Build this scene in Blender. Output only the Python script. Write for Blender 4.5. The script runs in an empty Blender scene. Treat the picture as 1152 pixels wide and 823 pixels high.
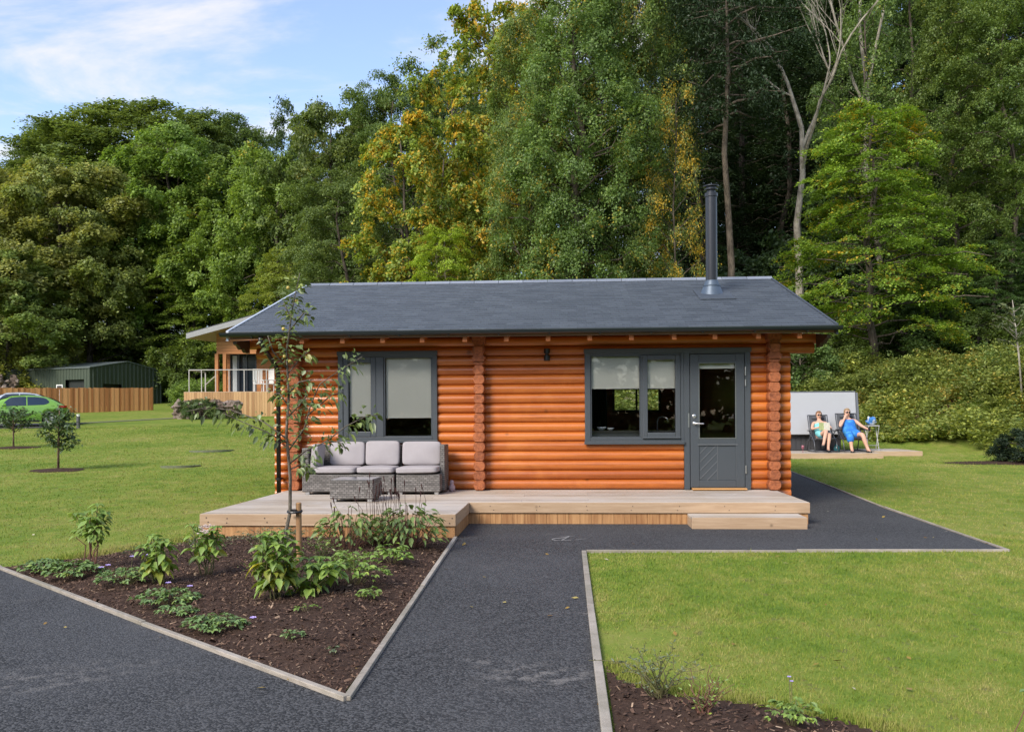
import bpy, math, random
import numpy as np
from mathutils import Vector, Matrix
PI = math.pi
SC = bpy.context.scene
COL = SC.collection
rnd = random.Random(7)

# ------------------------------------------------------------------ camera model
YAW, ROLL, CAMH, FPX = 0.0638, 0.0058, 1.40, 1000.0
def at(u, D):
    """ground position X,Y of a direction (photo column u) at distance D"""
    t = (u - 576.0) / FPX
    s, c = math.sin(YAW), math.cos(YAW)
    return D * (-s + t * c), D * (c + t * s)
def zof(u, v, D):
    y = v - 467.62 + ROLL * (u - 576.0)
    return CAMH - D * y / FPX

def sst(a, b, x):
    t = np.clip((x - a) / (b - a), 0, 1)
    return t * t * (3 - 2 * t)
def hgt(X, Y):
    """terrain height"""
    X = np.asarray(X, float); Y = np.asarray(Y, float)
    t = np.clip(Y - 13.5, 0, None)
    hl = 0.036 * t + 0.0002 * np.minimum(t, 90) ** 2
    hr = 0.013 * t + 0.058 * np.clip(Y - 25.6, 0, 6)
    w = sst(-6.0, -1.0, X)
    h = hl * (1 - w) + hr * w
    yb = np.where(X > 9, 30.5 - 1.6 * np.clip(X - 9.5, 0, 5), 30.5)
    yb = yb + np.where(X < -1, np.clip(-1 - X, 0, 14) * 2.7, 0)
    b = np.clip(Y - yb, 0, None)
    bank = 1.75 * sst(0, 8, b) + 0.11 * np.clip(b - 5, 0, 60)
    return h + bank
def gz(x, y): return float(hgt(x, y))

# ------------------------------------------------------------------ objects
def tag(o, label=None, cat=None, group=None, kind=None):
    if label: o['label'] = label
    if cat: o['category'] = cat
    if group: o['group'] = group
    if kind: o['kind'] = kind
    return o
def thing(name, label, cat, loc=(0, 0, 0), rz=0.0, group=None, world=False):
    o = bpy.data.objects.new(name, None); COL.objects.link(o)
    o.location = loc; o.rotation_euler = (0, 0, rz)
    o.empty_display_size = 0.2
    if world: o['_w'] = 1
    tag(o, label, cat, group)
    return o
def attach(o, parent):
    o.parent = parent
    if parent.get('_w'):
        o.matrix_parent_inverse = Matrix.Translation(-Vector(parent.location))
def kids(o): return list(o.children)
def copy_tree(o, parent=None):
    c = o.copy(); COL.objects.link(c)
    if parent is not None: c.parent = parent
    for ch in kids(o): copy_tree(ch, c)
    return c
def mesh_np(name, verts, faces_flat, loop_tot, mats, smooth=False, mat_idx=None):
    """fast mesh from numpy arrays"""
    me = bpy.data.meshes.new(name)
    verts = np.asarray(verts, np.float32).reshape(-1, 3)
    faces_flat = np.asarray(faces_flat, np.int32).ravel()
    loop_tot = np.asarray(loop_tot, np.int32).ravel()
    me.vertices.add(len(verts)); me.vertices.foreach_set('co', verts.ravel())
    me.loops.add(len(faces_flat)); me.loops.foreach_set('vertex_index', faces_flat)
    me.polygons.add(len(loop_tot))
    ls = np.concatenate([[0], np.cumsum(loop_tot)[:-1]]).astype(np.int32)
    me.polygons.foreach_set('loop_start', ls)
    me.polygons.foreach_set('loop_total', loop_tot)
    if smooth: me.polygons.foreach_set('use_smooth', np.ones(len(loop_tot), bool))
    if mat_idx is not None: me.polygons.foreach_set('material_index', np.asarray(mat_idx, np.int32))
    for m in (mats if isinstance(mats, (list, tuple)) else [mats]): me.materials.append(m)
    me.update(calc_edges=True)
    return me
def link(name, me, parent=None):
    o = bpy.data.objects.new(name, me); COL.objects.link(o)
    if parent is not None: attach(o, parent)
    return o

class MB:
    def __init__(s): s.V = []; s.F = []
    def quadbox(s, p):  # 8 pts: bottom 4 ccw, top 4 ccw
        b = len(s.V); s.V += [tuple(q) for q in p]
        s.F += [(b+3,b+2,b+1,b), (b+4,b+5,b+6,b+7)] + [(b+i, b+(i+1)%4, b+4+(i+1)%4, b+4+i) for i in range(4)]
        return s
    def box(s, x0, x1, y0, y1, z0, z1, M=None):
        p = [(x0,y0,z0),(x1,y0,z0),(x1,y1,z0),(x0,y1,z0),(x0,y0,z1),(x1,y0,z1),(x1,y1,z1),(x0,y1,z1)]
        if M is not None: p = [tuple(M @ Vector(q)) for q in p]
        return s.quadbox(p)
    def prism(s, poly, vec):
        """closed solid: polygon (3-D points) extruded by vec"""
        n = len(poly); b = len(s.V); v = Vector(vec)
        s.V += [tuple(q) for q in poly] + [tuple(Vector(q) + v) for q in poly]
        s.F += [tuple(b + i for i in reversed(range(n))), tuple(b + n + i for i in range(n))]
        s.F += [(b+i, b+(i+1)%n, b+n+(i+1)%n, b+n+i) for i in range(n)]
        return s
    def tube(s, pts, rad, n=8, cap=True):
        pts = [Vector(p) for p in pts]
        if not isinstance(rad, (list, tuple)): rad = [rad] * len(pts)
        b = len(s.V); up = Vector((0, 0, 1)); prev = None
        for i, p in enumerate(pts):
            d = (pts[min(i+1, len(pts)-1)] - pts[max(i-1, 0)])
            d = d.normalized() if d.length > 1e-9 else up
            if prev is None:
                a = d.cross(up) if abs(d.z) < 0.95 else d.cross(Vector((1, 0, 0)))
            else:
                a = prev - d * prev.dot(d)
            a.normalize(); prev = a; c = d.cross(a)
            for k in range(n):
                t = 2 * PI * k / n
                s.V.append(tuple(p + (a * math.cos(t) + c * math.sin(t)) * rad[i]))
        for i in range(len(pts) - 1):
            for k in range(n):
                s.F.append((b+i*n+k, b+i*n+(k+1)%n, b+(i+1)*n+(k+1)%n, b+(i+1)*n+k))
        if cap:
            s.F.append(tuple(b + k for k in reversed(range(n))))
            s.F.append(tuple(b + (len(pts)-1)*n + k for k in range(n)))
        return s
    def lathe(s, prof, c=(0, 0, 0), n=20, axis='z'):
        b = len(s.V)
        for r, h in prof:
            for k in range(n):
                t = 2 * PI * k / n
                q = (r*math.cos(t), r*math.sin(t), h)
                if axis == 'y': q = (q[0], q[2], q[1])
                if axis == 'x': q = (q[2], q[0], q[1])
                s.V.append((c[0]+q[0], c[1]+q[1], c[2]+q[2]))
        for i in range(len(prof) - 1):
            for k in range(n):
                s.F.append((b+i*n+k, b+i*n+(k+1)%n, b+(i+1)*n+(k+1)%n, b+(i+1)*n+k))
        s.F.append(tuple(b + k for k in reversed(range(n))))
        s.F.append(tuple(b + (len(prof)-1)*n + k for k in range(n)))
        return s
    def mesh(s, name, mat, smooth=False):
        me = bpy.data.meshes.new(name)
        me.from_pydata(s.V, [], s.F)
        for m in (mat if isinstance(mat, (list, tuple)) else [mat]): me.materials.append(m)
        if smooth: me.polygons.foreach_set('use_smooth', [True] * len(me.polygons))
        me.update()
        return me
    def build(s, name, mat, parent=None, smooth=False, bevel=0.0, autosm=None):
        me = s.mesh(name, mat, smooth)
        import bmesh
        bm = bmesh.new(); bm.from_mesh(me); bmesh.ops.recalc_face_normals(bm, faces=bm.faces); bm.to_mesh(me); bm.free()
        if autosm is not None and smooth:
            try: me.set_sharp_from_angle(angle=autosm)
            except Exception: pass
        o = link(name, me, parent)
        if bevel:
            m = o.modifiers.new('bevel', 'BEVEL'); m.width = bevel; m.segments = 2; m.limit_method = 'ANGLE'; m.angle_limit = 0.7
        return o
def rbox(mb, x0, x1, y0, y1, z0, z1): return mb.box(x0, x1, y0, y1, z0, z1)

# ------------------------------------------------------------------ materials
def newmat(name):
    m = bpy.data.materials.new(name); m.use_nodes = True
    nt = m.node_tree; nt.nodes.clear()
    return m, nt, nt.nodes, nt.links
def ramp(nt, stops, interp='LINEAR'):
    n = nt.nodes.new('ShaderNodeValToRGB'); cr = n.color_ramp; cr.interpolation = interp
    while len(cr.elements) < len(stops): cr.elements.new(0.5)
    for e, (p, c) in zip(cr.elements, stops):
        e.position = p; e.color = (c[0], c[1], c[2], 1) if not isinstance(c, (int, float)) else (c, c, c, 1)
    return n
def coords(nt, scale=(1, 1, 1), rot=(0, 0, 0), out='Object'):
    tc = nt.nodes.new('ShaderNodeTexCoord'); mp = nt.nodes.new('ShaderNodeMapping')
    mp.inputs['Scale'].default_value = scale; mp.inputs['Rotation'].default_value = rot
    nt.links.new(tc.outputs[out], mp.inputs['Vector']); return mp.outputs['Vector']
def noise(nt, vec, scale, detail=4, rough=0.55, dist=0.0):
    n = nt.nodes.new('ShaderNodeTexNoise')
    n.inputs['Scale'].default_value = scale; n.inputs['Detail'].default_value = detail
    n.inputs['Roughness'].default_value = rough; n.inputs['Distortion'].default_value = dist
    if vec is not None: nt.links.new(vec, n.inputs['Vector'])
    return n.outputs['Fac']
def mth(nt, op, a, b=None, c=None, clamp=False):
    n = nt.nodes.new('ShaderNodeMath'); n.operation = op; n.use_clamp = clamp
    for i, v in enumerate((a, b, c)):
        if v is None: continue
        if isinstance(v, (int, float)): n.inputs[i].default_value = v
        else: nt.links.new(v, n.inputs[i])
    return n.outputs[0]
def mix(nt, fac, a, b, mode='MIX'):
    n = nt.nodes.new('ShaderNodeMix'); n.data_type = 'RGBA'; n.blend_type = mode
    for sock, v in ((0, fac), (6, a), (7, b)):
        if isinstance(v, (int, float)): n.inputs[sock].default_value = v
        elif isinstance(v, (tuple, list)): n.inputs[sock].default_value = (v[0], v[1], v[2], 1)
        else: nt.links.new(v, n.inputs[sock])
    return n.outputs[2]
def bump(nt, h, strength=0.3, dist=0.01):
    n = nt.nodes.new('ShaderNodeBump'); n.inputs['Strength'].default_value = strength; n.inputs['Distance'].default_value = dist
    nt.links.new(h, n.inputs['Height']); return n.outputs['Normal']
def principled(nt, col, rough=0.5, spec=0.5, metal=0.0, normal=None, coat=0.0):
    p = nt.nodes.new('ShaderNodeBsdfPrincipled'); o = nt.nodes.new('ShaderNodeOutputMaterial')
    if isinstance(col, (tuple, list)): p.inputs['Base Color'].default_value = (*col[:3], 1)
    else: nt.links.new(col, p.inputs['Base Color'])
    if isinstance(rough, (int, float)): p.inputs['Roughness'].default_value = rough
    else: nt.links.new(rough, p.inputs['Roughness'])
    p.inputs['Specular IOR Level'].default_value = spec
    p.inputs['Metallic'].default_value = metal
    p.inputs['Coat Weight'].default_value = coat
    if normal is not None: nt.links.new(normal, p.inputs['Normal'])
    nt.links.new(p.outputs[0], o.inputs[0]); return p
def island(nt): return nt.nodes.new('ShaderNodeNewGeometry').outputs['Random Per Island']
def simple(name, col, rough=0.5, spec=0.5, metal=0.0, var=0.15, scale=6.0, bmp=0.0, coat=0.0, bscale=None):
    m, nt, nd, lk = newmat(name)
    v = coords(nt); f = noise(nt, v, scale, 5)
    c = mix(nt, f, tuple(x * (1 - var) for x in col), tuple(min(1, x * (1 + var)) for x in col))
    nrm = bump(nt, noise(nt, v, bscale or scale * 8, 4), bmp, 0.01) if bmp else None
    principled(nt, c, rough, spec, metal, nrm, coat); return m
def wood(name, c1, c2, rough=0.6, stretch=(1, 12, 12), gscale=3.0, isl=0.25, bmp=0.15, knots=0.0, spec=0.4, weather=None, coat=0.0, streak=0.0):
    """timber with grain along the axis whose stretch is 1, colour differing board to board"""
    m, nt, nd, lk = newmat(name)
    r = island(nt)
    v = coords(nt, stretch)
    off = nt.nodes.new('ShaderNodeVectorMath'); off.operation = 'ADD'
    cmb = nt.nodes.new('ShaderNodeCombineXYZ')
    lk.new(mth(nt, 'MULTIPLY', r, 37.0), cmb.inputs[0]); lk.new(mth(nt, 'MULTIPLY', r, 91.0), cmb.inputs[1]); lk.new(mth(nt, 'MULTIPLY', r, 53.0), cmb.inputs[2])
    lk.new(v, off.inputs[0]); lk.new(cmb.outputs[0], off.inputs[1])
    g = noise(nt, off.outputs[0], gscale, 6, 0.62, 0.6)
    f = mth(nt, 'ADD', mth(nt, 'MULTIPLY', g, 1.0 - isl), mth(nt, 'MULTIPLY', r, isl))
    c = mix(nt, ramp_f(nt, f, 0.25, 0.75), c1, c2)
    if weather is not None:
        w = noise(nt, coords(nt), 0.9, 4, 0.6)
        c = mix(nt, mth(nt, 'MULTIPLY', ramp_f(nt, w, 0.35, 0.7), 0.6), c, weather)
    if streak:
        sv = nt.nodes.new('ShaderNodeVectorMath'); sv.operation = 'ADD'; lk.new(coords(nt, tuple(0.5 if s < 1.01 else 34 for s in stretch)), sv.inputs[0]); lk.new(cmb.outputs[0], sv.inputs[1])
        sn = noise(nt, sv.outputs[0], 2.0, 5, 0.7)
        c = mix(nt, mth(nt, 'MULTIPLY', ramp_f(nt, sn, 0.50, 0.68), streak), c, tuple(x * 0.45 for x in c1))
        pn = noise(nt, coords(nt), 1.3, 4, 0.6)
        c = mix(nt, mth(nt, 'MULTIPLY', ramp_f(nt, pn, 0.48, 0.70), streak * 0.7), c, tuple(min(1, x * y) for x, y in zip(c2, (1.1, 1.3, 1.6))))
    if knots:
        vo = nt.nodes.new('ShaderNodeTexVoronoi'); vo.inputs['Scale'].default_value = knots
        lk.new(coords(nt, tuple(0.55 if s == 1 else 1.0 for s in stretch)), vo.inputs['Vector'])
        k = ramp_f(nt, vo.outputs['Distance'], 0.10, 0.02)
        c = mix(nt, mth(nt, 'MULTIPLY', k, 0.75), c, tuple(x * 0.35 for x in c1))
    principled(nt, c, rough, spec, 0, bump(nt, g, bmp, 0.01), coat); return m
def ramp_f(nt, f, a, b):
    n = nt.nodes.new('ShaderNodeMapRange'); n.interpolation_type = 'SMOOTHSTEP'
    if a > b:
        n.inputs['From Min'].default_value = b; n.inputs['From Max'].default_value = a
        n.inputs['To Min'].default_value = 1; n.inputs['To Max'].default_value = 0
    else:
        n.inputs['From Min'].default_value = a; n.inputs['From Max'].default_value = b
    nt.links.new(f, n.inputs['Value']); return n.outputs['Result']
def foliage(name, tint=True, col=(0.07, 0.12, 0.03), autumn=(0.66, 0.52, 0.05), nscale=0.5, trans=0.42, var=0.45, amount=None, asc=0.6, gloss=0.025):
    """leaf material: hue differs leaf to leaf and branch to branch; tint = read the object's own colour (alpha = share of autumn leaves)"""
    m, nt, nd, lk = newmat(name)
    r = island(nt); v = coords(nt)
    f = mth(nt, 'ADD', mth(nt, 'MULTIPLY', noise(nt, v, nscale, 3), 0.55), mth(nt, 'MULTIPLY', r, 0.45))
    if tint:
        oi = nt.nodes.new('ShaderNodeObjectInfo'); base = oi.outputs['Color']; am = oi.outputs['Alpha']
    else:
        base = nt.nodes.new('ShaderNodeRGB'); base.outputs[0].default_value = (*col, 1); base = base.outputs[0]
        am = amount if amount is not None else 0.0
    k = nt.nodes.new('ShaderNodeMapRange'); k.inputs['From Min'].default_value = 0.25; k.inputs['From Max'].default_value = 0.75
    k.inputs['To Min'].default_value = 1 - var; k.inputs['To Max'].default_value = 1 + var; lk.new(f, k.inputs['Value'])
    sc = nt.nodes.new('ShaderNodeVectorMath'); sc.operation = 'SCALE'
    lk.new(base, sc.inputs[0]); lk.new(k.outputs[0], sc.inputs['Scale'])
    c = sc.outputs[0]
    # yellower leaves here and there
    c = mix(nt, mth(nt, 'MULTIPLY', ramp_f(nt, f, 0.55, 0.85), 0.5), c, mix(nt, 1.0, c, (1.55, 1.15, 0.6), 'MULTIPLY'))
    an = mth(nt, 'ADD', mth(nt, 'MULTIPLY', noise(nt, v, asc, 3, 0.5), 0.70), mth(nt, 'MULTIPLY', r, 0.30))
    thr = mth(nt, 'SUBTRACT', 0.74, mth(nt, 'MULTIPLY', am, 0.40))
    af = mth(nt, 'MULTIPLY', mth(nt, 'SUBTRACT', an, thr), 9.0, clamp=True)
    af = mth(nt, 'MULTIPLY', af, mth(nt, 'GREATER_THAN', am, 0.02) if not isinstance(am, float) else (1.0 if am > 0.02 else 0.0))
    au = mix(nt, r, autumn, tuple(x * y for x, y in zip(autumn, (1.0, 0.78, 0.9))))
    c = mix(nt, af, c, au)
    d = nt.nodes.new('ShaderNodeBsdfDiffuse'); t = nt.nodes.new('ShaderNodeBsdfTranslucent'); g = nt.nodes.new('ShaderNodeBsdfGlossy')
    g.inputs['Roughness'].default_value = 0.5
    lk.new(c, d.inputs[0]); lk.new(mix(nt, 1.0, c, (1.3, 1.25, 0.7), 'MULTIPLY'), t.inputs[0])
    ms = nt.nodes.new('ShaderNodeMixShader'); ms.inputs[0].default_value = trans; lk.new(d.outputs[0], ms.inputs[1]); lk.new(t.outputs[0], ms.inputs[2])
    m2 = nt.nodes.new('ShaderNodeMixShader'); m2.inputs[0].default_value = gloss; lk.new(ms.outputs[0], m2.inputs[1]); lk.new(g.outputs[0], m2.inputs[2])
    o = nt.nodes.new('ShaderNodeOutputMaterial'); lk.new(m2.outputs[0], o.inputs[0]); return m
def glass(name, tint=(0.97, 0.985, 0.975), refl=1.0):
    m, nt, nd, lk = newmat(name)
    t = nt.nodes.new('ShaderNodeBsdfTransparent'); t.inputs[0].default_value = (*tint, 1)
    g = nt.nodes.new('ShaderNodeBsdfGlossy'); g.inputs['Roughness'].default_value = 0.01; g.inputs[0].default_value = (refl, refl, refl, 1)
    fr = nt.nodes.new('ShaderNodeFresnel'); fr.inputs['IOR'].default_value = 1.5
    ms = nt.nodes.new('ShaderNodeMixShader'); lk.new(fr.outputs[0], ms.inputs[0]); lk.new(t.outputs[0], ms.inputs[1]); lk.new(g.outputs[0], ms.inputs[2])
    o = nt.nodes.new('ShaderNodeOutputMaterial'); lk.new(ms.outputs[0], o.inputs[0]); return m
def unit(v): return v / np.maximum(np.linalg.norm(v, axis=-1, keepdims=True), 1e-9)
# ================================================================== world, sun, camera
SUN_EL, SUN_AZ = math.radians(36), math.radians(214)     # azimuth clockwise from +Y
w = bpy.data.worlds.new("World"); SC.world = w; w.use_nodes = True
nt = w.node_tree; nt.nodes.clear(); lk = nt.links
sky = nt.nodes.new('ShaderNodeTexSky'); sky.sky_type = 'NISHITA'; sky.sun_disc = False
sky.sun_elevation = SUN_EL; sky.sun_rotation = SUN_AZ; sky.air_density = 1.0; sky.dust_density = 0.6; sky.ozone_density = 1.4
tc = nt.nodes.new('ShaderNodeTexCoord'); sep = nt.nodes.new('ShaderNodeSeparateXYZ'); lk.new(tc.outputs['Generated'], sep.inputs[0])
zc = mth(nt, 'MAXIMUM', sep.outputs[2], 0.03)
cmb = nt.nodes.new('ShaderNodeCombineXYZ')
lk.new(mth(nt, 'DIVIDE', sep.outputs[0], zc), cmb.inputs[0]); lk.new(mth(nt, 'DIVIDE', sep.outputs[1], zc), cmb.inputs[1])
mp = nt.nodes.new('ShaderNodeMapping'); mp.inputs['Scale'].default_value = (0.9, 1.3, 1); mp.inputs['Rotation'].default_value = (0, 0, 0.3); mp.inputs['Location'].default_value = (2.1, 0.35, 0)
lk.new(cmb.outputs[0], mp.inputs[0])
cl = noise(nt, mp.outputs[0], 1.0, 7, 0.6, 0.35)
cf = mth(nt, 'ADD', 0.06, mth(nt, 'MULTIPLY', ramp_f(nt, cl, 0.44, 0.66), 0.86))
skc = mix(nt, 1.0, sky.outputs[0], (0.74, 0.71, 0.75), 'MULTIPLY')
wcol = mix(nt, cf, skc, (2.48, 2.42, 2.40))
bg = nt.nodes.new('ShaderNodeBackground'); bg.inputs[1].default_value = 0.15; lk.new(wcol, bg.inputs[0])
wo = nt.nodes.new('ShaderNodeOutputWorld'); lk.new(bg.outputs[0], wo.inputs[0])

sl = bpy.data.lights.new('sun', 'SUN'); sl.energy = 1.6; sl.angle = math.radians(24); sl.color = (1.0, 0.93, 0.82)
so = bpy.data.objects.new('sun', sl); COL.objects.link(so)
sdir = Vector((math.sin(SUN_AZ) * math.cos(SUN_EL), math.cos(SUN_AZ) * math.cos(SUN_EL), math.sin(SUN_EL)))
so.rotation_euler = (-sdir).to_track_quat('-Z', 'Y').to_euler(); so.location = sdir * 60

cd = bpy.data.cameras.new('camera'); cam = bpy.data.objects.new('camera', cd); COL.objects.link(cam)
cd.sensor_width = 36; cd.lens = 36 * FPX / 1152; cd.shift_y = 56.12 / 1152; cd.clip_end = 3000; cd.clip_start = 0.05
cam.location = (0, 0, CAMH)
cam.rotation_euler = (Matrix.Rotation(YAW, 3, 'Z') @ Matrix.Rotation(PI / 2, 3, 'X') @ Matrix.Rotation(-ROLL, 3, 'Z')).to_euler()
SC.camera = cam
vs = SC.view_settings; vs.view_transform = 'Standard'; vs.look = 'None'; vs.exposure = 1.45; vs.gamma = 1; vs.use_curve_mapping = False
SC.cycles.max_bounces = 8; SC.cycles.diffuse_bounces = 5; SC.cycles.glossy_bounces = 3; SC.cycles.transparent_max_bounces = 8; SC.cycles.transmission_bounces = 4
SC.cycles.use_denoising = True
SC.cycles.caustics_reflective = False; SC.cycles.caustics_refractive = False

# ================================================================== shared materials
M = {}
M['log'] = wood('stained_log', (0.35, 0.082, 0.012), (0.57, 0.166, 0.027), 0.36, (0.7, 9, 9), 2.2, 0.42, 0.22, 1.9, 0.55, coat=0.25, streak=0.6)
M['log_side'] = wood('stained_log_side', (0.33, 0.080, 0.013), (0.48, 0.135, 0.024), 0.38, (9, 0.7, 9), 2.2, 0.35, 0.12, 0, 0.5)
def _endgrain():
    m, nt, nd, lk = newmat('log_end_grain')
    v = coords(nt); r = island(nt)
    n1 = noise(nt, v, 26, 6, 0.7, 0.4)
    f = mth(nt, 'ADD', mth(nt, 'MULTIPLY', n1, 0.88), mth(nt, 'MULTIPLY', r, 0.12))
    c = mix(nt, ramp_f(nt, f, 0.3, 0.66), (0.18, 0.052, 0.022), (0.44, 0.140, 0.052))
    principled(nt, c, 0.6, 0.35, 0, bump(nt, n1, 0.8, 0.02)); return m
M['log_end'] = _endgrain()
M['rafter'] = wood('rafter_wood', (0.30, 0.085, 0.02), (0.42, 0.14, 0.035), 0.5, (12, 1, 12), 3, 0.3)
M['deck'] = wood('decking', (0.34, 0.275, 0.21), (0.52, 0.445, 0.355), 0.62, (0.8, 14, 14), 2.5, 0.35, 0.2, 0, 0.35, (0.55, 0.52, 0.49))
M['pine'] = wood('pale_pine', (0.38, 0.255, 0.155), (0.53, 0.385, 0.255), 0.6, (0.9, 12, 12), 2.2, 0.25, 0.15, 3.0)
M['pine_side'] = wood('pale_pine_side', (0.38, 0.255, 0.155), (0.53, 0.385, 0.255), 0.6, (12, 0.9, 12), 2.2, 0.25, 0.15, 3.0)
M['skirt'] = wood('skirting_timber', (0.26, 0.115, 0.042), (0.52, 0.29, 0.125), 0.65, (14, 14, 0.9), 1.6, 0.15, 0.2)
M['edging'] = wood('edging_board', (0.25, 0.215, 0.175), (0.47, 0.415, 0.355), 0.8, (1, 1, 3), 6, 0.25, 0.4, 0, 0.3, (0.20, 0.19, 0.14))
M['anthracite'] = simple('anthracite_frame', (0.060, 0.070, 0.080), 0.42, 0.5, 0, 0.08, 4)
M['gutter'] = simple('gutter_black', (0.013, 0.019, 0.021), 0.32, 0.5, 0, 0.1, 3)
M['flue'] = simple('flue_black', (0.035, 0.037, 0.042), 0.30, 0.5, 0.3, 0.12, 5)
M['lead'] = simple('flashing_metal', (0.085, 0.115, 0.155), 0.42, 0.5, 0.3, 0.2, 6)
M['verge'] = simple('sunlit_verge', (0.62, 0.66, 0.70), 0.35, 0.5, 0.4, 0.05, 3)  # left trim, sun on the metal put into its colour
M['dverge'] = simple('unlit_verge', (0.05, 0.06, 0.075), 0.5)  # right trim, coloured as metal out of the sun
M['ridge'] = wood('ridge_cap', (0.15, 0.17, 0.205), (0.24, 0.265, 0.31), 0.55, (2, 6, 6), 3, 0.6, 0.1)
M['blind'] = simple('blind_fabric', (0.95, 0.91, 0.78), 0.85, 0.2, 0, 0.03, 3)
M['glass'] = glass('window_glass')
M['steel'] = simple('brushed_steel', (0.62, 0.62, 0.62), 0.3, 0.5, 0.9, 0.05)
M['fascia'] = simple('fascia_board', (0.22, 0.12, 0.08), 0.6, 0.4, 0, 0.12, 3)
M['dark'] = simple('dark_interior', (0.03, 0.03, 0.032), 0.7)
M['black'] = simple('black_plastic', (0.012, 0.012, 0.013), 0.4)
def _slate():
    m, nt, nd, lk = newmat('slate_tile')
    b = nt.nodes.new('ShaderNodeTexBrick'); b.inputs['Scale'].default_value = 1.0
    b.inputs['Brick Width'].default_value = 0.26; b.inputs['Row Height'].default_value = 0.158; b.inputs['Mortar Size'].default_value = 0.004
    b.inputs['Color1'].default_value = (0.046, 0.056, 0.070, 1); b.inputs['Color2'].default_value = (0.078, 0.092, 0.110, 1); b.inputs['Mortar'].default_value = (0.03, 0.037, 0.047, 1)
    lk.new(coords(nt, (1, 1.0, 1)), b.inputs['Vector'])
    v = coords(nt); n1 = noise(nt, v, 1.1, 5, 0.6); n2 = noise(nt, coords(nt, (3, 14, 14)), 6, 4)
    c = mix(nt, 0.18, b.outputs['Color'], mix(nt, n1, (0.04, 0.055, 0.075), (0.10, 0.12, 0.145)))
    c = mix(nt, ramp_f(nt, n2, 0.60, 0.75), c, (0.14, 0.165, 0.19))
    principled(nt, c, 0.52, 0.45, 0, bump(nt, n2, 0.25, 0.01)); return m
M['slate'] = _slate()
def _asphalt():
    m, nt, nd, lk = newmat('tarmac'); v = coords(nt)
    vo = nt.nodes.new('ShaderNodeTexVoronoi'); vo.inputs['Scale'].default_value = 92; lk.new(v, vo.inputs['Vector'])
    sp = nt.nodes.new('ShaderNodeSeparateColor'); lk.new(vo.outputs['Color'], sp.inputs[0])
    big = noise(nt, v, 0.45, 5, 0.6); med = noise(nt, v, 3.0, 4)
    c = mix(nt, ramp_f(nt, sp.outputs[0], 0.15, 1.0), (0.023, 0.0235, 0.0245), (0.095, 0.095, 0.097))
    c = mix(nt, mth(nt, 'MULTIPLY', ramp_f(nt, big, 0.38, 0.66), 0.38), c, (0.090, 0.091, 0.095))
    c = mix(nt, mth(nt, 'MULTIPLY', ramp_f(nt, med, 0.58, 0.8), 0.35), c, (0.11, 0.105, 0.10))
    # dusty scuffs with a shape of their own
    for (px, py, sx, sy, ang, amt) in ((-0.15, 4.75, 2.1, 3.2, 0.3, 0.75), (-0.35, 4.95, 2.4, 4.5, -0.3, 0.5), (0.03, 6.3, 3.0, 6.0, 0.2, 0.4), (-2.8, 4.6, 1.2, 2.5, 0.6, 0.45)):
        mp = nt.nodes.new('ShaderNodeMapping'); mp.vector_type = 'TEXTURE'
        mp.inputs['Location'].default_value = (px, py, 0); mp.inputs['Rotation'].default_value = (0, 0, ang); mp.inputs['Scale'].default_value = (1 / sx * 1.0, 1 / sy, 1)
        lk.new(v, mp.inputs[0])
        ln = nt.nodes.new('ShaderNodeVectorMath'); ln.operation = 'LENGTH'; lk.new(mp.outputs[0], ln.inputs[0])
        f = mth(nt, 'MULTIPLY', ramp_f(nt, ln.outputs['Value'], 1.0, 0.2), ramp_f(nt, noise(nt, v, 9, 6, 0.7), 0.46, 0.66))
        c = mix(nt, mth(nt, 'MULTIPLY', f, amt), c, (0.22, 0.205, 0.19))
    h = mth(nt, 'SUBTRACT', 1.0, vo.outputs['Distance'])
    principled(nt, c, 0.78, 0.25, 0, bump(nt, h, 0.5, 0.010)); return m
M['tarmac'] = _asphalt()
def _lawn():
    m, nt, nd, lk = newmat('lawn'); v = coords(nt)
    big = noise(nt, v, 0.28, 4, 0.6); med = noise(nt, coords(nt, (1.5, 0.9, 1)), 2.3, 6, 0.7); fine = noise(nt, v, 45, 4, 0.7); mot = noise(nt, v, 7, 5, 0.6)
    f = mth(nt, 'ADD', mth(nt, 'MULTIPLY', big, 0.35), mth(nt, 'ADD', mth(nt, 'MULTIPLY', med, 0.4), mth(nt, 'MULTIPLY', fine, 0.25)))
    r = ramp(nt, [(0.38, (0.090, 0.158, 0.022)), (0.47, (0.150, 0.218, 0.032)), (0.55, (0.215, 0.248, 0.048)), (0.64, (0.27, 0.25, 0.085))])
    lk.new(f, r.inputs[0])
    c = mix(nt, mth(nt, 'MULTIPLY', ramp_f(nt, mot, 0.56, 0.70), 0.6), r.outputs[0], (0.135, 0.105, 0.062))
    principled(nt, c, 0.9, 0.1, 0, bump(nt, fine, 0.6, 0.02)); return m
M['lawn'] = _lawn()
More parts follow.
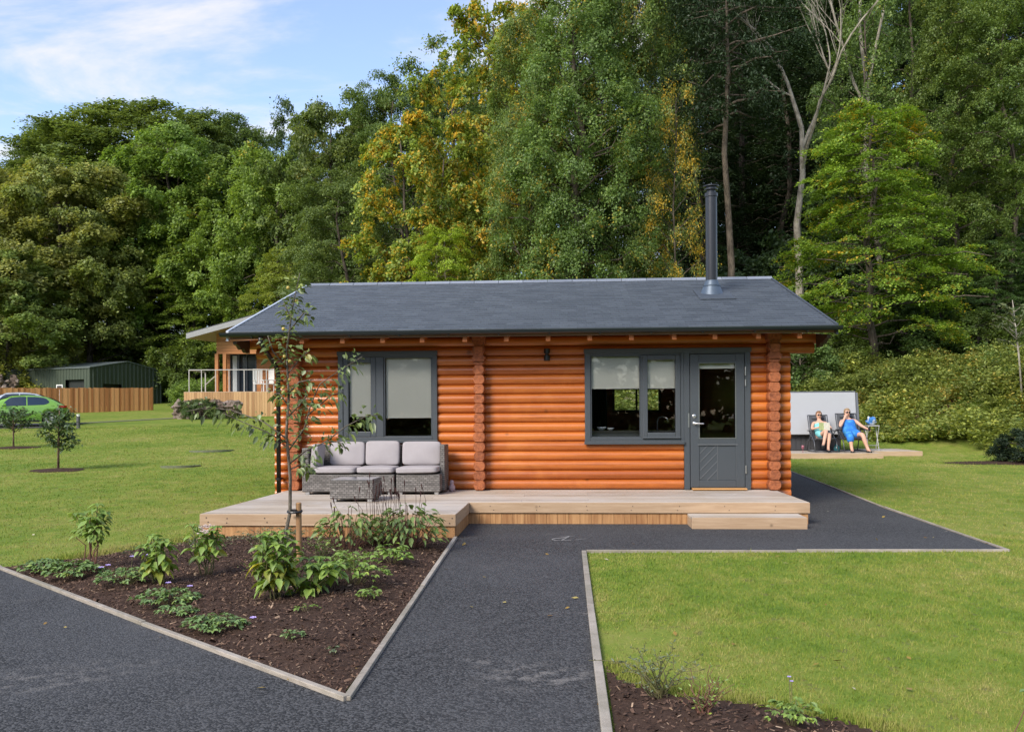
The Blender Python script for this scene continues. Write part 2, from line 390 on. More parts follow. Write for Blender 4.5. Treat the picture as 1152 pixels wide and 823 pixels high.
def _grass():
    m, nt, nd, lk = newmat('grass_blade'); v = coords(nt); r = island(nt)
    big = noise(nt, v, 0.28, 4, 0.6); med = noise(nt, coords(nt, (1.5, 0.9, 1)), 2.3, 6, 0.7)
    f = mth(nt, 'ADD', mth(nt, 'MULTIPLY', ramp_f(nt, big, 0.3, 0.7), 0.36), mth(nt, 'ADD', mth(nt, 'MULTIPLY', ramp_f(nt, med, 0.3, 0.7), 0.36), mth(nt, 'MULTIPLY', r, 0.28)))
    rp = ramp(nt, [(0.06, (0.105, 0.195, 0.028)), (0.34, (0.195, 0.275, 0.042)), (0.55, (0.295, 0.318, 0.070)), (0.86, (0.44, 0.38, 0.16))])
    lk.new(f, rp.inputs[0])
    d = nt.nodes.new('ShaderNodeBsdfDiffuse'); t = nt.nodes.new('ShaderNodeBsdfTranslucent'); lk.new(rp.outputs[0], d.inputs[0]); lk.new(rp.outputs[0], t.inputs[0])
    ms = nt.nodes.new('ShaderNodeMixShader'); ms.inputs[0].default_value = 0.3; lk.new(d.outputs[0], ms.inputs[1]); lk.new(t.outputs[0], ms.inputs[2])
    o = nt.nodes.new('ShaderNodeOutputMaterial'); lk.new(ms.outputs[0], o.inputs[0]); return m
M['grass'] = _grass()
M['soil'] = simple('bark_soil', (0.062, 0.039, 0.029), 0.95, 0.1, 0, 0.5, 14, 0.8, 0, 60)
def _mulch():
    m, nt, nd, lk = newmat('bark_mulch'); r = island(nt)
    rp = ramp(nt, [(0.0, (0.038, 0.022, 0.016)), (0.55, (0.095, 0.057, 0.041)), (0.86, (0.16, 0.10, 0.072)), (0.97, (0.30, 0.20, 0.13)), (1.0, (0.42, 0.31, 0.22))])
    lk.new(r, rp.inputs[0]); principled(nt, rp.outputs[0], 0.9, 0.15); return m
M['mulch'] = _mulch()
M['wicker'] = None
def _wicker(name, ax):
    m, nt, nd, lk = newmat(name); v = coords(nt)
    sp = nt.nodes.new('ShaderNodeSeparateXYZ'); lk.new(v, sp.inputs[0])
    cb = nt.nodes.new('ShaderNodeCombineXYZ'); lk.new(sp.outputs[ax], cb.inputs[0]); lk.new(sp.outputs[2 if ax != 2 else 1], cb.inputs[1])
    b = nt.nodes.new('ShaderNodeTexBrick'); b.inputs['Scale'].default_value = 1; b.offset = 0.5
    b.inputs['Brick Width'].default_value = 0.060; b.inputs['Row Height'].default_value = 0.028; b.inputs['Mortar Size'].default_value = 0.0055
    b.inputs['Color1'].default_value = (0.15, 0.138, 0.128, 1); b.inputs['Color2'].default_value = (0.29, 0.268, 0.25, 1); b.inputs['Mortar'].default_value = (0.10, 0.092, 0.086, 1)
    b.inputs['Bias'].default_value = -0.1
    lk.new(cb.outputs[0], b.inputs['Vector'])
    st = noise(nt, coords(nt, (1, 1, 14) if ax != 2 else (1, 14, 1)), 1.6, 3)
    c = mix(nt, mth(nt, 'MULTIPLY', ramp_f(nt, st, 0.4, 0.65), 0.55), b.outputs['Color'], mix(nt, 1.0, b.outputs['Color'], (0.5, 0.5, 0.5), 'MULTIPLY'))
    principled(nt, c, 0.6, 0.35, 0, bump(nt, b.outputs['Fac'], -0.6, 0.006)); return m
M['wicker_x'] = _wicker('wicker_front', 0); M['wicker_y'] = _wicker('wicker_side', 1); M['wicker_z'] = _wicker('wicker_top', 2)
def _cush():
    m, nt, nd, lk = newmat('cushion_fabric'); v = coords(nt)
    f = noise(nt, v, 260, 2); g = noise(nt, v, 5, 4)
    c = mix(nt, g, (0.33, 0.305, 0.315), (0.42, 0.39, 0.40))
    principled(nt, c, 0.9, 0.15, 0, bump(nt, mth(nt, 'ADD', mth(nt, 'MULTIPLY', f, 0.15), g), 0.4, 0.02)); return m
M['cushion'] = _cush()
M['leaf_tree'] = foliage('tree_leaf')
M['leaf_dark'] = foliage('needle_leaf', nscale=0.35, trans=0.2, var=0.4)
def bark(name, c1, c2, sc=5):
    m, nt, nd, lk = newmat(name)
    n1 = noise(nt, coords(nt, (1, 1, 0.25)), sc * 2.2, 6, 0.65); n2 = noise(nt, coords(nt), sc * 0.4, 3)
    c = mix(nt, ramp_f(nt, mth(nt, 'ADD', mth(nt, 'MULTIPLY', n1, 0.6), mth(nt, 'MULTIPLY', n2, 0.4)), 0.35, 0.65), c1, c2)
    principled(nt, c, 0.9, 0.15, 0, bump(nt, n1, 0.8, 0.05)); return m
M['bark'] = bark('brown_bark', (0.045, 0.037, 0.029), (0.145, 0.118, 0.090))
M['bark_pale'] = bark('pale_bark', (0.17, 0.15, 0.12), (0.42, 0.38, 0.31))
M['twig'] = bark('twig_bark', (0.10, 0.065, 0.045), (0.24, 0.17, 0.12), 20)

# ================================================================== ground
def grid_mesh(xs, ys, zf):
    X, Y = np.meshgrid(xs, ys); Z = zf(X, Y)
    n, mm = len(xs), len(ys)
    i = np.arange((mm - 1) * (n - 1)); r, c = i // (n - 1), i % (n - 1); a = r * n + c
    return np.stack([X, Y, Z], -1).reshape(-1, 3), np.stack([a, a + 1, a + n + 1, a + n], -1)
xs = np.concatenate([np.linspace(-700, -110, 14)[:-1], np.linspace(-110, -40, 30)[:-1], np.linspace(-40, 30, 120)[:-1], np.linspace(30, 100, 30)[:-1], np.linspace(100, 700, 14)])
ys = np.concatenate([np.linspace(-300, -20, 12)[:-1], np.linspace(-20, 13.5, 20)[:-1], np.linspace(13.5, 75, 110)[:-1], np.linspace(75, 160, 25)[:-1], np.linspace(160, 900, 12)])
v_, f_ = grid_mesh(xs, ys, hgt)
gme = mesh_np('ground', v_, f_, np.full(len(f_), 4), M['lawn'], True)
tag(link('ground', gme), kind='structure')

# tarmac path: the apron in front of the cabin and the strip along its right side
BEDC = (-1.098, 4.31); LK = 0.15
poly = [(-10.5, 12.49), BEDC, (-1.293, 10.05), (-1.30, 11.7), (3.0, 11.7), (3.0, 13.5), (4.66, 13.5), (4.437, 9.30), (0.147, 9.10), (0.161, 3.95), (0.17, -7.0), (-10.5, -7.0)]
mb = MB(); mb.V = [(x, y, 0.006) for x, y in poly]; mb.F = [tuple(range(len(poly)))]
n0 = len(mb.V); L = 14
for i in range(L + 1):
    y = 13.5 + 10.0 * i / L; x1 = 4.66 + 0.0526 * (y - 13.5); x0 = 3.0
    mb.V += [(x0, y, gz(x0, y) + 0.012 if i else 0.006), (x1, y, gz(x1, y) + 0.012 if i else 0.006)]
for i in range(L): mb.F.append((n0 + 2*i, n0 + 2*i + 1, n0 + 2*i + 3, n0 + 2*i + 2))
me = mb.mesh('tarmac_path', M['tarmac'])
tag(link('tarmac_path', me), kind='structure')

# chalky scratch marks on the tarmac
M['chalk'] = simple('chalk_scrape', (0.30, 0.29, 0.28), 0.9)
mb = MB()
def stroke(pts, w):
    b = len(mb.V)
    for i, (x, y) in enumerate(pts):
        p0, p1 = pts[max(i-1, 0)], pts[min(i+1, len(pts)-1)]
        dx, dy = p1[0]-p0[0], p1[1]-p0[1]; l = math.hypot(dx, dy); ww = w * (0.35 + 0.65 * math.sin(PI * (i + 0.5) / len(pts)))
        mb.V.append((x - dy/l*ww, y + dx/l*ww, 0.010)); mb.V.append((x + dy/l*ww, y - dx/l*ww, 0.010))
    for i in range(len(pts)-1): mb.F.append((b+2*i, b+2*i+1, b+2*i+3, b+2*i+2))
stroke([(-0.21, 10.0), (-0.16, 10.09), (-0.08, 10.15), (-0.02, 10.21), (0.0, 10.3)], 0.016)
stroke([(-0.21, 10.02), (-0.15, 9.93), (-0.06, 9.94), (0.02, 9.96)], 0.014)
stroke([(-0.10, 9.92), (-0.06, 10.05), (-0.02, 10.2)], 0.009)
stroke([(0.06, 9.98), (0.12, 10.04), (0.19, 10.08)], 0.008)
stroke([(-0.1, 10.30), (-0.02, 10.28), (0.06, 10.31)], 0.007)
tag(link('chalk_scrape', mb.mesh('chalk_scrape', M['chalk'])), kind='structure')

# ------------------------------------------------------------------ timber edgings (boards on edge)
def edging(pts, label, w=0.019, top=0.032, group=None):
    m = MB()
    for (x0, y0), (x1, y1) in zip(pts[:-1], pts[1:]):
        L_ = math.hypot(x1-x0, y1-y0); n = max(1, round(L_ / 2.4))
        for k in range(n):
            a, b = k / n, (k + 1) / n
            dx, dy = (x1-x0)/L_, (y1-y0)/L_
            g = 0.003
            p, q = (x0 + (x1-x0)*a + dx*g, y0 + (y1-y0)*a + dy*g), (x0 + (x1-x0)*b - dx*g, y0 + (y1-y0)*b - dy*g)
            nx, ny = -dy*w, dx*w
            j0, j1 = rnd.uniform(-.006, .006), rnd.uniform(-.006, .006)
            h0, h1 = gz(*p) , gz(*q)
            lo = lambda h: h - 0.1
            m.quadbox([(p[0]-nx, p[1]-ny, lo(h0)), (q[0]-nx, q[1]-ny, lo(h1)), (q[0]+nx, q[1]+ny, lo(h1)), (p[0]+nx, p[1]+ny, lo(h0)),
                       (p[0]-nx, p[1]-ny, h0+top+j0), (q[0]-nx, q[1]-ny, h1+top+j1), (q[0]+nx, q[1]+ny, h1+top+j1), (p[0]+nx, p[1]+ny, h0+top+j0)])
    o = m.build('timber_edging', M['edging'], bevel=0.004)
    tag(o, label, 'edging', group or 'timber edging boards along the tarmac'); return o
edging([(-10.5, 12.49), (-5.297, 7.961), (-2.874, 5.83), BEDC], 'long pale timber edging board along the front of the plant bed')
edging([BEDC, (-1.293, 10.05)], 'pale timber edging board between the plant bed and the tarmac up to the deck corner')
edging([(0.147, 9.10), (0.150, 6.2), (0.17, 0.4)], 'pale timber edging board along the left side of the front lawn', 0.024)
edging([(0.17, 9.10), (4.437, 9.30)], 'straight timber edging board across the far end of the front lawn', 0.015, 0.026)
edging([(4.437, 9.30), (4.66, 13.5), (5.18, 23.4)], 'timber edging board beside the tarmac running past the right side of the cabin', 0.015, 0.026)

# ------------------------------------------------------------------ bark beds
def inpoly(P, x, y):
    x = np.asarray(x); y = np.asarray(y); ins = np.zeros(x.shape, bool); n = len(P)
    for i in range(n):
        x0, y0 = P[i]; x1, y1 = P[(i+1) % n]
        c = ((y0 > y) != (y1 > y)) & (x < (x1-x0) * (y-y0) / (y1-y0 + 1e-12) + x0); ins ^= c
    return ins
def edge_dist(P, x, y):
    d = np.full(np.shape(x), 1e9); n = len(P)
    for i in range(n):
        x0, y0 = P[i]; x1, y1 = P[(i+1) % n]; L2 = (x1-x0)**2 + (y1-y0)**2
        t = np.clip(((x-x0)*(x1-x0) + (y-y0)*(y1-y0)) / L2, 0, 1)
        d = np.minimum(d, np.hypot(x-x0-t*(x1-x0), y-y0-t*(y1-y0)))
    return d
BED1 = [(-5.28, 7.98), (-1.115, 4.345), (-1.315, 10.06), (-1.35, 10.09), (-4.24, 10.09), (-4.24, 9.65), (-4.5, 9.2), (-4.75, 8.6), (-5.1, 8.25)]
BED2 = [(0.195, 4.92), (0.27, 4.68), (0.45, 4.46), (0.78, 4.36), (1.07, 4.2), (1.33, 4.0), (1.7, 3.6), (2.0, 3.0), (2.1, 1.5), (0.205, 1.5)]
rg = np.random.default_rng(3)
_k = rg.normal(size=(40, 2)); _k = _k / np.linalg.norm(_k, axis=1, keepdims=True) * rg.uniform(2, 22, (40, 1)); _p = rg.uniform(0, 6.28, 40); _a = 1 / (1 + 0.25 * np.linalg.norm(_k, axis=1))
def lumps(x, y): return sum(a * np.sin(k[0]*x + k[1]*y + p) for k, p, a in zip(_k, _p, _a)) / 4.0
def soil_z(P, x, y, amp=0.05): 
    e = edge_dist(P, x, y); return 0.012 + sst(0, 0.5, e) * amp + lumps(x, y) * 0.018 * sst(0, 0.15, e)
def bed(P, name, step=0.045):
    x0, x1 = min(p[0] for p in P), max(p[0] for p in P); y0, y1 = min(p[1] for p in P), max(p[1] for p in P)
    xs = np.arange(x0, x1 + step, step); ys = np.arange(y0, y1 + step, step)
    v, f = grid_mesh(xs, ys, lambda X, Y: soil_z(P, X, Y))
    c = v[f].mean(1); keep = inpoly(P, c[:, 0], c[:, 1]); f = f[keep]
    o = link(name, mesh_np(name, v, f, np.full(len(f), 4), M['soil'], True)); tag(o, kind='structure'); return o
bed(BED1, 'flower_bed_soil'); bed(BED2, 'front_bed_soil')
def chips(P, n, name, seed, clip=None):
    r = np.random.default_rng(seed)
    x0, x1 = min(p[0] for p in P), max(p[0] for p in P); y0, y1 = min(p[1] for p in P), max(p[1] for p in P)
    x = r.uniform(x0, x1, n * 3); y = r.uniform(y0, y1, n * 3); k = inpoly(P, x, y); x, y = x[k][:n], y[k][:n]
    n = len(x); z = soil_z(P, x, y) + r.uniform(0.002, 0.016, n)
    a = r.uniform(0, 2*PI, n); l = r.lognormal(math.log(0.015), 0.5, n).clip(0.006, 0.06); w_ = l * r.uniform(0.18, 0.5, n); tl = r.normal(0, 0.35, n)
    d = np.stack([np.cos(a)*np.cos(tl), np.sin(a)*np.cos(tl), np.sin(tl)], -1); s = np.stack([-np.sin(a), np.cos(a), r.normal(0, 0.4, n)], -1)
    c = np.stack([x, y, z], -1); up = np.cross(d, s); up /= np.linalg.norm(up, axis=1, keepdims=True); th = (w_ * 0.35)[:, None]
    A, B = d * l[:, None] * 0.5, s * w_[:, None] * 0.5
    V = np.stack([c - A - B*.6, c + A - B, c + A*.9 + B*.7, c - A*.9 + B, c + up*th], 1).reshape(-1, 3)
    i = np.arange(n)[:, None] * 5
    F = np.concatenate([i + np.array([[0, 1, 4]]), i + np.array([[1, 2, 4]]), i + np.array([[2, 3, 4]]), i + np.array([[3, 0, 4]])], 1).reshape(-1, 3)
    o = link(name, mesh_np(name, V, F, np.full(len(F), 3), M['mulch'])); tag(o, kind='stuff'); return o
chips(BED1, 36000, 'bark_chippings', 5); chips(BED2, 9000, 'bark_mulch', 6)

# ------------------------------------------------------------------ lawn grass
PATHP = poly
def grass(n, d0, d1, pw, blade, seed, name, region, spread=0.66, wid=0.0035):
    r = np.random.default_rng(seed)
    # density falls off with distance
    u = r.uniform(0, 1, n); e = 2 - pw
    D = (d0**e + u * (d1**e - d0**e)) ** (1 / e)
    t = r.uniform(-spread, spread, n)
    s, c = math.sin(YAW), math.cos(YAW)
    x = D * (-s + t*c); y = D * (c + t*s)
    k = region(x, y); x, y, D = x[k], y[k], D[k]; n = len(x)
    z = hgt(x, y)
    sc = blade * (0.6 + 0.8 * r.random(n)) * (D / d0) ** 0.35; wd = wid * (D / d0) ** 0.8
    a = r.uniform(0, 2*PI, n); ln = r.uniform(0.1, 0.9, n)
    tip = np.stack([x + np.cos(a)*sc*ln, y + np.sin(a)*sc*ln, z + sc*(1.05 - 0.5*ln)], -1)
    b = r.uniform(0, 2*PI, n); B = np.stack([np.cos(b), np.sin(b), 0*b], -1) * wd[:, None]
    p = np.stack([x, y, z - 0.004], -1)
    V = np.stack([p - B, p + B, tip], 1).reshape(-1, 3); F = np.arange(3 * n).reshape(-1, 3)
    o = link(name, mesh_np(name, V, F, np.full(n, 3), M['grass'])); tag(o, kind='stuff'); return o
def not_built(x, y):
    k = ~inpoly(PATHP, x, y) & ~inpoly(BED1, x, y) & ~inpoly(BED2, x, y)
    k &= ~((x > -4.29) & (x < 3.05) & (y > 10.05) & (y < 21)) & ~((x > 2.9) & (x < 4.66 + 0.0526*(y-13.5)) & (y > 13.4) & (y < 23.6))
    return k
_rq = np.random.default_rng(99)
def thin(x, y): return (lumps(x * .45, y * .45) + 0.8 * lumps(y * .11 + 3, x * .11)) < _rq.normal(0.62, 0.30, np.shape(x))
grass(250000, 3.2, 10.2, 1.5, 0.017, 11, 'lawn_grass', lambda x, y: not_built(x, y) & (x > 0.1) & thin(x, y), wid=0.0026, spread=0.9)
grass(60000, 3.2, 16, 1.2, 0.036, 15, 'grass_tufts', lambda x, y: not_built(x, y) & ((x > 0.1) | (x < -3)) & ((lumps(x * .8 + 5, y * .8) + 0.5 * lumps(y * 2.1, x * 2.1)) > 0.62), wid=0.0028, spread=0.8)
grass(190000, 6.5, 40, 1.35, 0.018, 12, 'grass_sward', lambda x, y: not_built(x, y) & ((x < -3) | (x > 4.4) | (y > 9.2)) & ~((x > 0) & (y > 31)) , wid=0.0045)
# longer fringe grass round the beds
def fringe(x, y):
    e1, e2 = edge_dist(BED1[4:], x, y), edge_dist(BED2[:9], x, y)
    return not_built(x, y) & (((e1 < 0.14) & (x < -4.2)) | ((e2 < 0.16) & (x > 0.2)))
grass(420000, 2.8, 10.5, 1.2, 0.038, 13, 'grass_fringe', fringe, wid=0.0028)

# a few fallen leaves on the tarmac and the grass
def litter(n, seed):
    r = np.random.default_rng(seed); D = r.uniform(3.4, 20, n); t = r.uniform(-.6, .6, n); s, c = math.sin(YAW), math.cos(YAW)
    x = D * (-s + t * c); y = D * (c + t * s); k = ~((x > -4.4) & (x < 3.2) & (y > 9.9) & (y < 21)); x, y = x[k], y[k]; n = len(x)
    P = np.stack([x, y, hgt(x, y) + 0.016], -1); nn_ = np.array([0, 0, 1.0]) + r.normal(0, .25, (n, 3)); t_ = unit(np.cross(nn_, r.normal(size=(n, 3)))); b = np.cross(unit(nn_), t_); l = r.uniform(0.012, 0.034, n)[:, None]
    V = np.stack([P - t_ * l, P + b * l * .55 + [0, 0, .004], P + t_ * l, P - b * l * .55], 1).reshape(-1, 3)
    m, nt, nd, lk = newmat('fallen_leaf'); rp = ramp(nt, [(0, (0.30, 0.22, 0.05)), (0.4, (0.20, 0.11, 0.04)), (0.8, (0.36, 0.30, 0.10)), (1, (0.45, 0.42, 0.36))]); lk.new(island(nt), rp.inputs[0]); principled(nt, rp.outputs[0], 0.8, 0.2)
    tag(link('fallen_leaves', mesh_np('fallen_leaves', V, np.arange(4 * n), np.full(n, 4), m)), kind='stuff')
litter(150, 8)
# ================================================================== the log cabin
WY, RY = 13.35, 20.2                 # front face, rear face
DZ = 0.295                           # deck level
LH = 0.1435                          # log course
XL, XP, XR = -4.15, -1.335, 3.0      # cross walls
cabin = thing('log_cabin', 'single-storey orange stained log cabin with slate grey gable roof behind the timber deck', 'cabin', (-0.6, 16.8, 0), world=True)
def log_profile(za, zb, zm, y0, bul, back, sgn=1):
    """profile across one log, (y,z) list, front face bulging towards -y"""
    h = LH; p = []
    for k in range(9):
        z = za + (zb - za) * k / 8
        q = min(1, abs(2 * (z - zm) / h)); p.append((y0 + sgn * bul * (1 - math.sqrt(max(0, 1 - 0.97 * q * q))), z))
    return p + [(back, zb), (back, za)]
def log_wall(mb, axis, face, back, a0, a1, z0, z1, openings, ext=None, bul=0.055, sgn=1, gap=0.0):
    n = int(round((z1 - z0) / LH))
    for i in range(n):
        za, zb = z0 + i * LH, min(z1, z0 + (i + 1) * LH); zm = z0 + (i + 0.5) * LH
        lo, hi = ext(zm, a0, a1) if ext else (a0, a1)
        cuts = sorted({za, zb} | {z for o in openings for z in (o[2], o[3]) if za < z < zb})
        for c0, c1 in zip(cuts[:-1], cuts[1:]):
            if c1 - c0 < 0.004: continue
            mid = (c0 + c1) / 2; segs = [(lo, hi)]
            for o in openings:
                if o[2] < mid < o[3]:
                    ns = []
                    for s in segs:
                        if o[1] <= s[0] or o[0] >= s[1]: ns.append(s); continue
                        if o[0] > s[0]: ns.append((s[0], o[0]))
                        if o[1] < s[1]: ns.append((o[1], s[1]))
                    segs = ns
            prof = log_profile(c0, c1, zm, face, bul, back, sgn)
            for s0, s1 in segs:
                j = 0.0
                if axis == 'x': mb.prism([(s0, y, z) for y, z in prof], (s1 - s0, 0, 0))
                else: mb.prism([(y, s0, z) for y, z in prof], (0, s1 - s0, 0))
TOPZ = DZ + 16 * LH                   # 2.591
WINL = (-3.501, -1.982, 1.015, 2.380); WINR = (0.240, 1.705, 0.980, 2.380); DOOR = (1.705, 2.680, DZ - 0.01, 2.380)
def ext_front(zm, a, b):
    if zm > 2.42: return (-4.92, 3.70)
    if zm > 2.28: return (-4.78, 3.62)
    return (-4.50, 3.27)
mb = MB(); ins = 0.03
log_wall(mb, 'x', WY, WY + 0.15, -4.5, 3.27, DZ, TOPZ, [(WINL[0]+ins, WINL[1]-ins, WINL[2]+ins, WINL[3]-ins), (WINR[0]+ins, WINR[1], WINR[2]+ins, WINR[3]-ins), (DOOR[0], DOOR[1]-ins, DOOR[2], DOOR[3]-ins)], ext_front)
# courses below the deck on the tails
log_wall(mb, 'x', WY, WY + 0.15, 3.055, 3.27, DZ - 2*LH, DZ, []); log_wall(mb, 'x', WY, WY + 0.15, -4.5, -4.30, DZ - 2*LH, DZ, [])
fw = mb.build('front_wall', M['log'], cabin, smooth=True, autosm=0.6)
REARW = (0.98, 2.06, 1.47, 2.02)
mb = MB(); log_wall(mb, 'x', RY, RY - 0.15, -4.5, 3.27, 0.0, TOPZ + 0.05, [REARW], None, 0.05, -1); mb.build('rear_wall', M['log'], cabin, smooth=True, autosm=0.6)
mb = MB(); log_wall(mb, 'y', XR + 0.085, XR - 0.065, WY + 0.151, RY - 0.151, 0.0, TOPZ, [], None, 0.05, -1)
mb.build('side_wall', M['log_side'], cabin, smooth=True, autosm=0.6); mb = MB()
log_wall(mb, 'y', XL - 0.085, XL + 0.065, WY + 0.151, RY - 0.151, 0.0, TOPZ, [], None, 0.05, 1)
# gables
EY, EZ, RGY, RGZ = 12.70, 2.6445, 16.7765, 3.9193
SLP = (RGZ - EZ) / (RGY - EY)
def roofz(y): return EZ + SLP * (y - EY) if y <= RGY else RGZ - SLP * (y - RGY)
mb.build('side_wall', M['log_side'], cabin, smooth=True, autosm=0.6)
for x0, x1 in ((XR - 0.06, XR + 0.05), (XL - 0.05, XL + 0.06)):
    mb = MB(); mb.prism([(x0, WY + 0.05, TOPZ), (x0, RY - 0.05, TOPZ), (x0, RGY, RGZ - 0.19)], (x1 - x0, 0, 0)); mb.build('gable', M['log_side'], cabin)
mb = MB(); log_wall(mb, 'y', XP - 0.06, XP + 0.06, WY + 0.151, RY - 0.151, DZ, TOPZ, [(16.9, 17.8, DZ, 2.3)], None, 0.03, 1); mb.build('partition_wall', M['log_side'], cabin, smooth=True, autosm=0.6)
mb = MB(); mb.box(-4.05, 2.9, WY + 0.16, RY - 0.16, 0.16, 0.275); mb.build('interior_floor', simple('interior_floor', (0.22, 0.13, 0.07), 0.5), cabin)
# projecting log ends of the three cross walls, with a carved corbel on top
def post(xc, zbot):
    m = MB(); half = LH / 2
    z = zbot; k = 0
    while z < 2.205:
        z1 = min(z + LH, 2.215); hw = 0.089 + rnd.uniform(-.007, .006); yo = rnd.uniform(-.012, .012)
        pr = []
        for s in (1, -1):
            rng_ = range(9) if s == 1 else range(8, -1, -1)
            for q in rng_:
                zz = z + (z1 - z) * q / 8; t = abs(2 * (zz - (z + LH/2)) / LH)
                pr.append((xc + s * (hw - 0.034 * t ** 2.4), zz))
        # domed front: two nested slices
        m.prism([(x, 13.185 + yo, zz) for x, zz in pr], (0, 0.164 + 0.02 - yo, 0))
        zc_, n = (z + z1) / 2, len(pr)
        b = len(m.V)
        m.V += [(x, 13.19 + yo, zz) for x, zz in pr] + [(xc + (x - xc) * 0.90, 13.172 + yo, zc_ + (zz - zc_) * 0.92) for x, zz in pr]
        m.F += [(b+i, b+(i+1)%n, b+n+(i+1)%n, b+n+i) for i in range(n)] + [tuple(b+n+i for i in range(n))]
        z = z1
    # carved corbel
    P_ = [(2.215, .088), (2.25, .090), (2.262, .104), (2.275, .104), (2.285, .085), (2.31, .066), (2.33, .070), (2.36, .086), (2.40, .092), (2.43, .085), (2.45, .070), (2.47, .074), (2.50, .10), (2.585, .10)]
    pr = [(xc + h, z) for z, h in P_] + [(xc - h, z) for z, h in reversed(P_)]
    m.prism([(x, 13.15, z) for x, z in pr], (0, 0.20, 0))
    pr2 = [(xc + h * 0.72, z) for z, h in P_[5:10]] + [(xc - h * 0.72, z) for z, h in reversed(P_[5:10])]
    m.prism([(x, 13.135, z) for x, z in pr2], (0, 0.016, 0))
    return m.build('log_end_column', M['log_end'], cabin, bevel=0.004)
post(XL, DZ); post(XP, DZ); post(XR, DZ)

# roof: stepped slate courses both sides
def slope(y0, y1, z0, z1, sgn, name):
    m = MB(); n = 26; x0, x1 = -4.955, 3.735
    L = math.hypot(y1 - y0, z1 - z0); ny, nz = -(z1 - z0) / L, abs(y1 - y0) / L
    for i in range(n):
        a, b = i / n, (i + 1.02) / n
        ya, yb = y0 + (y1 - y0) * a, y0 + (y1 - y0) * b; za, zb = z0 + (z1 - z0) * a, z0 + (z1 - z0) * b
        t = 0.012
        m.quadbox([(x0, ya, za - 0.05), (x1, ya, za - 0.05), (x1, yb, zb - 0.05), (x0, yb, zb - 0.05),
                   (x0, ya, za + t), (x1, ya, za + t), (x1, yb, zb), (x0, yb, zb)])
    return m.build(name, M['slate'], cabin)
slope(EY, RGY, EZ, RGZ, 1, 'roof_slope')
slope(2*RGY - EY, RGY, EZ, RGZ, -1, 'roof_slope')
# soffit boarding under the slates
mb = MB()
for s in (0, 1):
    f = (lambda y: y) if s == 0 else (lambda y: 2*RGY - y)
    mb.quadbox([(-4.90, f(12.74), EZ - 0.075), (3.68, f(12.74), EZ - 0.075), (3.68, f(RGY), RGZ - 0.085), (-4.90, f(RGY), RGZ - 0.085),
                (-4.90, f(12.74), EZ - 0.052), (3.68, f(12.74), EZ - 0.052), (3.68, f(RGY), RGZ - 0.062), (-4.90, f(RGY), RGZ - 0.062)])
mb.build('soffit', M['rafter'], cabin)
# ridge caps
mb = MB(); x = -4.99; n = 19; w_ = (3.77 + 4.99) / n
for i in range(n):
    xa, xb = x + i * w_, x + (i + 1) * w_ - 0.006
    mb.prism([(xa, RGY - 0.13, RGZ - 0.022), (xa, RGY - 0.05, RGZ + 0.035), (xa, RGY + 0.05, RGZ + 0.035), (xa, RGY + 0.13, RGZ - 0.022), (xa, RGY + 0.11, RGZ - 0.04), (xa, RGY, RGZ + 0.005), (xa, RGY - 0.11, RGZ - 0.04)], (xb - xa, 0, 0))
mb.build('ridge_cap', M['ridge'], cabin, bevel=0.006)
# verge trims: left one coloured pale as if catching the sun, right one dark
for xa, xb, mt, lab in ((-4.995, -4.957, M['verge'], 'metal verge trim coloured pale as if sunlit'), (3.737, 3.772, M['dverge'], 'verge trim coloured dark as if unlit')):
    m = MB()
    for y0, y1 in ((EY, RGY - 0.02), (2*RGY - EY, RGY + 0.02)):
        z0 = EZ
        m.quadbox([(xa, y0, z0 - 0.13), (xb, y0, z0 - 0.13), (xb, y1, RGZ - 0.13), (xa, y1, RGZ - 0.13), (xa, y0, z0 + 0.02), (xb, y0, z0 + 0.02), (xb, y1, RGZ + 0.02), (xa, y1, RGZ + 0.02)])
    o = m.build('verge_trim', mt, cabin); o['label'] = lab
# gutter, fascia, rafter tails
def gutter(yc, name='gutter'):
    m = MB(); pr = [(0.052 * math.cos(t), -0.058 * math.sin(t)) for t in [PI * k / 10 for k in range(11)]]
    pr = pr + [(-0.058, 0.006), (-0.058, 0.0)] if False else pr
    inner = [(0.046 * math.cos(t), -0.051 * math.sin(t)) for t in [PI * k / 10 for k in range(10, -1, -1)]]
    pp = [(yc + a, 2.628 + b) for a, b in pr + inner]
    m.prism([(-5.055, y, z) for y, z in pp], (8.86, 0, 0))
    for xe in (-5.058, 3.803):
        m.prism([(xe, yc + a, 2.628 + b) for a, b in pr], (0.006, 0, 0))
    return m.build(name, M['gutter'], cabin)
g = gutter(12.645)
for x in [-4.6 + 0.72 * k for k in range(12)]: MB().box(x, x + 0.02, 12.62, 12.703, 2.556, 2.566).build('gutter_bracket', M['gutter'], g)
gutter(2 * RGY - 12.645)
mb = MB(); mb.box(-4.93, 3.71, 12.703, 12.725, 2.540, 2.612); mb.build('fascia', M['fascia'], cabin, bevel=0.003)
mb = MB(); mb.box(-4.93, 3.71, 2*RGY - 12.725, 2*RGY - 12.703, 2.492, 2.612); mb.build('fascia', M['fascia'], cabin, bevel=0.003)
for x in [-4.47, -3.88, -3.28, -2.69, -2.11, -1.49, -0.89, -0.29, 0.305, 0.897, 1.499, 2.071, 2.678, 3.25]:
    m = MB(); w2 = 0.032
    y0, y1 = 12.74, 13.5
    za, zb = EZ + SLP * (y0 - EY) - 0.082, EZ + SLP * (y1 - EY) - 0.082
    m.quadbox([(x-w2, y0, za - 0.105), (x+w2, y0, za - 0.105), (x+w2, y1, zb - 0.13), (x-w2, y1, zb - 0.13), (x-w2, y0, za), (x+w2, y0, za), (x+w2, y1, zb), (x-w2, y1, zb)])
    m.build('rafter_tail', M['rafter'], cabin)
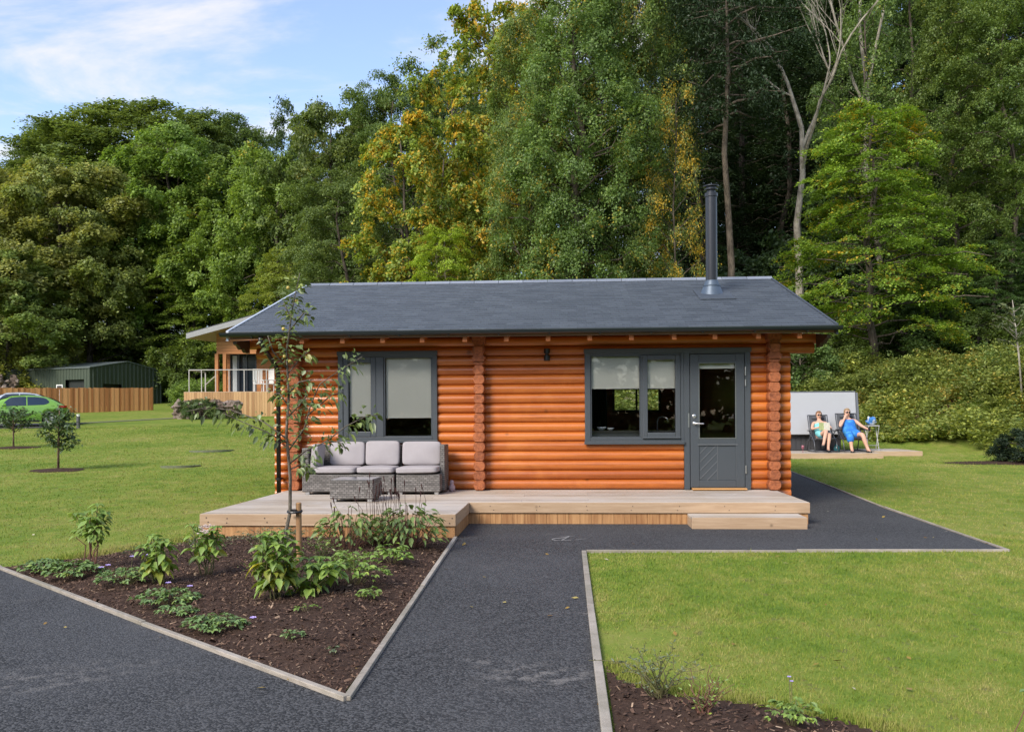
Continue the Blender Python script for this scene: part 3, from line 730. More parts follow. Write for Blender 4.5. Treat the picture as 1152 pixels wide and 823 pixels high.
# bargeboard brackets under the gable corners, eave shade put into their colour
for xs_ in (-4.93, 3.64):
    m = MB(); pr = [(12.80, 2.52), (12.80, 2.48), (12.92, 2.46), (13.0, 2.41), (13.1, 2.44), (13.2, 2.38), (13.35, 2.38), (13.35, 2.58)]
    m.prism([(xs_, y, z) for y, z in pr], (0.055, 0, 0)); m.build('eave_bracket', bpy.data.materials.get('shaded_bracket') or simple('shaded_bracket', (0.06, 0.035, 0.025), 0.6), cabin)
# downpipe
m = MB(); m.tube([(-4.46, 12.645, 2.56), (-4.46, 12.66, 2.48), (-4.44, 12.85, 2.36), (-4.395, 13.14, 2.16), (-4.385, 13.2, 2.05), (-4.385, 13.2, 0.05)], 0.034, 12)
dp = m.build('downpipe', M['black'], cabin, smooth=True)
for z in (1.95, 1.0, 0.45): m = MB(); m.lathe([(0.034, z), (0.042, z), (0.042, z + 0.035), (0.034, z + 0.035)], (-4.385, 13.2, 0), 12); m.box(-4.40, -4.37, 13.2, 13.36, z + 0.008, z + 0.028); m.build('pipe_clip', M['black'], dp)
# flue
fx, fy = 2.437, 15.31; fz = roofz(fy)
fl = MB().tube([(fx, fy, fz - 0.1), (fx, fy, 5.12)], 0.099, 24).build('flue_pipe', M['flue'], cabin, smooth=True, autosm=0.8)
mb = MB(); mb.lathe([(0.099, 5.10), (0.112, 5.10), (0.112, 5.16), (0.099, 5.16)], (fx, fy, 0), 24); mb.lathe([(0.075, 5.16), (0.075, 5.215), (0.118, 5.215), (0.118, 5.23), (0.09, 5.24), (0.09, 5.265), (0.135, 5.27), (0.135, 5.285), (0.03, 5.315)], (fx, fy, 0), 24)
mb.build('flue_cowl', M['flue'], fl, smooth=True, autosm=0.5)
mb = MB(); mb.lathe([(0.225, fz - 0.09), (0.20, fz - 0.02), (0.12, fz + 0.17), (0.108, fz + 0.21), (0.102, fz + 0.22)], (fx, fy, 0), 28)
mb.lathe([(0.132, fz + 0.12), (0.150, fz + 0.118), (0.150, fz + 0.136), (0.130, fz + 0.14)], (fx, fy, 0), 28)
mb.build('flue_flashing', M['lead'], fl, smooth=True, autosm=0.5)
m = MB(); ya, yb = 14.72, 15.6
m.quadbox([(2.16, ya, roofz(ya) + 0.012), (2.74, ya, roofz(ya) + 0.012), (2.74, yb, roofz(yb) + 0.012), (2.16, yb, roofz(yb) + 0.012), (2.16, ya, roofz(ya) + 0.024), (2.74, ya, roofz(ya) + 0.024), (2.74, yb, roofz(yb) + 0.02), (2.16, yb, roofz(yb) + 0.02)])
m.build('flashing_sheet', M['slate'], fl)

# windows and door -----------------------------------------------------------
def frame(mb, x0, x1, z0, z1, wd, y0, y1, wtop=None, wbot=None, wl=None, wr=None):
    wt = wtop or wd; wb = wbot or wd; l = wl or wd; r = wr or wd
    mb.box(x0, x0 + l, y0, y1, z0, z1); mb.box(x1 - r, x1, y0, y1, z0, z1)
    mb.box(x0 + l, x1 - r, y0, y1, z1 - wt, z1); mb.box(x0 + l, x1 - r, y0, y1, z0, z0 + wb)
def pane(x0, x1, z0, z1, y, parent):
    m = MB(); m.V = [(x0, y, z0), (x1, y, z0), (x1, y, z1), (x0, y, z1)]; m.F = [(0, 1, 2, 3)]
    return link('pane', m.mesh('pane', M['glass']), parent)
def blind(x0, x1, z0, z1, y, parent):
    m = MB(); m.box(x0, x1, y, y + 0.004, z0, z1); m.box(x0, x1, y - 0.006, y + 0.010, z0 - 0.018, z0)
    return m.build('roller_blind', M['blind'], parent)
FY = WY - 0.035
m = MB(); frame(m, *WINL, 0.075, FY, WY + 0.12); m.box(-2.915, -2.80, FY + 0.003, WY + 0.12, 1.09, 2.305)
wl = m.build('window', M['anthracite'], cabin, bevel=0.006); wl['label'] = 'anthracite two-light window behind the sofa with blinds nearly down'
m = MB(); m.box(WINL[0] - 0.01, WINL[1] + 0.01, FY - 0.035, FY, WINL[2] - 0.012, WINL[2] + 0.03); m.build('sill', M['anthracite'], wl, bevel=0.004)
m = MB(); m.box(WINL[0] - 0.01, WINL[1] + 0.01, FY - 0.02, FY, WINL[3] - 0.05, WINL[3] + 0.012); m.build('head_trim', M['anthracite'], wl, bevel=0.004)
m = MB(); frame(m, -3.424, -2.918, 1.093, 2.302, 0.082, FY + 0.012, WY + 0.06); m.build('sash', M['anthracite'], wl, bevel=0.008)
m = MB(); frame(m, -2.797, -2.060, 1.092, 2.303, 0.016, FY + 0.02, WY + 0.05); m.build('glazing_bead', M['anthracite'], wl)
pane(-3.36, -2.98, 1.16, 2.24, WY + 0.03, wl); pane(-2.79, -2.07, 1.10, 2.30, WY + 0.03, wl)
blind(-3.335, -2.995, 1.42, 2.22, WY + 0.055, wl); blind(-2.775, -2.085, 1.395, 2.285, WY + 0.055, wl)

m = MB(); frame(m, WINR[0], WINR[1] + 0.002, WINR[2], WINR[3], 0.085, FY, WY + 0.12, wr=0.05); m.box(1.072, 1.165, FY + 0.003, WY + 0.12, 1.066, 2.294)
wr = m.build('window', M['anthracite'], cabin, bevel=0.006); wr['label'] = 'anthracite two-light window beside the door with half lowered blinds'
m = MB(); m.box(WINR[0] - 0.01, WINR[1] + 0.005, FY - 0.04, FY, WINR[2] - 0.012, WINR[2] + 0.035); m.build('sill', M['anthracite'], wr, bevel=0.004)
m = MB(); m.box(WINR[0] - 0.012, DOOR[1] + 0.012, FY - 0.022, FY, WINR[3] - 0.055, WINR[3] + 0.012); m.build('head_trim', M['anthracite'], wr, bevel=0.004)
m = MB(); frame(m, 0.327, 1.070, 1.067, 2.293, 0.016, FY + 0.02, WY + 0.05); m.build('glazing_bead', M['anthracite'], wr)
m = MB(); frame(m, 1.100, 1.654, 1.067, 2.293, 0.072, FY - 0.012, WY + 0.06); m.box(1.09, 1.654, FY - 0.03, FY - 0.012, 1.052, 1.078); m.build('sash', M['anthracite'], wr, bevel=0.008)
pane(0.34, 1.06, 1.08, 2.28, WY + 0.03, wr); pane(1.165, 1.59, 1.13, 2.23, WY + 0.03, wr)
blind(0.345, 1.055, 1.815, 2.28, WY + 0.055, wr); blind(1.168, 1.587, 1.815, 2.235, WY + 0.055, wr)

m = MB(); m.box(1.708, 1.79, FY, WY + 0.12, DZ, 2.378); m.box(2.598, DOOR[1], FY, WY + 0.12, DZ, 2.378); m.box(1.79, 2.598, FY, WY + 0.12, 2.305, 2.378)
df = m.build('door_frame', M['anthracite'], cabin, bevel=0.005)
m = MB(); LY = FY - 0.008   # leaf
frame(m, 1.797, 2.590, DZ + 0.03, 2.298, 0.128, LY, WY + 0.05, wtop=0.13, wbot=0.10); m.box(1.925, 2.462, LY, WY + 0.05, 0.955, 1.05)
m.box(1.90, 2.49, LY + 0.014, WY + 0.04, DZ + 0.13, 0.955)
door = m.build('door', M['anthracite'], cabin, bevel=0.006)
m = MB()   # raised chevron beads on the lower panel
for k in range(5):
    z0_ = 0.43 + 0.125 * k - 0.1; x0_ = 1.93; x1_ = 2.185; z1_ = z0_ + 0.26
    if z0_ < 0.43: x0_ += (0.43 - z0_); z0_ = 0.43
    if z1_ > 0.94: x1_ -= (z1_ - 0.94) * 0.98; z1_ = 0.94
    m.quadbox([(x0_, LY + 0.006, z0_), (x0_ + 0.012, LY + 0.006, z0_ - 0.006), (x1_ + 0.012, LY + 0.006, z1_ - 0.006), (x1_, LY + 0.006, z1_), (x0_, LY + 0.018, z0_), (x0_ + 0.012, LY + 0.018, z0_ - 0.006), (x1_ + 0.012, LY + 0.018, z1_ - 0.006), (x1_, LY + 0.018, z1_)])
m.box(2.19, 2.20, LY + 0.008, LY + 0.02, 0.43, 0.95); m.box(1.90, 2.49, LY - 0.008, LY, 0.95, 0.968)
m.build('door_moulding', simple('moulding_lit_grey', (0.105, 0.115, 0.125), 0.45), door)  # paler than the door: light on the ridges put into the colour
pane(1.91, 2.47, 1.04, 2.18, WY + 0.02, door)
m = MB(); m.box(1.93, 2.46, WY + 0.03, WY + 0.055, 2.085, 2.165); m.build('roller_blind', M['blind'], door)
m = MB(); frame(m, 1.918, 2.468, 1.045, 2.172, 0.013, LY - 0.006, LY + 0.01); m.build('glazing_bead', simple('grey_bead', (0.12, 0.135, 0.13), 0.5), door)
m = MB(); m.tube([(1.853, LY, 1.274), (1.853, LY - 0.05, 1.274), (1.87, LY - 0.058, 1.274), (1.985, LY - 0.058, 1.270)], 0.0095, 10); m.lathe([(0.024, 0), (0.024, -0.01), (0.02, -0.012)], (1.853, LY, 1.274), 16, 'y'); m.build('handle', M['steel'], door, smooth=True, autosm=0.6)
m = MB(); m.lathe([(0.028, 0), (0.028, -0.01), (0.022, -0.013), (0.008, -0.013), (0.008, -0.008)], (1.853, LY, 1.379), 18, 'y'); m.build('lock', M['steel'], door, smooth=True, autosm=0.6)
m = MB(); m.box(1.768, 1.782, FY - 0.004, FY + 0.002, 1.215, 1.425); m.build('strike_plate', M['steel'], df)
for za, zb in ((1.975, 2.105), (1.82, 1.92), (0.53, 0.65)):
    m = MB(); m.tube([(2.604, FY - 0.012, za), (2.604, FY - 0.012, zb)], 0.011, 10); m.build('hinge', M['steel'], door, smooth=True, autosm=0.6)
m = MB(); m.box(1.81, 2.60, WY - 0.17, FY - 0.003, DZ + 0.004, DZ + 0.026); m.build('threshold', wood('threshold_wood', (0.50, 0.26, 0.09), (0.62, 0.36, 0.15), 0.5, (1, 12, 12)), cabin, bevel=0.004)
# wall lamp
m = MB(); m.lathe([(0.040, 2.22), (0.046, 2.225), (0.046, 2.30), (0.020, 2.305), (0.020, 2.325), (0.046, 2.33), (0.046, 2.395), (0.040, 2.40)], (-0.32, WY - 0.06, 0), 18); m.box(-0.345, -0.295, WY - 0.04, WY + 0.03, 2.25, 2.37)
m.build('wall_lamp', M['black'], cabin, smooth=True, autosm=0.5)
# rear window and what is seen inside
m = MB(); frame(m, *REARW, 0.05, RY - 0.13, RY - 0.03); m.box(1.50, 1.54, RY - 0.12, RY - 0.04, 1.52, 1.97); rw = m.build('window', M['anthracite'], cabin)
pane(1.02, 2.02, 1.51, 1.98, RY - 0.08, rw)
m = MB(); m.box(0.2, 1.68, 13.56, 14.14, 0.30, 1.13); m.build('kitchen_unit', simple('kitchen_unit', (0.10, 0.10, 0.10), 0.4), cabin)
m = MB(); m.box(0.18, 1.70, 13.54, 14.17, 1.13, 1.165); m.build('worktop', simple('worktop', (0.06, 0.055, 0.05), 0.3), cabin)
m = MB(); m.tube([(1.38, 14.0, 1.16), (1.38, 14.0, 1.30), (1.40, 13.97, 1.36), (1.46, 13.93, 1.375), (1.52, 13.9, 1.35), (1.535, 13.89, 1.30)], 0.012, 10); m.build('tap', M['steel'], cabin, smooth=True)
def bowl(x, y, z, r): return MB().lathe([(r*.4, z), (r*.9, z+r*.5), (r, z+r*.8), (r*.92, z+r*.8), (r*.4, z+r*.2)], (x, y, 0), 16)
bowl(0.50, 13.75, 1.165, 0.075).build('bowl', simple('white_ceramic', (0.75, 0.75, 0.73), 0.3), cabin, smooth=True)
bowl(0.64, 13.72, 1.165, 0.055).build('bowl', simple('white_ceramic', (0.75, 0.75, 0.73), 0.3), cabin, smooth=True)
m = MB(); m.box(-0.9, 0.45, 17.6, 19.2, 0.30, 0.72); m.build('interior_sofa', simple('teal_fabric', (0.035, 0.09, 0.10), 0.9), cabin, bevel=0.06)
m = MB()
for k in range(9): m.tube([(0.42 + 0.05 * k, RY - 0.22 + 0.025 * (k % 2), 0.5), (0.42 + 0.05 * k, RY - 0.22 + 0.025 * (k % 2), 2.1)], 0.03, 8)
m.build('curtain', simple('blue_curtain', (0.03, 0.07, 0.10), 0.9), cabin, smooth=True)

# ================================================================== deck
deck = thing('timber_deck', 'low pale timber deck stepping round the front of the cabin', 'deck', (-0.6, 12, 0), world=True)
def boards(x0, x1, y0, y1, z1, wd=0.128, gap=0.006, th=0.03):
    m = MB(); n = max(1, int(round((y1 - y0) / (wd + gap)))); st = (y1 - y0) / n
    for i in range(n):
        ya, yb = y0 + i * st, y0 + (i + 1) * st - gap
        cuts = [x0, x1] if x1 - x0 < 2.8 else [x0, x0 + (x1 - x0) * rnd.choice((0.33, 0.5, 0.62)), x1]
        for a, b in zip(cuts[:-1], cuts[1:]): m.box(a, b - 0.002, ya, yb, z1 - th, z1 + rnd.uniform(-.001, .001))
    return m
m = boards(-4.283, -1.293, 10.085, 11.47, DZ - 0.01); m2 = boards(-4.283, 3.037, 11.476, WY + 0.06, DZ - 0.01)
o = len(m.V); m.V += m2.V; m.F += [tuple(i + o for i in f) for f in m2.F]
m.build('deck_boards', M['deck'], deck, bevel=0.003)
def fascia(pts, mat, z0, z1, th, label=None, off=0.0, name='deck_fascia'):
    m = MB()
    for (x0, y0), (x1, y1) in zip(pts[:-1], pts[1:]):
        if abs(y1 - y0) < 1e-6: m.box(min(x0, x1), max(x0, x1), y0 + off, y0 + off + th, z0, z1)
        else: m.box(x0 - off - th if x0 > -2 else x0 + off, x0 - off if x0 > -2 else x0 + off + th, min(y0, y1), max(y0, y1), z0, z1)
    return m.build(name, mat, deck, bevel=0.004)
FZ = DZ - 0.013
fascia([(-4.283, 10.062), (-1.293, 10.062)], M['pine'], 0.148, FZ, 0.022); fascia([(-1.292, 11.452), (3.037, 11.452)], M['pine'], 0.148, FZ, 0.022)
for q in ((-1.315, -1.290, 10.085, 11.452), (3.012, 3.036, 11.476, WY), (-4.284, -4.262, 10.086, WY)): MB().box(*q, 0.148, FZ).build('deck_fascia', M['pine_side'], deck, bevel=0.004)
m = MB()
def skirt(x0, x1, y0, y1):
    L = math.hypot(x1 - x0, y1 - y0); n = int(L / 0.14)
    for i in range(n):
        a, b = i / n, (i + 1) / n - 0.003 / L
        if abs(y1 - y0) < 1e-6: m.box(x0 + (x1-x0)*a, x0 + (x1-x0)*b, y0, y0 + 0.02, -0.05, 0.143)
        else: m.box(x0 - 0.01, x0 + 0.01, y0 + (y1-y0)*a, y0 + (y1-y0)*b, -0.05, 0.143)
skirt(-4.27, -1.305, 10.085, 10.085); skirt(-1.305, 3.02, 11.475, 11.475); skirt(-1.312, -1.312, 10.11, 11.47); skirt(3.01, 3.01, 11.5, WY); skirt(-4.265, -4.265, 10.11, WY)
m.build('deck_skirt', M['skirt'], deck)
SCREW = simple('screw_head', (0.10, 0.07, 0.05), 0.6)
for x in [-4.2, -3.95, -3.5, -3.27] + [-2.7 + 0.45 * k for k in range(4)]:
    for z in (0.235, 0.185): MB().lathe([(0.009, 0.003), (0.009, -0.002)], (x + rnd.uniform(-.02, .02), 10.062, z + rnd.uniform(-.006, .006)), 8, 'y').build('screw_head', SCREW, deck)
for x in [-1.0 + 0.6 * k for k in range(7)]:
    for z in (0.235, 0.185): MB().lathe([(0.007, 0.003), (0.007, -0.002)], (x + rnd.uniform(-.03, .03), 11.452, z), 8, 'y').build('screw_head', SCREW, deck)
step = thing('deck_step', 'low timber box step in front of the cabin door', 'step', (2.2, 11.2, 0), world=True)
m = boards(1.50, 2.885, 11.02, 11.445, 0.145, 0.13); m.build('tread', M['deck'], step, bevel=0.003)
m = MB(); m.box(1.50, 2.885, 10.995, 11.018, -0.02, 0.142); m.build('riser', M['pine'], step, bevel=0.004)
for q in ((1.50, 1.524), (2.86, 2.884)): MB().box(*q, 11.019, 11.45, -0.02, 0.114).build('side_board', M['pine_side'], step, bevel=0.003)

# ================================================================== sofa set on the deck
def cushion(name, x0, x1, y0, y1, z0, z1, parent, puff=0.03, rot=None, piv=None):
    import bmesh
    m = MB(); nx, ny, nz = 8, 8, 3
    bm = bmesh.new(); bmesh.ops.create_cube(bm, size=1.0)
    bmesh.ops.subdivide_edges(bm, edges=bm.edges, cuts=5, use_grid_fill=True)
    sx, sy, sz = x1 - x0, y1 - y0, z1 - z0; c = Vector(((x0+x1)/2, (y0+y1)/2, (z0+z1)/2))
    thin = min(sx, sy, sz)
    ph = rnd.uniform(0, 6)
    for v in bm.verts:
        p = v.co * 2
        d = [0, 0, 0]
        u_ = [1 - abs(p[i]) ** 2.2 for i in range(3)]
        s = (sx, sy, sz); k = s.index(thin); o_ = [i for i in range(3) if i != k]
        q = max(0, 1 - abs(p[o_[0]]) ** 4) * max(0, 1 - abs(p[o_[1]]) ** 4)
        p2 = Vector(p)
        p2[k] *= 0.72 + 0.28 * q + 0.05 * math.sin(3 * p[o_[0]] + ph) * q
        for i in o_:
            p2[i] *= 1 - 0.02 * abs(p[o_[1] if i == o_[0] else o_[0]]) ** 3 - (0.02 if abs(p[k]) > 0.9 else 0)
        v.co = Vector((p2[0] * sx / 2, p2[1] * sy / 2, p2[2] * sz / 2))
    if rot: bmesh.ops.rotate(bm, verts=bm.verts, cent=(0, 0, 0), matrix=Matrix.Rotation(rot[1], 3, rot[0]))
    bmesh.ops.translate(bm, verts=bm.verts, vec=c)
    me = bpy.data.meshes.new(name); bm.to_mesh(me); bm.free(); me.materials.append(M['cushion'])
    me.polygons.foreach_set('use_smooth', [True] * len(me.polygons))
    o = link(name, me, parent); sm = o.modifiers.new('s', 'SUBSURF'); sm.levels = sm.render_levels = 1
    return o
def feet(parent, pts):
    for x, y in pts:
        m = MB(); m.box(x - 0.03, x + 0.03, y - 0.03, y + 0.03, DZ - 0.01, DZ + 0.032); m.build('foot', M['steel'], parent, bevel=0.004)
def wick_box(name, x0, x1, y0, y1, z0, z1, parent, bev=0.012):
    """box whose faces carry the weave that runs their way"""
    m = MB(); m.box(x0, x1, y0, y1, z0, z1); o = m.build(name, [M['wicker_x'], M['wicker_y'], M['wicker_z']], parent, bevel=bev)
    for p in o.data.polygons:
        n_ = p.normal; p.material_index = 1 if abs(n_.x) > .7 else (2 if abs(n_.z) > .7 else 0)
    return o
B0, SB, ST = DZ + 0.028, 0.575, 0.69
sf = thing('wicker_sofa', 'grey wicker corner sofa section with left arm, two seats and mauve grey cushions', 'sofa', (-3.15, 12.9, DZ), world=True)
wick_box('base', -3.83, -2.492, 12.55, 13.22, B0, SB, sf); wick_box('armrest', -3.83, -3.735, 12.55, 13.22, SB, 0.955, sf); wick_box('backrest', -3.734, -2.492, 13.14, 13.22, SB, 0.98, sf)
cushion('seat_cushion', -3.66, -3.055, 12.53, 13.05, SB + 0.005, ST, sf); cushion('seat_cushion', -3.045, -2.50, 12.53, 13.05, SB + 0.005, ST, sf)
cushion('back_cushion', -3.545, -3.025, 12.98, 13.12, ST - 0.01, 1.03, sf, rot=('X', -0.12)); cushion('back_cushion', -3.01, -2.505, 12.98, 13.12, ST - 0.01, 1.04, sf, rot=('X', -0.12))
cushion('side_cushion', -3.73, -3.60, 12.58, 13.0, ST - 0.06, 1.01, sf, rot=('Y', 0.10))
feet(sf, ((-3.76, 12.61), (-2.56, 12.61), (-3.76, 13.15), (-2.56, 13.15)))
sg = thing('wicker_chair', 'grey wicker single seat section at the right end of the sofa', 'armchair', (-2.15, 12.9, DZ), world=True)
wick_box('base', -2.465, -1.835, 12.55, 13.22, B0, SB, sg); wick_box('backrest', -2.465, -1.836, 13.14, 13.22, SB, 0.985, sg); wick_box('side_panel', -1.872, -1.80, 12.80, 13.225, B0, 0.985, sg)
cushion('seat_cushion', -2.475, -1.87, 12.51, 13.05, SB + 0.005, ST, sg, rot=('Y', -0.02)); cushion('back_cushion', -2.46, -1.885, 12.97, 13.12, ST - 0.01, 1.03, sg, rot=('X', -0.13))
feet(sg, ((-2.41, 12.61), (-1.89, 12.61), (-2.41, 13.15), (-1.89, 13.15)))
tb = thing('wicker_table', 'low grey wicker coffee table with glass top in front of the sofa', 'coffee table', (-2.84, 11.75, DZ), world=True)
wick_box('base', -3.135, -2.56, 11.48, 12.02, B0, 0.572, tb)
m = MB(); m.box(-3.12, -2.575, 11.495, 12.005, 0.573, 0.581); m.build('glass_top', simple('table_glass', (0.18, 0.18, 0.19), 0.12, 0.6), tb, bevel=0.003)
feet(tb, ((-3.08, 11.53), (-2.61, 11.53), (-3.08, 11.97), (-2.61, 11.97)))
orn = MB().lathe([(0.035, DZ - 0.01), (0.05, DZ + 0.03), (0.05, DZ + 0.07), (0.03, DZ + 0.10), (0.036, DZ + 0.12), (0.030, DZ + 0.15), (0.008, DZ + 0.165)], (-1.735, 13.08, 0), 16).build('garden_ornament', simple('pinkish_clay', (0.42, 0.30, 0.31), 0.6, 0.4, 0, 0.6, 40), smooth=True)
tag(orn, 'small pinkish ornament on the deck at the right end of the sofa', 'ornament')
# ================================================================== trees
def leaf_quads(pos, nrm, size, r, asp=0.62, dirs=None):
    """one pointed quad per leaf"""
    n = len(pos); nrm = unit(nrm)
    t = r.normal(size=(n, 3)) if dirs is None else dirs
    t = unit(t - nrm * (t * nrm).sum(-1, keepdims=True)); b = np.cross(nrm, t)
    L = size[:, None]; fold = nrm * L * 0.10
    V = np.stack([pos - t * L * .5, pos + b * L * asp * .5 + fold, pos + t * L * .5, pos - b * L * asp * .5 + fold], 1)
    return V.reshape(-1, 3)
def crown_mesh(name, V, mat):
    n = len(V) // 4
    return mesh_np(name, V, np.arange(4 * n), np.full(n, 4), mat)
def spray_leaves(C, OUT, S, per, r, flat=0.22, droop=0.3, lsize=0.13, up=0.6, out=0.4, jit=0.45, asp=0.62, drop=0.0):
    """leaves filling flattened sprays around centres C"""
    m = len(C); idx = np.repeat(np.arange(m), per)
    k = len(idx); rad = np.sqrt(r.random(k)) * S[idx]; a = r.uniform(0, 2 * PI, k)
    nz = unit(np.array([0, 0, 1.0]) * up + OUT * out + r.normal(0, 0.18, (m, 3)))
    t = unit(np.cross(nz, r.normal(size=(m, 3)))); b = np.cross(nz, t)
    # irregular outline: each spray has its own lobes
    ph = r.uniform(0, 6.28, m); lob = 0.72 + 0.28 * np.sin(a * 3 + ph[idx]) + 0.16 * np.sin(a * 7 + 2.1 * ph[idx])
    rad = rad * lob
    P = C[idx] + t[idx] * (rad * np.cos(a))[:, None] + b[idx] * (rad * np.sin(a))[:, None]
    P += nz[idx] * (r.normal(0, flat, k) * S[idx])[:, None]
    P[:, 2] -= droop * (rad / S[idx]) ** 2 * S[idx] + drop * r.random(k) * S[idx]
    nn = nz[idx] + r.normal(0, jit, (k, 3))
    return leaf_quads(P, nn, lsize * r.uniform(0.65, 1.3, k), r, asp)
def curve(p0, p1, sag, r, n=5, wob=0.06):
    p0, p1 = np.array(p0, float), np.array(p1, float); L = np.linalg.norm(p1 - p0)
    t = np.linspace(0, 1, n)[:, None]; P = p0 + (p1 - p0) * t
    P[:, 2] += sag * L * np.sin(PI * t[:, 0]); w = r.normal(0, wob * L, (n, 3)); w[0] = 0; w[-1] = 0
    return P + w * np.sin(PI * t)
ENV = {
    'dome': lambda t: np.sqrt(np.clip(1 - (np.clip(t - 0.30, -0.30, 1) / 0.72) ** 2, 0.02, 1)) * np.where(t < 0.3, 0.80 + 0.2 * t / 0.3, 1),
    'column': lambda t: np.clip(1.05 - np.abs(t - 0.35) ** 2.0 * 1.9, 0.15, 1),
    'layer': lambda t: np.clip((1 - t) ** 0.40 * (0.76 + 0.8 * np.minimum(t, .3)), 0.08, 1),
    'cone': lambda t: np.clip((1 - t) ** 0.8, 0.05, 1),
    'vase': lambda t: np.clip(0.45 + 0.9 * t, 0, 1) * np.sqrt(np.clip(1 - np.clip(t - 0.55, 0, 1) ** 2 / 0.21, 0.02, 1)),
}
def make_tree(H, R, cb, env, nl, nsp, per, seed, lsize, flat=0.22, droop=0.3, ss=(0.7, 1.2), up=0.6, out=0.4, rise=0.25, tr=0.25, stems=1, inner=0.35, matb='bark', jit=0.45, lean=0.0, leafmat='leaf_tree', asp=0.62, drop=0.0, lobes=0.25, clump=0.0, wrap=0, shell=0):
    r = np.random.default_rng(seed); E = ENV[env]
    wood_ = MB(); C, O, S = [], [], []
    tops = []
    for s in range(stems):
        a = r.uniform(0, 6.28); off = 0 if stems == 1 else 0.35 * R
        base = np.array([math.cos(a) * 0.12 * off, math.sin(a) * 0.12 * off, -0.4]); top = np.array([math.cos(a) * off + lean * H, math.sin(a) * off, H * (0.93 - 0.08 * s)])
        tp = curve(base, top, 0, r, 9, 0.018); tops.append(tp)
        rr = [tr * (1.35 if i == 0 else 1) * (1 - i / 8.6) ** 0.8 + 0.02 for i in range(9)]
        wood_.tube(tp, rr, 9, True)
    Hc = H * (1 - cb)
    lob_a = r.uniform(0, 6.28, 6); lob_t = r.uniform(0, 1, 6)
    for i in range(nl):
        t = (i + r.uniform(0, 0.9)) / nl * 0.97; az = i * 2.39996 + r.uniform(-.4, .4)
        z = H * cb + Hc * t
        lobe = 1 + lobes * (np.sin(2 * az + lob_a[0] + 5 * t) * .6 + np.sin(3 * az + lob_a[1] - 9 * t) * .5)
        L = R * float(E(np.array(t))) * r.uniform(0.72, 1.05) * lobe
        tp = tops[i % stems]; zt = np.clip(z - rise * L, H * cb * 0.55 + 0.3, H * 0.9)
        k = np.interp(zt, tp[:, 2], np.arange(9)); k0 = int(min(k, 7)); org = tp[k0] + (tp[k0+1] - tp[k0]) * (k - k0)
        ax = tp[-1][:2] * min(1, z / H)
        tip = np.array([ax[0] + math.cos(az) * L, ax[1] + math.sin(az) * L, z])
        P = curve(org, tip, 0.05, r, 6, 0.05)
        br = max(0.015, tr * 0.30 * (1 - t * 0.75) * min(1, L / R))
        wood_.tube(P, [br * (1 - 0.85 * q / 5) + 0.008 for q in range(6)], 5, False)
        m = max(2, int(nsp / nl * (0.45 + 0.75 * L / R) + r.random()))
        for j in range(m):
            f = (1 - inner) + inner * r.random() if r.random() < 0.62 else r.uniform(0.38, 1)
            f = min(1.02, f); q = f * 5; q0 = int(min(q, 4)); p = P[q0] + (P[q0+1] - P[q0]) * (q - q0)
            if clump:
                q3 = r.normal(size=3); q3 /= np.linalg.norm(q3) + 1e-9; q3 = q3 * clump * R * r.random() ** 0.4 * np.array([1, 1, 0.62]); q3[2] = abs(q3[2]) * (1 if r.random() < .8 else -1)
                c = p * 0.45 + tip * 0.55 + q3 if r.random() < 0.8 else p + q3 * 0.5
            else:
                c = p + np.array([-math.sin(az), math.cos(az), 0]) * r.normal(0, 0.30 * L * (1.15 - 0.4 * f)) + np.array([0, 0, 1]) * r.normal(0.0, 0.035 * R)
            if j % 3 == 0: wood_.tube(curve(p, c, 0.05, r, 3, 0.05), [br * .35 + .006, br * .25 + .005, 0.005], 4, False)
            C.append(c); o = (c - np.array([ax[0], ax[1], c[2] - 0.15 * R])) if not clump else (c - tip + np.array([math.cos(az), math.sin(az), .5]) * clump * R * .5); O.append(o / (np.linalg.norm(o) + 1e-6)); S.append(r.uniform(*ss))
    for q in range(shell):
        t = r.uniform(0.12, 0.99) ** 0.8; az = r.uniform(0, 2 * PI); lobe = 1 + lobes * (np.sin(2 * az + lob_a[0] + 5 * t) * .6 + np.sin(3 * az + lob_a[1] - 9 * t) * .5)
        L = R * float(E(np.array(t))) * lobe * r.uniform(0.80, 0.97); bmp = 0.05 * R * np.sin(5 * az + 11 * t + lob_a[2])
        ax = tops[0][-1][:2] * t; C.append(np.array([ax[0] + math.cos(az) * (L + bmp), ax[1] + math.sin(az) * (L + bmp), H * cb + Hc * t])); O.append(np.array([math.cos(az), math.sin(az), 0.6 + t])); S.append(r.uniform(*ss))
    for q in range(wrap):
        tp = tops[q % stems]; k = r.uniform(0.4, 7.9); k0 = int(k); c = tp[k0] + (tp[k0+1] - tp[k0]) * (k - k0); az = r.uniform(0, 6.28); o = np.array([math.cos(az), math.sin(az), 0.2])
        C.append(c + o * r.uniform(0.3, 1.0)); O.append(o); S.append(r.uniform(*ss))
    C, O, S = np.array(C), np.array(O), np.array(S)
    V = spray_leaves(C, O, S, per, r, flat, droop, lsize, up, out, jit, asp, drop)
    return wood_.mesh('trunk', M[matb], True), crown_mesh('crown', V, M[leafmat])
PROTO = {}
PROTO['sycamore'] = make_tree(20, 6.2, 0.20, 'dome', 46, 420, 150, 21, 0.25, 0.22, 0.45, (0.55, 1.05), 0.55, 0.75, 0.35, 0.30, stems=2, clump=0.27, lobes=0.3, shell=190)
PROTO['maple'] = make_tree(20, 5.6, 0.14, 'dome', 44, 380, 140, 22, 0.25, 0.2, 0.45, (0.5, 1.0), 0.6, 0.6, 0.45, 0.26, stems=2, lobes=0.4, clump=0.25, shell=120)
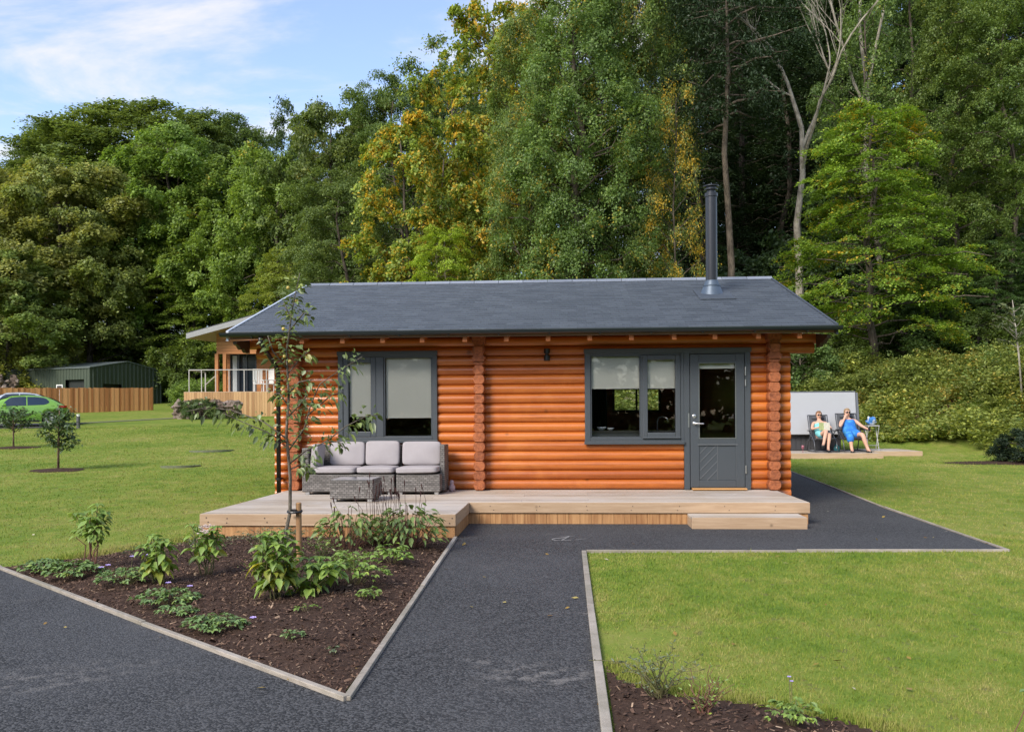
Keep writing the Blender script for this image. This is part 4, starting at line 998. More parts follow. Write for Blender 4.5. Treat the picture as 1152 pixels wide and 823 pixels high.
PROTO['beech'] = make_tree(20, 6.8, 0.22, 'dome', 80, 460, 150, 23, 0.20, 0.10, 0.25, (0.8, 1.5), 0.9, 0.4, 0.2, 0.32, jit=0.35, lobes=0.2, clump=0.15, shell=420)
PROTO['layered'] = make_tree(11, 4.6, 0.10, 'layer', 78, 460, 200, 24, 0.11, 0.07, 0.20, (0.5, 0.95), 0.95, 0.25, 0.04, 0.17, jit=0.34, inner=0.5)
PROTO['ivy'] = make_tree(22, 4.6, 0.02, 'column', 110, 640, 150, 25, 0.145, 0.34, 0.4, (0.45, 0.85), 0.45, 0.8, 0.25, 0.34, jit=0.55, lobes=0.35, clump=0.20, wrap=120, shell=200)
PROTO['ash'] = make_tree(20, 4.6, 0.28, 'vase', 46, 230, 120, 26, 0.20, 0.3, 0.5, (0.5, 1.0), 0.5, 0.6, 0.6, 0.22, jit=0.6, lobes=0.45, clump=0.2)
PROTO['fir'] = make_tree(26, 4.4, 0.02, 'cone', 150, 560, 120, 27, 0.22, 0.10, 0.7, (0.6, 1.1), 0.9, 0.25, -0.12, 0.24, jit=0.35, leafmat='leaf_dark', asp=0.34)
PROTO['pine'] = make_tree(24, 4.6, 0.50, 'dome', 60, 300, 130, 28, 0.20, 0.2, 0.4, (0.7, 1.2), 0.8, 0.3, 0.0, 0.27, jit=0.5, leafmat='leaf_dark', asp=0.35, lean=0.01)
PROTO['oak'] = make_tree(20, 5.6, 0.24, 'dome', 46, 380, 160, 29, 0.16, 0.14, 0.35, (0.6, 1.15), 0.8, 0.4, 0.2, 0.25, jit=0.4, lobes=0.4, lean=0.03, clump=0.22, shell=170)
PROTO['birch'] = make_tree(13, 2.6, 0.25, 'column', 40, 130, 110, 30, 0.12, 0.3, 0.5, (0.4, 0.8), 0.5, 0.4, 0.4, 0.08, matb='bark', jit=0.6)
PROTO['bush'] = make_tree(2.4, 1.6, 0.0, 'dome', 44, 190, 120, 31, 0.09, 0.3, 0.3, (0.22, 0.42), 0.5, 0.7, 0.4, 0.04, jit=0.5, clump=0.2)
USED = set()
def tree(kind, label, u, D, top, hw, col, aut=0.0, group='woodland trees behind the cabin', name='tree', cat='tree', rz=None, base=None, gz_off=0.0):
    """kind of tree standing in column u at distance D, its top reaching row `top`, crown half width hw (metres)"""
    tm, cm = PROTO[kind]
    x, y = at(u, D); z = gz(x, y) + gz_off
    H0 = max(v.co.z for v in tm.vertices) / 0.93 if kind not in HC else HC[kind]; HC[kind] = H0
    R0 = RC[kind]
    H = zof(u, top, D) - z if top is not None else H0
    sz = H / H0 * 0.97; sx = hw / R0
    root = thing(name, label, cat, (x, y, z), rnd.uniform(0, 6.28) if rz is None else rz, group)
    root.scale = (sx, sx, sz)
    t = bpy.data.objects.new('trunk', tm); COL.objects.link(t); t.parent = root
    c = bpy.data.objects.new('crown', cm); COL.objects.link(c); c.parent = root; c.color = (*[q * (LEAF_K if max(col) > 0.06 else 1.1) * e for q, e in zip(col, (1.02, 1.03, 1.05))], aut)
    return root
HC = {}
RC = dict(sycamore=6.9, maple=6.4, beech=7.6, layered=4.7, ivy=5.0, ash=5.2, fir=4.4, pine=5.0, oak=6.3, birch=2.9, bush=1.75)
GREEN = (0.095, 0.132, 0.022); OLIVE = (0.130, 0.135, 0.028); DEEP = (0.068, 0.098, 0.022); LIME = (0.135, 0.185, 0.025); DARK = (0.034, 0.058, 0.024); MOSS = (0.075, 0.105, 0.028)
LEAF_K = 1.95
# --- left hand wood
tree('beech', 'huge dome-topped beech, the tallest crown on the left skyline', 165, 88, 100, 13.80, (0.075, 0.105, 0.026), 0.0, rz=0.4)
tree('beech', 'beech whose dark crown forms the left shoulder of the tall dome', 85, 92, 122, 9.77, (0.060, 0.090, 0.026))
tree('beech', 'beech whose dark crown forms the right shoulder of the tall dome', 248, 86, 107, 7.80, (0.062, 0.094, 0.026))
tree('beech', 'dark tree at the left picture edge below the skyline dome', -30, 84, 165, 8, DEEP)
tree('sycamore', 'broad sycamore with bronzed top behind the left end of the green shed', 45, 72, 163, 7.75, (0.128, 0.140, 0.036), 0.03, rz=1.1)
tree('sycamore', 'sycamore with bare trunks and olive crown above the middle of the green shed', 92, 73, 158, 6.24, (0.108, 0.134, 0.032), 0.0, rz=2.0)
tree('sycamore', 'low spreading sycamore at the far left edge over the fence', 0, 68, 262, 6.24, (0.100, 0.138, 0.034), 0.0)
tree('sycamore', 'bright green sycamore between the bronzed sycamore and the slim pale trunk', 192, 78, 130, 7.50, (0.085, 0.135, 0.024), 0.0, rz=0.2)
tree('layered', 'light green layered beech with a slim pale trunk right of the shed', 222, 75, 248, 6.0, (0.120, 0.168, 0.030), 0.0, rz=0.6)
tree('layered', 'small layered beech low behind the right end of the green shed', 180, 78, 330, 4.2, (0.090, 0.135, 0.026), 0.0)
tree('sycamore', 'green sycamore right of the slim pale trunk with a rounded top', 268, 74, 142, 6.50, (0.090, 0.135, 0.024), 0.08)
tree('sycamore', 'green sycamore with a pale slanting limb behind the second cabin roof', 305, 68, 152, 5.75, (0.092, 0.138, 0.024), 0.08, rz=2.7)
tree('ash', 'dark airy ash standing alone against the cloud', 338, 74, 82, 4.3, (0.045, 0.070, 0.026))
tree('maple', 'greyish green tree right of the dark airy ash', 375, 66, 100, 5.25, MOSS, 0.0)
tree('layered', 'yellow-green bushy tree behind the left end of the slate roof', 330, 63, 258, 4.3, (0.130, 0.160, 0.030), 0.0)
tree('oak', 'deep green drooping tree above the left end of the ridge', 392, 52, 172, 4.38, (0.070, 0.100, 0.028), 0.0)
tree('ash', 'tall olive tree rising between the airy ash and the yellow maple', 405, 64, 75, 5.04, (0.080, 0.105, 0.030), 0.06)
tree('oak', 'dark green tree with a pointed top left of the yellow maple', 452, 62, 58, 5.06, (0.062, 0.095, 0.026), 0.0)
tree('maple', 'yellow and gold maple above the left half of the roof ridge', 478, 47, 104, 4.02, (0.125, 0.168, 0.028), 0.54, rz=0.9)
tree('layered', 'lime green low tree in front of the gold maple at the ridge', 502, 43, 232, 2.7, (0.150, 0.205, 0.022), 0.2)
tree('ash', 'tall green tree on the skyline behind the gold maple', 510, 64, 15, 5.52, (0.078, 0.115, 0.030), 0.20)
tree('maple', 'tall golden green maple left of the ivy covered trees', 566, 50, -25, 4.68, (0.125, 0.165, 0.028), 0.48, rz=2.2)
tree('maple', 'golden sycamore half hidden behind the ivy covered trees', 596, 47, 128, 3.0, (0.140, 0.175, 0.024), 0.48, rz=4.0)
tree('ivy', 'dark ivy covered tree in the middle of the view over the roof ridge', 650, 41, -90, 3.9, (0.074, 0.116, 0.030), 0.20, rz=0.5)
tree('ivy', 'ivy clad tree on the left side of the middle ivy mass', 598, 44, -20, 2.8, (0.080, 0.118, 0.030), 0.36, rz=3.3)
tree('ivy', 'ivy clad tree on the right side of the middle ivy mass', 712, 43, -130, 3.0, (0.074, 0.114, 0.030), 0.34, rz=5.0)
tree('birch', 'slender tree with a few gold leaves left of the flue pipe', 762, 40, 60, 1.7, (0.085, 0.115, 0.028), 0.60, rz=1.0)
tree('pine', 'tall straight pine with a bare brown trunk right of the flue pipe', 823, 41, -190, 3.4, (0.026, 0.048, 0.020), 0.0, rz=2.0)
tree('fir', 'dark fir in the gap left of the tall bare pine trunk', 786, 55, -120, 4.6, DARK)
tree('fir', 'dark fir directly behind the tall bare pine trunk', 838, 60, -150, 5.0, DARK)
tree('fir', 'dark fir behind the dead tree', 888, 54, -60, 4.2, (0.026, 0.048, 0.018))
tree('fir', 'dark fir behind the layered beech on the right bank', 950, 56, -90, 4.8, DARK)
tree('fir', 'dark fir between the layered beech and the leaning trunk', 1030, 54, -40, 4.6, (0.024, 0.044, 0.018))
tree('fir', 'dark fir behind the leaning trunk on the right', 1090, 58, -120, 5.0, DARK)
tree('fir', 'dark fir at the right edge of the wood', 1150, 56, -100, 5.0, DARK)
tree('layered', 'wide layered beech with yellow tips on the right hand bank', 984, 37.5, 88, 4.7, (0.096, 0.152, 0.020), 0.30, rz=0.3)
tree('birch', 'leafy birch with pale upper stems behind the layered beech', 975, 46, -40, 3.2, (0.072, 0.112, 0.028), 0.12, rz=0.7)
tree('oak', 'tall oak with a leaning pale trunk at the right of the wood', 1075, 43, -60, 3.6, (0.070, 0.100, 0.024), 0.05, rz=0.0)
tree('oak', 'broad oak cut off by the right picture edge', 1140, 41, -40, 3.9, (0.066, 0.100, 0.024), 0.05, rz=2.0)
tree('oak', 'tall oak crown filling the top of the wood between pale stems and leaning trunk', 1030, 50, -110, 4.4, (0.058, 0.092, 0.026), 0.0, rz=4.0)
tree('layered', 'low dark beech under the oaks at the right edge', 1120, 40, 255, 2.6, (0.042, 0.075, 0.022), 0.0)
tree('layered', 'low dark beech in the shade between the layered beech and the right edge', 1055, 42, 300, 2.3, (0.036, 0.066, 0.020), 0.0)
# --- trees closing the view behind
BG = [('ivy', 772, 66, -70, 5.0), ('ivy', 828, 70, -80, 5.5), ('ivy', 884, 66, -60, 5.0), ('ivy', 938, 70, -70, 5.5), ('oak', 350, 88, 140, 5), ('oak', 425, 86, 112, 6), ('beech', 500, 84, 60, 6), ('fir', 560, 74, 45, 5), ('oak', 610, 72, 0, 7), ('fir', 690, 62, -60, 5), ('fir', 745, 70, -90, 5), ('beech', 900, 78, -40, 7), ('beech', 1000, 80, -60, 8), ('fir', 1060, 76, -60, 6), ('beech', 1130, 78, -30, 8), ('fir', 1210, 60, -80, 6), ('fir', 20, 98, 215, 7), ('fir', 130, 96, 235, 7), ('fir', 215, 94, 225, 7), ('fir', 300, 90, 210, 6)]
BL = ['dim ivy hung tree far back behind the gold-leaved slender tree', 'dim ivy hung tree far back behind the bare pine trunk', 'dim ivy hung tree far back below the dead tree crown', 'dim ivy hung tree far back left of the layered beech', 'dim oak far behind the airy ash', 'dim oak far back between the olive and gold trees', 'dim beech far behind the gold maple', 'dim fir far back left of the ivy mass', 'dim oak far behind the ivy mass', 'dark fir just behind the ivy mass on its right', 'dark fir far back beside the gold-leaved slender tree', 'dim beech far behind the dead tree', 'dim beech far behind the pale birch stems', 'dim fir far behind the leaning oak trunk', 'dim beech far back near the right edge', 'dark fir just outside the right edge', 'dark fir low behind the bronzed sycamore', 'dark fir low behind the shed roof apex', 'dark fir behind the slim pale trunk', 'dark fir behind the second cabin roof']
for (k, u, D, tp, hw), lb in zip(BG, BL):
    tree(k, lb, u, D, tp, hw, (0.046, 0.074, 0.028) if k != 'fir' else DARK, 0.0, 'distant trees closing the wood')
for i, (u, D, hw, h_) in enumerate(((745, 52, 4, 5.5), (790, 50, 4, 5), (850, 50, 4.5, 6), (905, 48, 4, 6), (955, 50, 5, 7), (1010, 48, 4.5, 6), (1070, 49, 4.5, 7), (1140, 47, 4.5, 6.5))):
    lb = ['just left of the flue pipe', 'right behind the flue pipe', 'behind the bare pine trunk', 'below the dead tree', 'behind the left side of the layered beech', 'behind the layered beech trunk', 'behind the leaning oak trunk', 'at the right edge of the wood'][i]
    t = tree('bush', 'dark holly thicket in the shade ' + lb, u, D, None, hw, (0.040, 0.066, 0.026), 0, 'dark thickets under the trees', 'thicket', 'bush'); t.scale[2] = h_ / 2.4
# --- dead bare tree
def bare_tree(H, seed, spread, r0, levels=5):
    r = np.random.default_rng(seed); m = MB()
    def grow(p, d, L, rad, lv):
        n = 5; P = [np.array(p)]
        dd = np.array(d)
        for i in range(n):
            dd = dd + r.normal(0, 0.10, 3); dd[2] += 0.04; dd /= np.linalg.norm(dd); P.append(P[-1] + dd * L / n)
        m.tube(P, [rad * (1 - 0.55 * i / n) for i in range(n + 1)], 6 if lv < 3 else 4, lv > 2)
        if lv >= levels: return
        k = 3 if lv < 2 else (3 if r.random() < 0.6 else 2)
        for j in range(k):
            f = 1.0 if j == 0 else r.uniform(0.72 if lv == 0 else 0.35, 0.97); q = f * n; q0 = int(min(q, n - 1)); b = P[q0] + (P[q0+1] - P[q0]) * (q - q0)
            a = r.normal(size=3); a -= dd * a.dot(dd); a /= np.linalg.norm(a)
            s = spread * r.uniform(0.5, 1.3) * (0.5 if j == 0 else 1)
            nd = dd * math.cos(s) + a * math.sin(s); nd[2] += 0.06; nd /= np.linalg.norm(nd)
            grow(b, nd, L * r.uniform(0.55, 0.8) * (0.62 if lv == 0 else 1), rad * (0.45 if j else 0.5) * r.uniform(0.8, 1.1), lv + 1)
    grow((0, 0, -0.3), (0.02, 0, 1), H, r0, 0)
    return m
dt = thing('dead_tree', 'bare dead tree with pale forking branches high right of the flue', 'tree', (*at(902, 45), gz(*at(902, 45))), 0, 'woodland trees behind the cabin')
dm = bare_tree(12.0, 5, 0.62, 0.26, 6); dm.build('trunk', M['bark_pale'], dt, smooth=True)
dt2 = thing('dead_tree', 'pale bare stem rising above the leafy birch near the top of the picture', 'tree', (*at(992, 47), gz(*at(992, 47))), 2.0, 'woodland trees behind the cabin')
bare_tree(17.0, 9, 0.36, 0.20, 5).build('trunk', M['bark_pale'], dt2, smooth=True)
dt3 = thing('dead_tree', 'thin bare branches sticking out of the gold maple', 'tree', (*at(492, 48.5), gz(*at(492, 48.5))), 1.0, 'woodland trees behind the cabin')
bare_tree(7.0, 12, 0.55, 0.13, 5).build('trunk', M['bark_pale'], dt3, smooth=True)
# --- shrubs on the bank
SH = [('dark bush at the foot of the layered beech', 930, 37, 1.9, 1.9, DEEP), ('dark bush right of the layered beech trunk', 1030, 38.5, 2.4, 1.8, (0.045, 0.078, 0.022)), ('bush under the oaks at the right edge of the bank', 1100, 38, 2.3, 2.0, DEEP),
      ('green bush beside the eave at the right end of the cabin', 900, 36, 2.0, 2.2, (0.07, 0.11, 0.03)), ('dark leafy bush on the bark strip at the right picture edge', 1156, 22.6, 0.95, 0.85, (0.030, 0.052, 0.026)),
      ('yellow-green bush by the stone wall left of the shed', 8, 68, 4.2, 4.4, (0.15, 0.165, 0.035)), ('green bush right of the shed by the fence end', 208, 64, 1.2, 1.8, (0.08, 0.125, 0.028)), ('fern-like bush behind the rail of the second cabin', 228, 57, 2.2, 2.0, (0.10, 0.15, 0.03)),
      ('green bush behind the shed apex', 150, 80, 5.5, 3.6, (0.075, 0.115, 0.028)), ('bush between the shed and the second cabin', 215, 72, 4.0, 4.2, DEEP)]
for lb, u, D, hw, h_, col in SH:
    t = tree('bush', lb, u, D, None, hw, col, 0.0, 'shrubs at the wood edge', 'bush', 'bush'); t.scale[2] = h_ / 2.4
# wood floor on the bank: bracken, brambles
def bracken(n, seed, name, col, region, size, hmax, mat):
    r = np.random.default_rng(seed)
    t = r.uniform(0.02, 0.66, n * 2); D = r.uniform(22, 46, n * 2); s, c = math.sin(YAW), math.cos(YAW)
    x = D * (-s + t * c); y = D * (c + t * s); k = region(x, y); x, y = x[k][:n], y[k][:n]; n = len(x)
    h0 = 0.15 + 0.85 * (0.5 + 0.5 * np.sin(x * 1.9 + 2 * np.sin(y * 1.3))) * (0.5 + 0.5 * np.sin(y * 2.3 + 1.7 * x))
    per = 22; idx = np.repeat(np.arange(n), per); a0 = r.uniform(0, 6.28, n)
    q = np.tile(np.linspace(0.12, 1, per // 2).repeat(2), n); side = np.tile(np.tile([-1.0, 1.0], per // 2), n)
    L = (size * r.uniform(0.6, 1.3, n))[idx]; d = np.stack([np.cos(a0), np.sin(a0), 0 * a0], -1)[idx]; b = np.stack([-np.sin(a0), np.cos(a0), 0 * a0], -1)[idx]
    hh = (hmax * (0.55 + 0.75 * (0.5 + 0.5 * np.sin(0.7 * x + 1.3 * np.sin(0.6 * y)))) * h0 * r.uniform(0.55, 1.1, n))[idx]
    base = np.stack([x, y, hgt(x, y)], -1)[idx]
    P = base + d * (L * q)[:, None] + b * (side * L * 0.26 * (1.05 - q))[:, None]; P[:, 2] += hh * (0.55 + 0.45 * np.sin(PI * q * 0.75))
    nn = np.array([0, 0, 1.0]) - d * 0.35 + r.normal(0, 0.5, P.shape); P += r.normal(0, 0.05, P.shape)
    V = leaf_quads(P, nn, L * 0.29 * (1.15 - 0.6 * q), r, 0.45, b * side[:, None] + d * 0.5)
    return tag(link(name, crown_mesh(name, V, mat)), kind='stuff')
M['bracken'] = foliage('bracken_frond', False, (0.24, 0.29, 0.07), (0.50, 0.45, 0.09), 0.5, 0.3, 0.6, 0.28, 0.7)
M['bramble'] = foliage('bramble_leaf', False, (0.145, 0.215, 0.055), (0.38, 0.33, 0.08), 0.8, 0.3, 0.45, 0.15, 0.9)
def on_bank(x, y):
    yb = np.where(x > 9, 30.5 - 1.6 * np.clip(x - 9.5, 0, 5), 30.5); return (y > yb + 0.35) & (x > -2) & (y < yb + 14)
bracken(15000, 41, 'bracken', None, on_bank, 0.55, 0.95, M['bracken'])
bracken(4500, 42, 'bramble_cover', None, lambda x, y: on_bank(x, y) & (np.sin(x * 0.9) + np.sin(y * 1.4 + x) > -0.2), 0.42, 1.05, M['bramble'])
bracken(1500, 43, 'undergrowth', None, lambda x, y: on_bank(x, y) & (np.sin(1.7 * x + 2 * np.sin(y)) * np.sin(1.1 * y + x) > 0.45), 0.40, 1.9, M['bramble'])
bare = simple('bare_earth', (0.10, 0.062, 0.040), 0.95, 0.1, 0, 0.4, 4, 0.6)
def patch(pts, name, mat, dz=0.02):
    P = np.array(pts); c = P.mean(0); V = []; F = []
    n = len(P)
    for k, f in enumerate((0.0, 0.35, 0.7, 1.0)):
        for p in P: q = c + (p - c) * f; V.append((q[0], q[1], gz(*q) + dz * (1.15 - f)))
    for k in range(3):
        for i in range(n): F.append((k*n+i, k*n+(i+1)%n, (k+1)*n+(i+1)%n, (k+1)*n+i))
    mb_ = MB(); mb_.V = V; mb_.F = F
    return tag(link(name, mb_.mesh(name, mat, True)), kind='structure')
def blob(cx, cy, rx, ry, n=18, seed=1):
    r = random.Random(seed); return [(cx + rx * math.cos(2*PI*i/n) * r.uniform(.85, 1.12), cy + ry * math.sin(2*PI*i/n) * r.uniform(.85, 1.12)) for i in range(n)]
patch(blob(*at(1012, 29.8), 1.7, 0.6, seed=2), 'bare_earth', bare, 0.10)
patch(blob(*at(1148, 22.6), 1.9, 0.8, seed=3), 'bark_strip', M['soil'], 0.04)
patch(blob(*at(65, 20.2), 0.62, 0.5, seed=4), 'bark_ring', M['soil'], 0.05)
patch(blob(*at(15, 27.5), 0.75, 0.6, seed=5), 'bark_ring', M['soil'], 0.05)
# far wood on the other side of the lawn, behind the viewer (it is what the window panes mirror)
def far_wood():
    r = np.random.default_rng(77); n = 900
    a = r.uniform(PI * 0.98, PI * 2.02, n); Rr = r.uniform(44, 60, n); x = Rr * np.cos(a); y = Rr * np.sin(a) - 2; z = r.uniform(0.5, 17, n) * (1 - 0.2 * r.random(n))
    C = np.stack([x, y, z], -1); O = unit(np.stack([-x, -y, 0 * x + 4], -1))
    V = spray_leaves(C, O, r.uniform(2.2, 4.0, n), 70, r, 0.4, 0.3, 0.95, 0.5, 0.5, 0.5)
    tag(link('far_wood', crown_mesh('far_wood', V, foliage('far_leaf', False, (0.05, 0.08, 0.025)))), kind='stuff')
far_wood()
# ================================================================== second cabin (far left, D about 49)
M['cedar'] = wood('cedar_cladding', (0.34, 0.135, 0.045), (0.50, 0.235, 0.085), 0.55, (1, 1, 9), 3, 0.5)
M['cedar_x'] = wood('cedar_boards', (0.33, 0.12, 0.036), (0.47, 0.20, 0.065), 0.55, (0.8, 0.8, 14), 3, 0.4)
M['white'] = simple('white_paint', (0.78, 0.77, 0.74), 0.5, 0.4, 0, 0.04)
def P3(u, v, D):
    x, y = at(u, D); return Vector((x, y, zof(u, v, D)))
g2 = gz(*at(260, 49))
c2 = thing('far_cabin', 'timber clad cabin with mono-pitch roof and railed deck, half hidden by the log cabin', 'cabin', (*at(290, 51), g2), world=True)
def W2(u, D, z): x, y = at(u, D); return (x, y, z)
fz2 = zof(288, 441, 49)                 # deck floor
def slab(mb, pts, th):
    b = [(p[0], p[1], p[2] - th) for p in pts]; return mb.quadbox(list(b) + [tuple(p) for p in pts])
wt = zof(260, 384, 49)
# walls: front wall (two panels round the door) plus a long side towards the right
def wallbox(mb, u0, u1, D, z0, z1, th=0.15):
    a, b = Vector(W2(u0, D, 0)), Vector(W2(u1, D, 0)); n = Vector((-(b - a).y, (b - a).x, 0)).normalized() * th
    mb.quadbox([(a.x, a.y, z0), (b.x, b.y, z0), (b.x + n.x, b.y + n.y, z0), (a.x + n.x, a.y + n.y, z0), (a.x, a.y, z1), (b.x, b.y, z1), (b.x + n.x, b.y + n.y, z1), (a.x + n.x, a.y + n.y, z1)])
mb = MB()
dz0 = zof(260, 398, 50.2)
nb = 14
for i in range(nb):   # horizontal cladding
    za, zb = fz2 + (wt + 0.6 - fz2) * i / nb, fz2 + (wt + 0.6 - fz2) * (i + 1) / nb - 0.012
    wallbox(mb, 253, 259, 50.2, za, zb)
    wallbox(mb, 289, 345, 50.2, za, zb)
    if zb > dz0: wallbox(mb, 259, 289, 50.2, max(za, dz0), zb)
mb.build('wall', M['cedar_x'], c2)
m = MB(); 
for i in range(7):
    za, zb = zof(262, 398, 49) + 0.0 + i * 0.16, zof(262, 398, 49) + (i + 1) * 0.16 - 0.01
    wallbox(m, 244, 312, 48.9, za, zb, 0.12)
m.build('fascia_panel', M['cedar_x'], c2)
m = MB(); wallbox(m, 259, 289, 50.35, fz2, dz0, 0.05); m.build('door_glass', simple('dark_glazing', (0.03, 0.045, 0.06), 0.08, 0.7), c2)
m = MB()
for u in (259, 268, 277, 287.5): wallbox(m, u, u + 1.5, 50.25, fz2, dz0, 0.06)
m.build('door_frame', M['anthracite'], c2)
m = MB(); wallbox(m, 262, 267, 50.30, fz2 + 0.05, dz0 - 0.1, 0.03); m.build('curtain', simple('pale_curtain', (0.45, 0.48, 0.48), 0.9), c2)
for u in (244.5, 253.5):
    m = MB(); x, y = at(u, 48.95); m.box(x - 0.09, x + 0.09, y - 0.09, y + 0.09, fz2, zof(262, 398, 49)); m.build('post', M['cedar_x'], c2)
m = MB()
A, B_ = P3(210, 376, 47.6), P3(272, 361, 49.5); back = Vector((0.6, 8.5, 0.2))
slab(m, [A, B_ + Vector((7, 0.6, 2.0)), B_ + Vector((7, 0.6, 2.0)) + back, A + back], 0.22)
m.build('roof', simple('pale_soffit', (0.33, 0.25, 0.18), 0.6), c2)
m = MB(); slab(m, [p + Vector((0, 0, 0.09)) for p in (A, B_ + Vector((7, 0.6, 2.0)), B_ + Vector((7, 0.6, 2.0)) + back, A + back)], 0.07); m.build('roof_covering', simple('dark_felt', (0.06, 0.062, 0.065), 0.8), c2)
m = MB(); d = (B_ + Vector((7, 0.6, 2.0)) - A); n_ = d.cross(Vector((0, 0, 1))).normalized() * 0.03
m.quadbox([tuple(q) for q in (A + n_ + Vector((0, 0, -.24)), A + d + n_ + Vector((0, 0, -.24)), A + d + n_ * .1 + Vector((0, 0, -.24)), A + n_ * .1 + Vector((0, 0, -.24)), A + n_ + Vector((0, 0, .04)), A + d + n_ + Vector((0, 0, .04)), A + d + n_ * .1 + Vector((0, 0, .04)), A + n_ * .1 + Vector((0, 0, .04)))])
m.build('bargeboard', simple('grey_bargeboard', (0.36, 0.355, 0.35), 0.5), c2)
# its deck, with vertical boarding
m = MB(); x0, y0 = at(207, 48.6); x1, y1 = at(345, 48.6)
dd = Vector((x1 - x0, y1 - y0, 0)); Ld = dd.length; dd.normalize(); nn_ = Vector((-dd.y, dd.x, 0)); nbd = int(Ld / 0.14)
for i in range(nbd):
    a = Vector((x0, y0, 0)) + dd * (i * Ld / nbd); b = a + dd * (Ld / nbd - 0.01)
    m.quadbox([(a.x, a.y, g2 - 0.4), (b.x, b.y, g2 - 0.4), (b.x + nn_.x*.03, b.y + nn_.y*.03, g2 - 0.4), (a.x + nn_.x*.03, a.y + nn_.y*.03, g2 - 0.4), (a.x, a.y, fz2), (b.x, b.y, fz2), (b.x + nn_.x*.03, b.y + nn_.y*.03, fz2), (a.x + nn_.x*.03, a.y + nn_.y*.03, fz2)])
m.build('deck_skirt', wood('larch_boards', (0.34, 0.185, 0.075), (0.52, 0.32, 0.145), 0.6, (14, 14, 1), 3, 0.5), c2)
m = MB(); slab(m, [(x0, y0, fz2 + 0.03), (x1, y1, fz2 + 0.03), (x1 + nn_.x * 3, y1 + nn_.y * 3, fz2 + 0.03), (x0 + nn_.x * 3, y0 + nn_.y * 3, fz2 + 0.03)], 0.03); m.build('deck_boards', M['pine'], c2)
m = MB(); rt = zof(240, 416, 48.7)
for u in (213, 227, 243, 258, 275, 300, 325): x, y = at(u, 48.7); m.box(x - 0.022, x + 0.022, y - 0.022, y + 0.022, fz2, rt)
xa, ya = at(213, 48.7); xb, yb = at(340, 48.7); m.tube([(xa, ya, rt), (xb, yb, rt)], 0.028, 8)
xa2, ya2 = xa + nn_.x * 2.6 , ya + nn_.y * 2.6; m.tube([(xa, ya, rt), (xa2, ya2, rt)], 0.035, 8); m.box(xa2 - 0.03, xa2 + 0.03, ya2 - 0.03, ya2 + 0.03, fz2, rt)
m.tube([(*at(232, 50.5), fz2 + 0.5), (*at(243, 50), rt - 0.25)], 0.03, 6)
m.build('railing', simple('rail_grey', (0.40, 0.38, 0.35), 0.5), c2)
def deck_chair(u, D, lab, rz):
    x, y = at(u, D); t = thing('deck_chair', lab, 'chair', (x, y, fz2 + 0.03), rz, 'white chairs on the far deck')
    s = MB(); s.box(-0.26, 0.26, -0.25, 0.25, 0.42, 0.46); s.build('seat', M['white'], t)
    b = MB(); 
    for k in range(6): b.box(-0.26 + 0.09 * k, -0.20 + 0.09 * k, 0.24 + 0.0, 0.27, 0.46, 1.24)
    b.box(-0.27, 0.27, 0.235, 0.275, 1.2, 1.28); b.build('backrest', M['white'], t)
    for sx in (-0.24, 0.24):
        for sy in (-0.22, 0.22):
            l = MB(); l.box(sx - 0.022, sx + 0.022, sy - 0.022, sy + 0.022, 0, 0.42 if sy > 0 else 0.66); l.build('leg', M['white'], t)
        a = MB(); a.box(sx - 0.035, sx + 0.035, -0.28, 0.24, 0.64, 0.67); a.build('armrest', M['white'], t)
    return t
deck_chair(291, 49.35, 'white slatted chair behind the far deck rail, the one nearer the glass door', 0.5)
deck_chair(301.5, 49.6, 'white slatted chair on the far deck beside the corner post of the log cabin', -0.6)
# stones heaped in front of that deck
st = MB(); import bmesh
def rocks(n, u0, u1, D0, D1, zt, seed):
    r = random.Random(seed); bm = bmesh.new()
    for i in range(n):
        f = r.random(); D = D0 + (D1 - D0) * r.random(); u = u0 + (u1 - u0) * f; x, y = at(u, D); s = r.uniform(0.10, 0.27)
        z = gz(x, y) + s * 0.4 + r.random() ** 1.3 * max(0, zt - s) 
        g = bmesh.ops.create_icosphere(bm, subdivisions=2, radius=s)
        for v in g['verts']:
            q = v.co.normalized(); k = 1 + 0.22 * math.sin(5 * q.x + i) * math.sin(4 * q.y + 2 * i) + 0.16 * math.sin(7 * q.z + i * 1.7)
            v.co = Vector((q.x * s * k * r_(i, 1), q.y * s * k * r_(i, 2), q.z * s * k * r_(i, 3))) + Vector((x, y, z))
    me = bpy.data.meshes.new('stone_heap'); bm.to_mesh(me); bm.free(); return me
def r_(i, k): return 0.65 + 0.7 * (math.sin(i * 12.9898 + k * 78.233) * 43758.5453 % 1)
def _rock():
    m, nt, nd, lk = newmat('mottled_stone'); v = coords(nt); r = island(nt)
    rp = ramp(nt, [(0, (0.06, 0.045, 0.035)), (0.4, (0.15, 0.11, 0.085)), (0.75, (0.25, 0.20, 0.17)), (1, (0.42, 0.36, 0.32))]); lk.new(mth(nt, 'ADD', mth(nt, 'MULTIPLY', r, 0.6), mth(nt, 'MULTIPLY', noise(nt, v, 5, 5), 0.4)), rp.inputs[0])
    principled(nt, rp.outputs[0], 0.9, 0.2, 0, bump(nt, noise(nt, v, 14, 5), 0.6, 0.03)); return m
me = rocks(150, 199, 268, 46.2, 47.2, 0.95, 4); me.materials.append(_rock())
tag(link('stone_heap', me), 'low heap of mottled brown stones in front of the far deck', 'stone heap')
t = tree('bush', 'trailing green plant growing over the stone heap', 226, 46.2, None, 1.2, (0.055, 0.085, 0.03), 0, 'shrubs at the wood edge', 'bush', 'bush'); t.scale[2] = 0.42

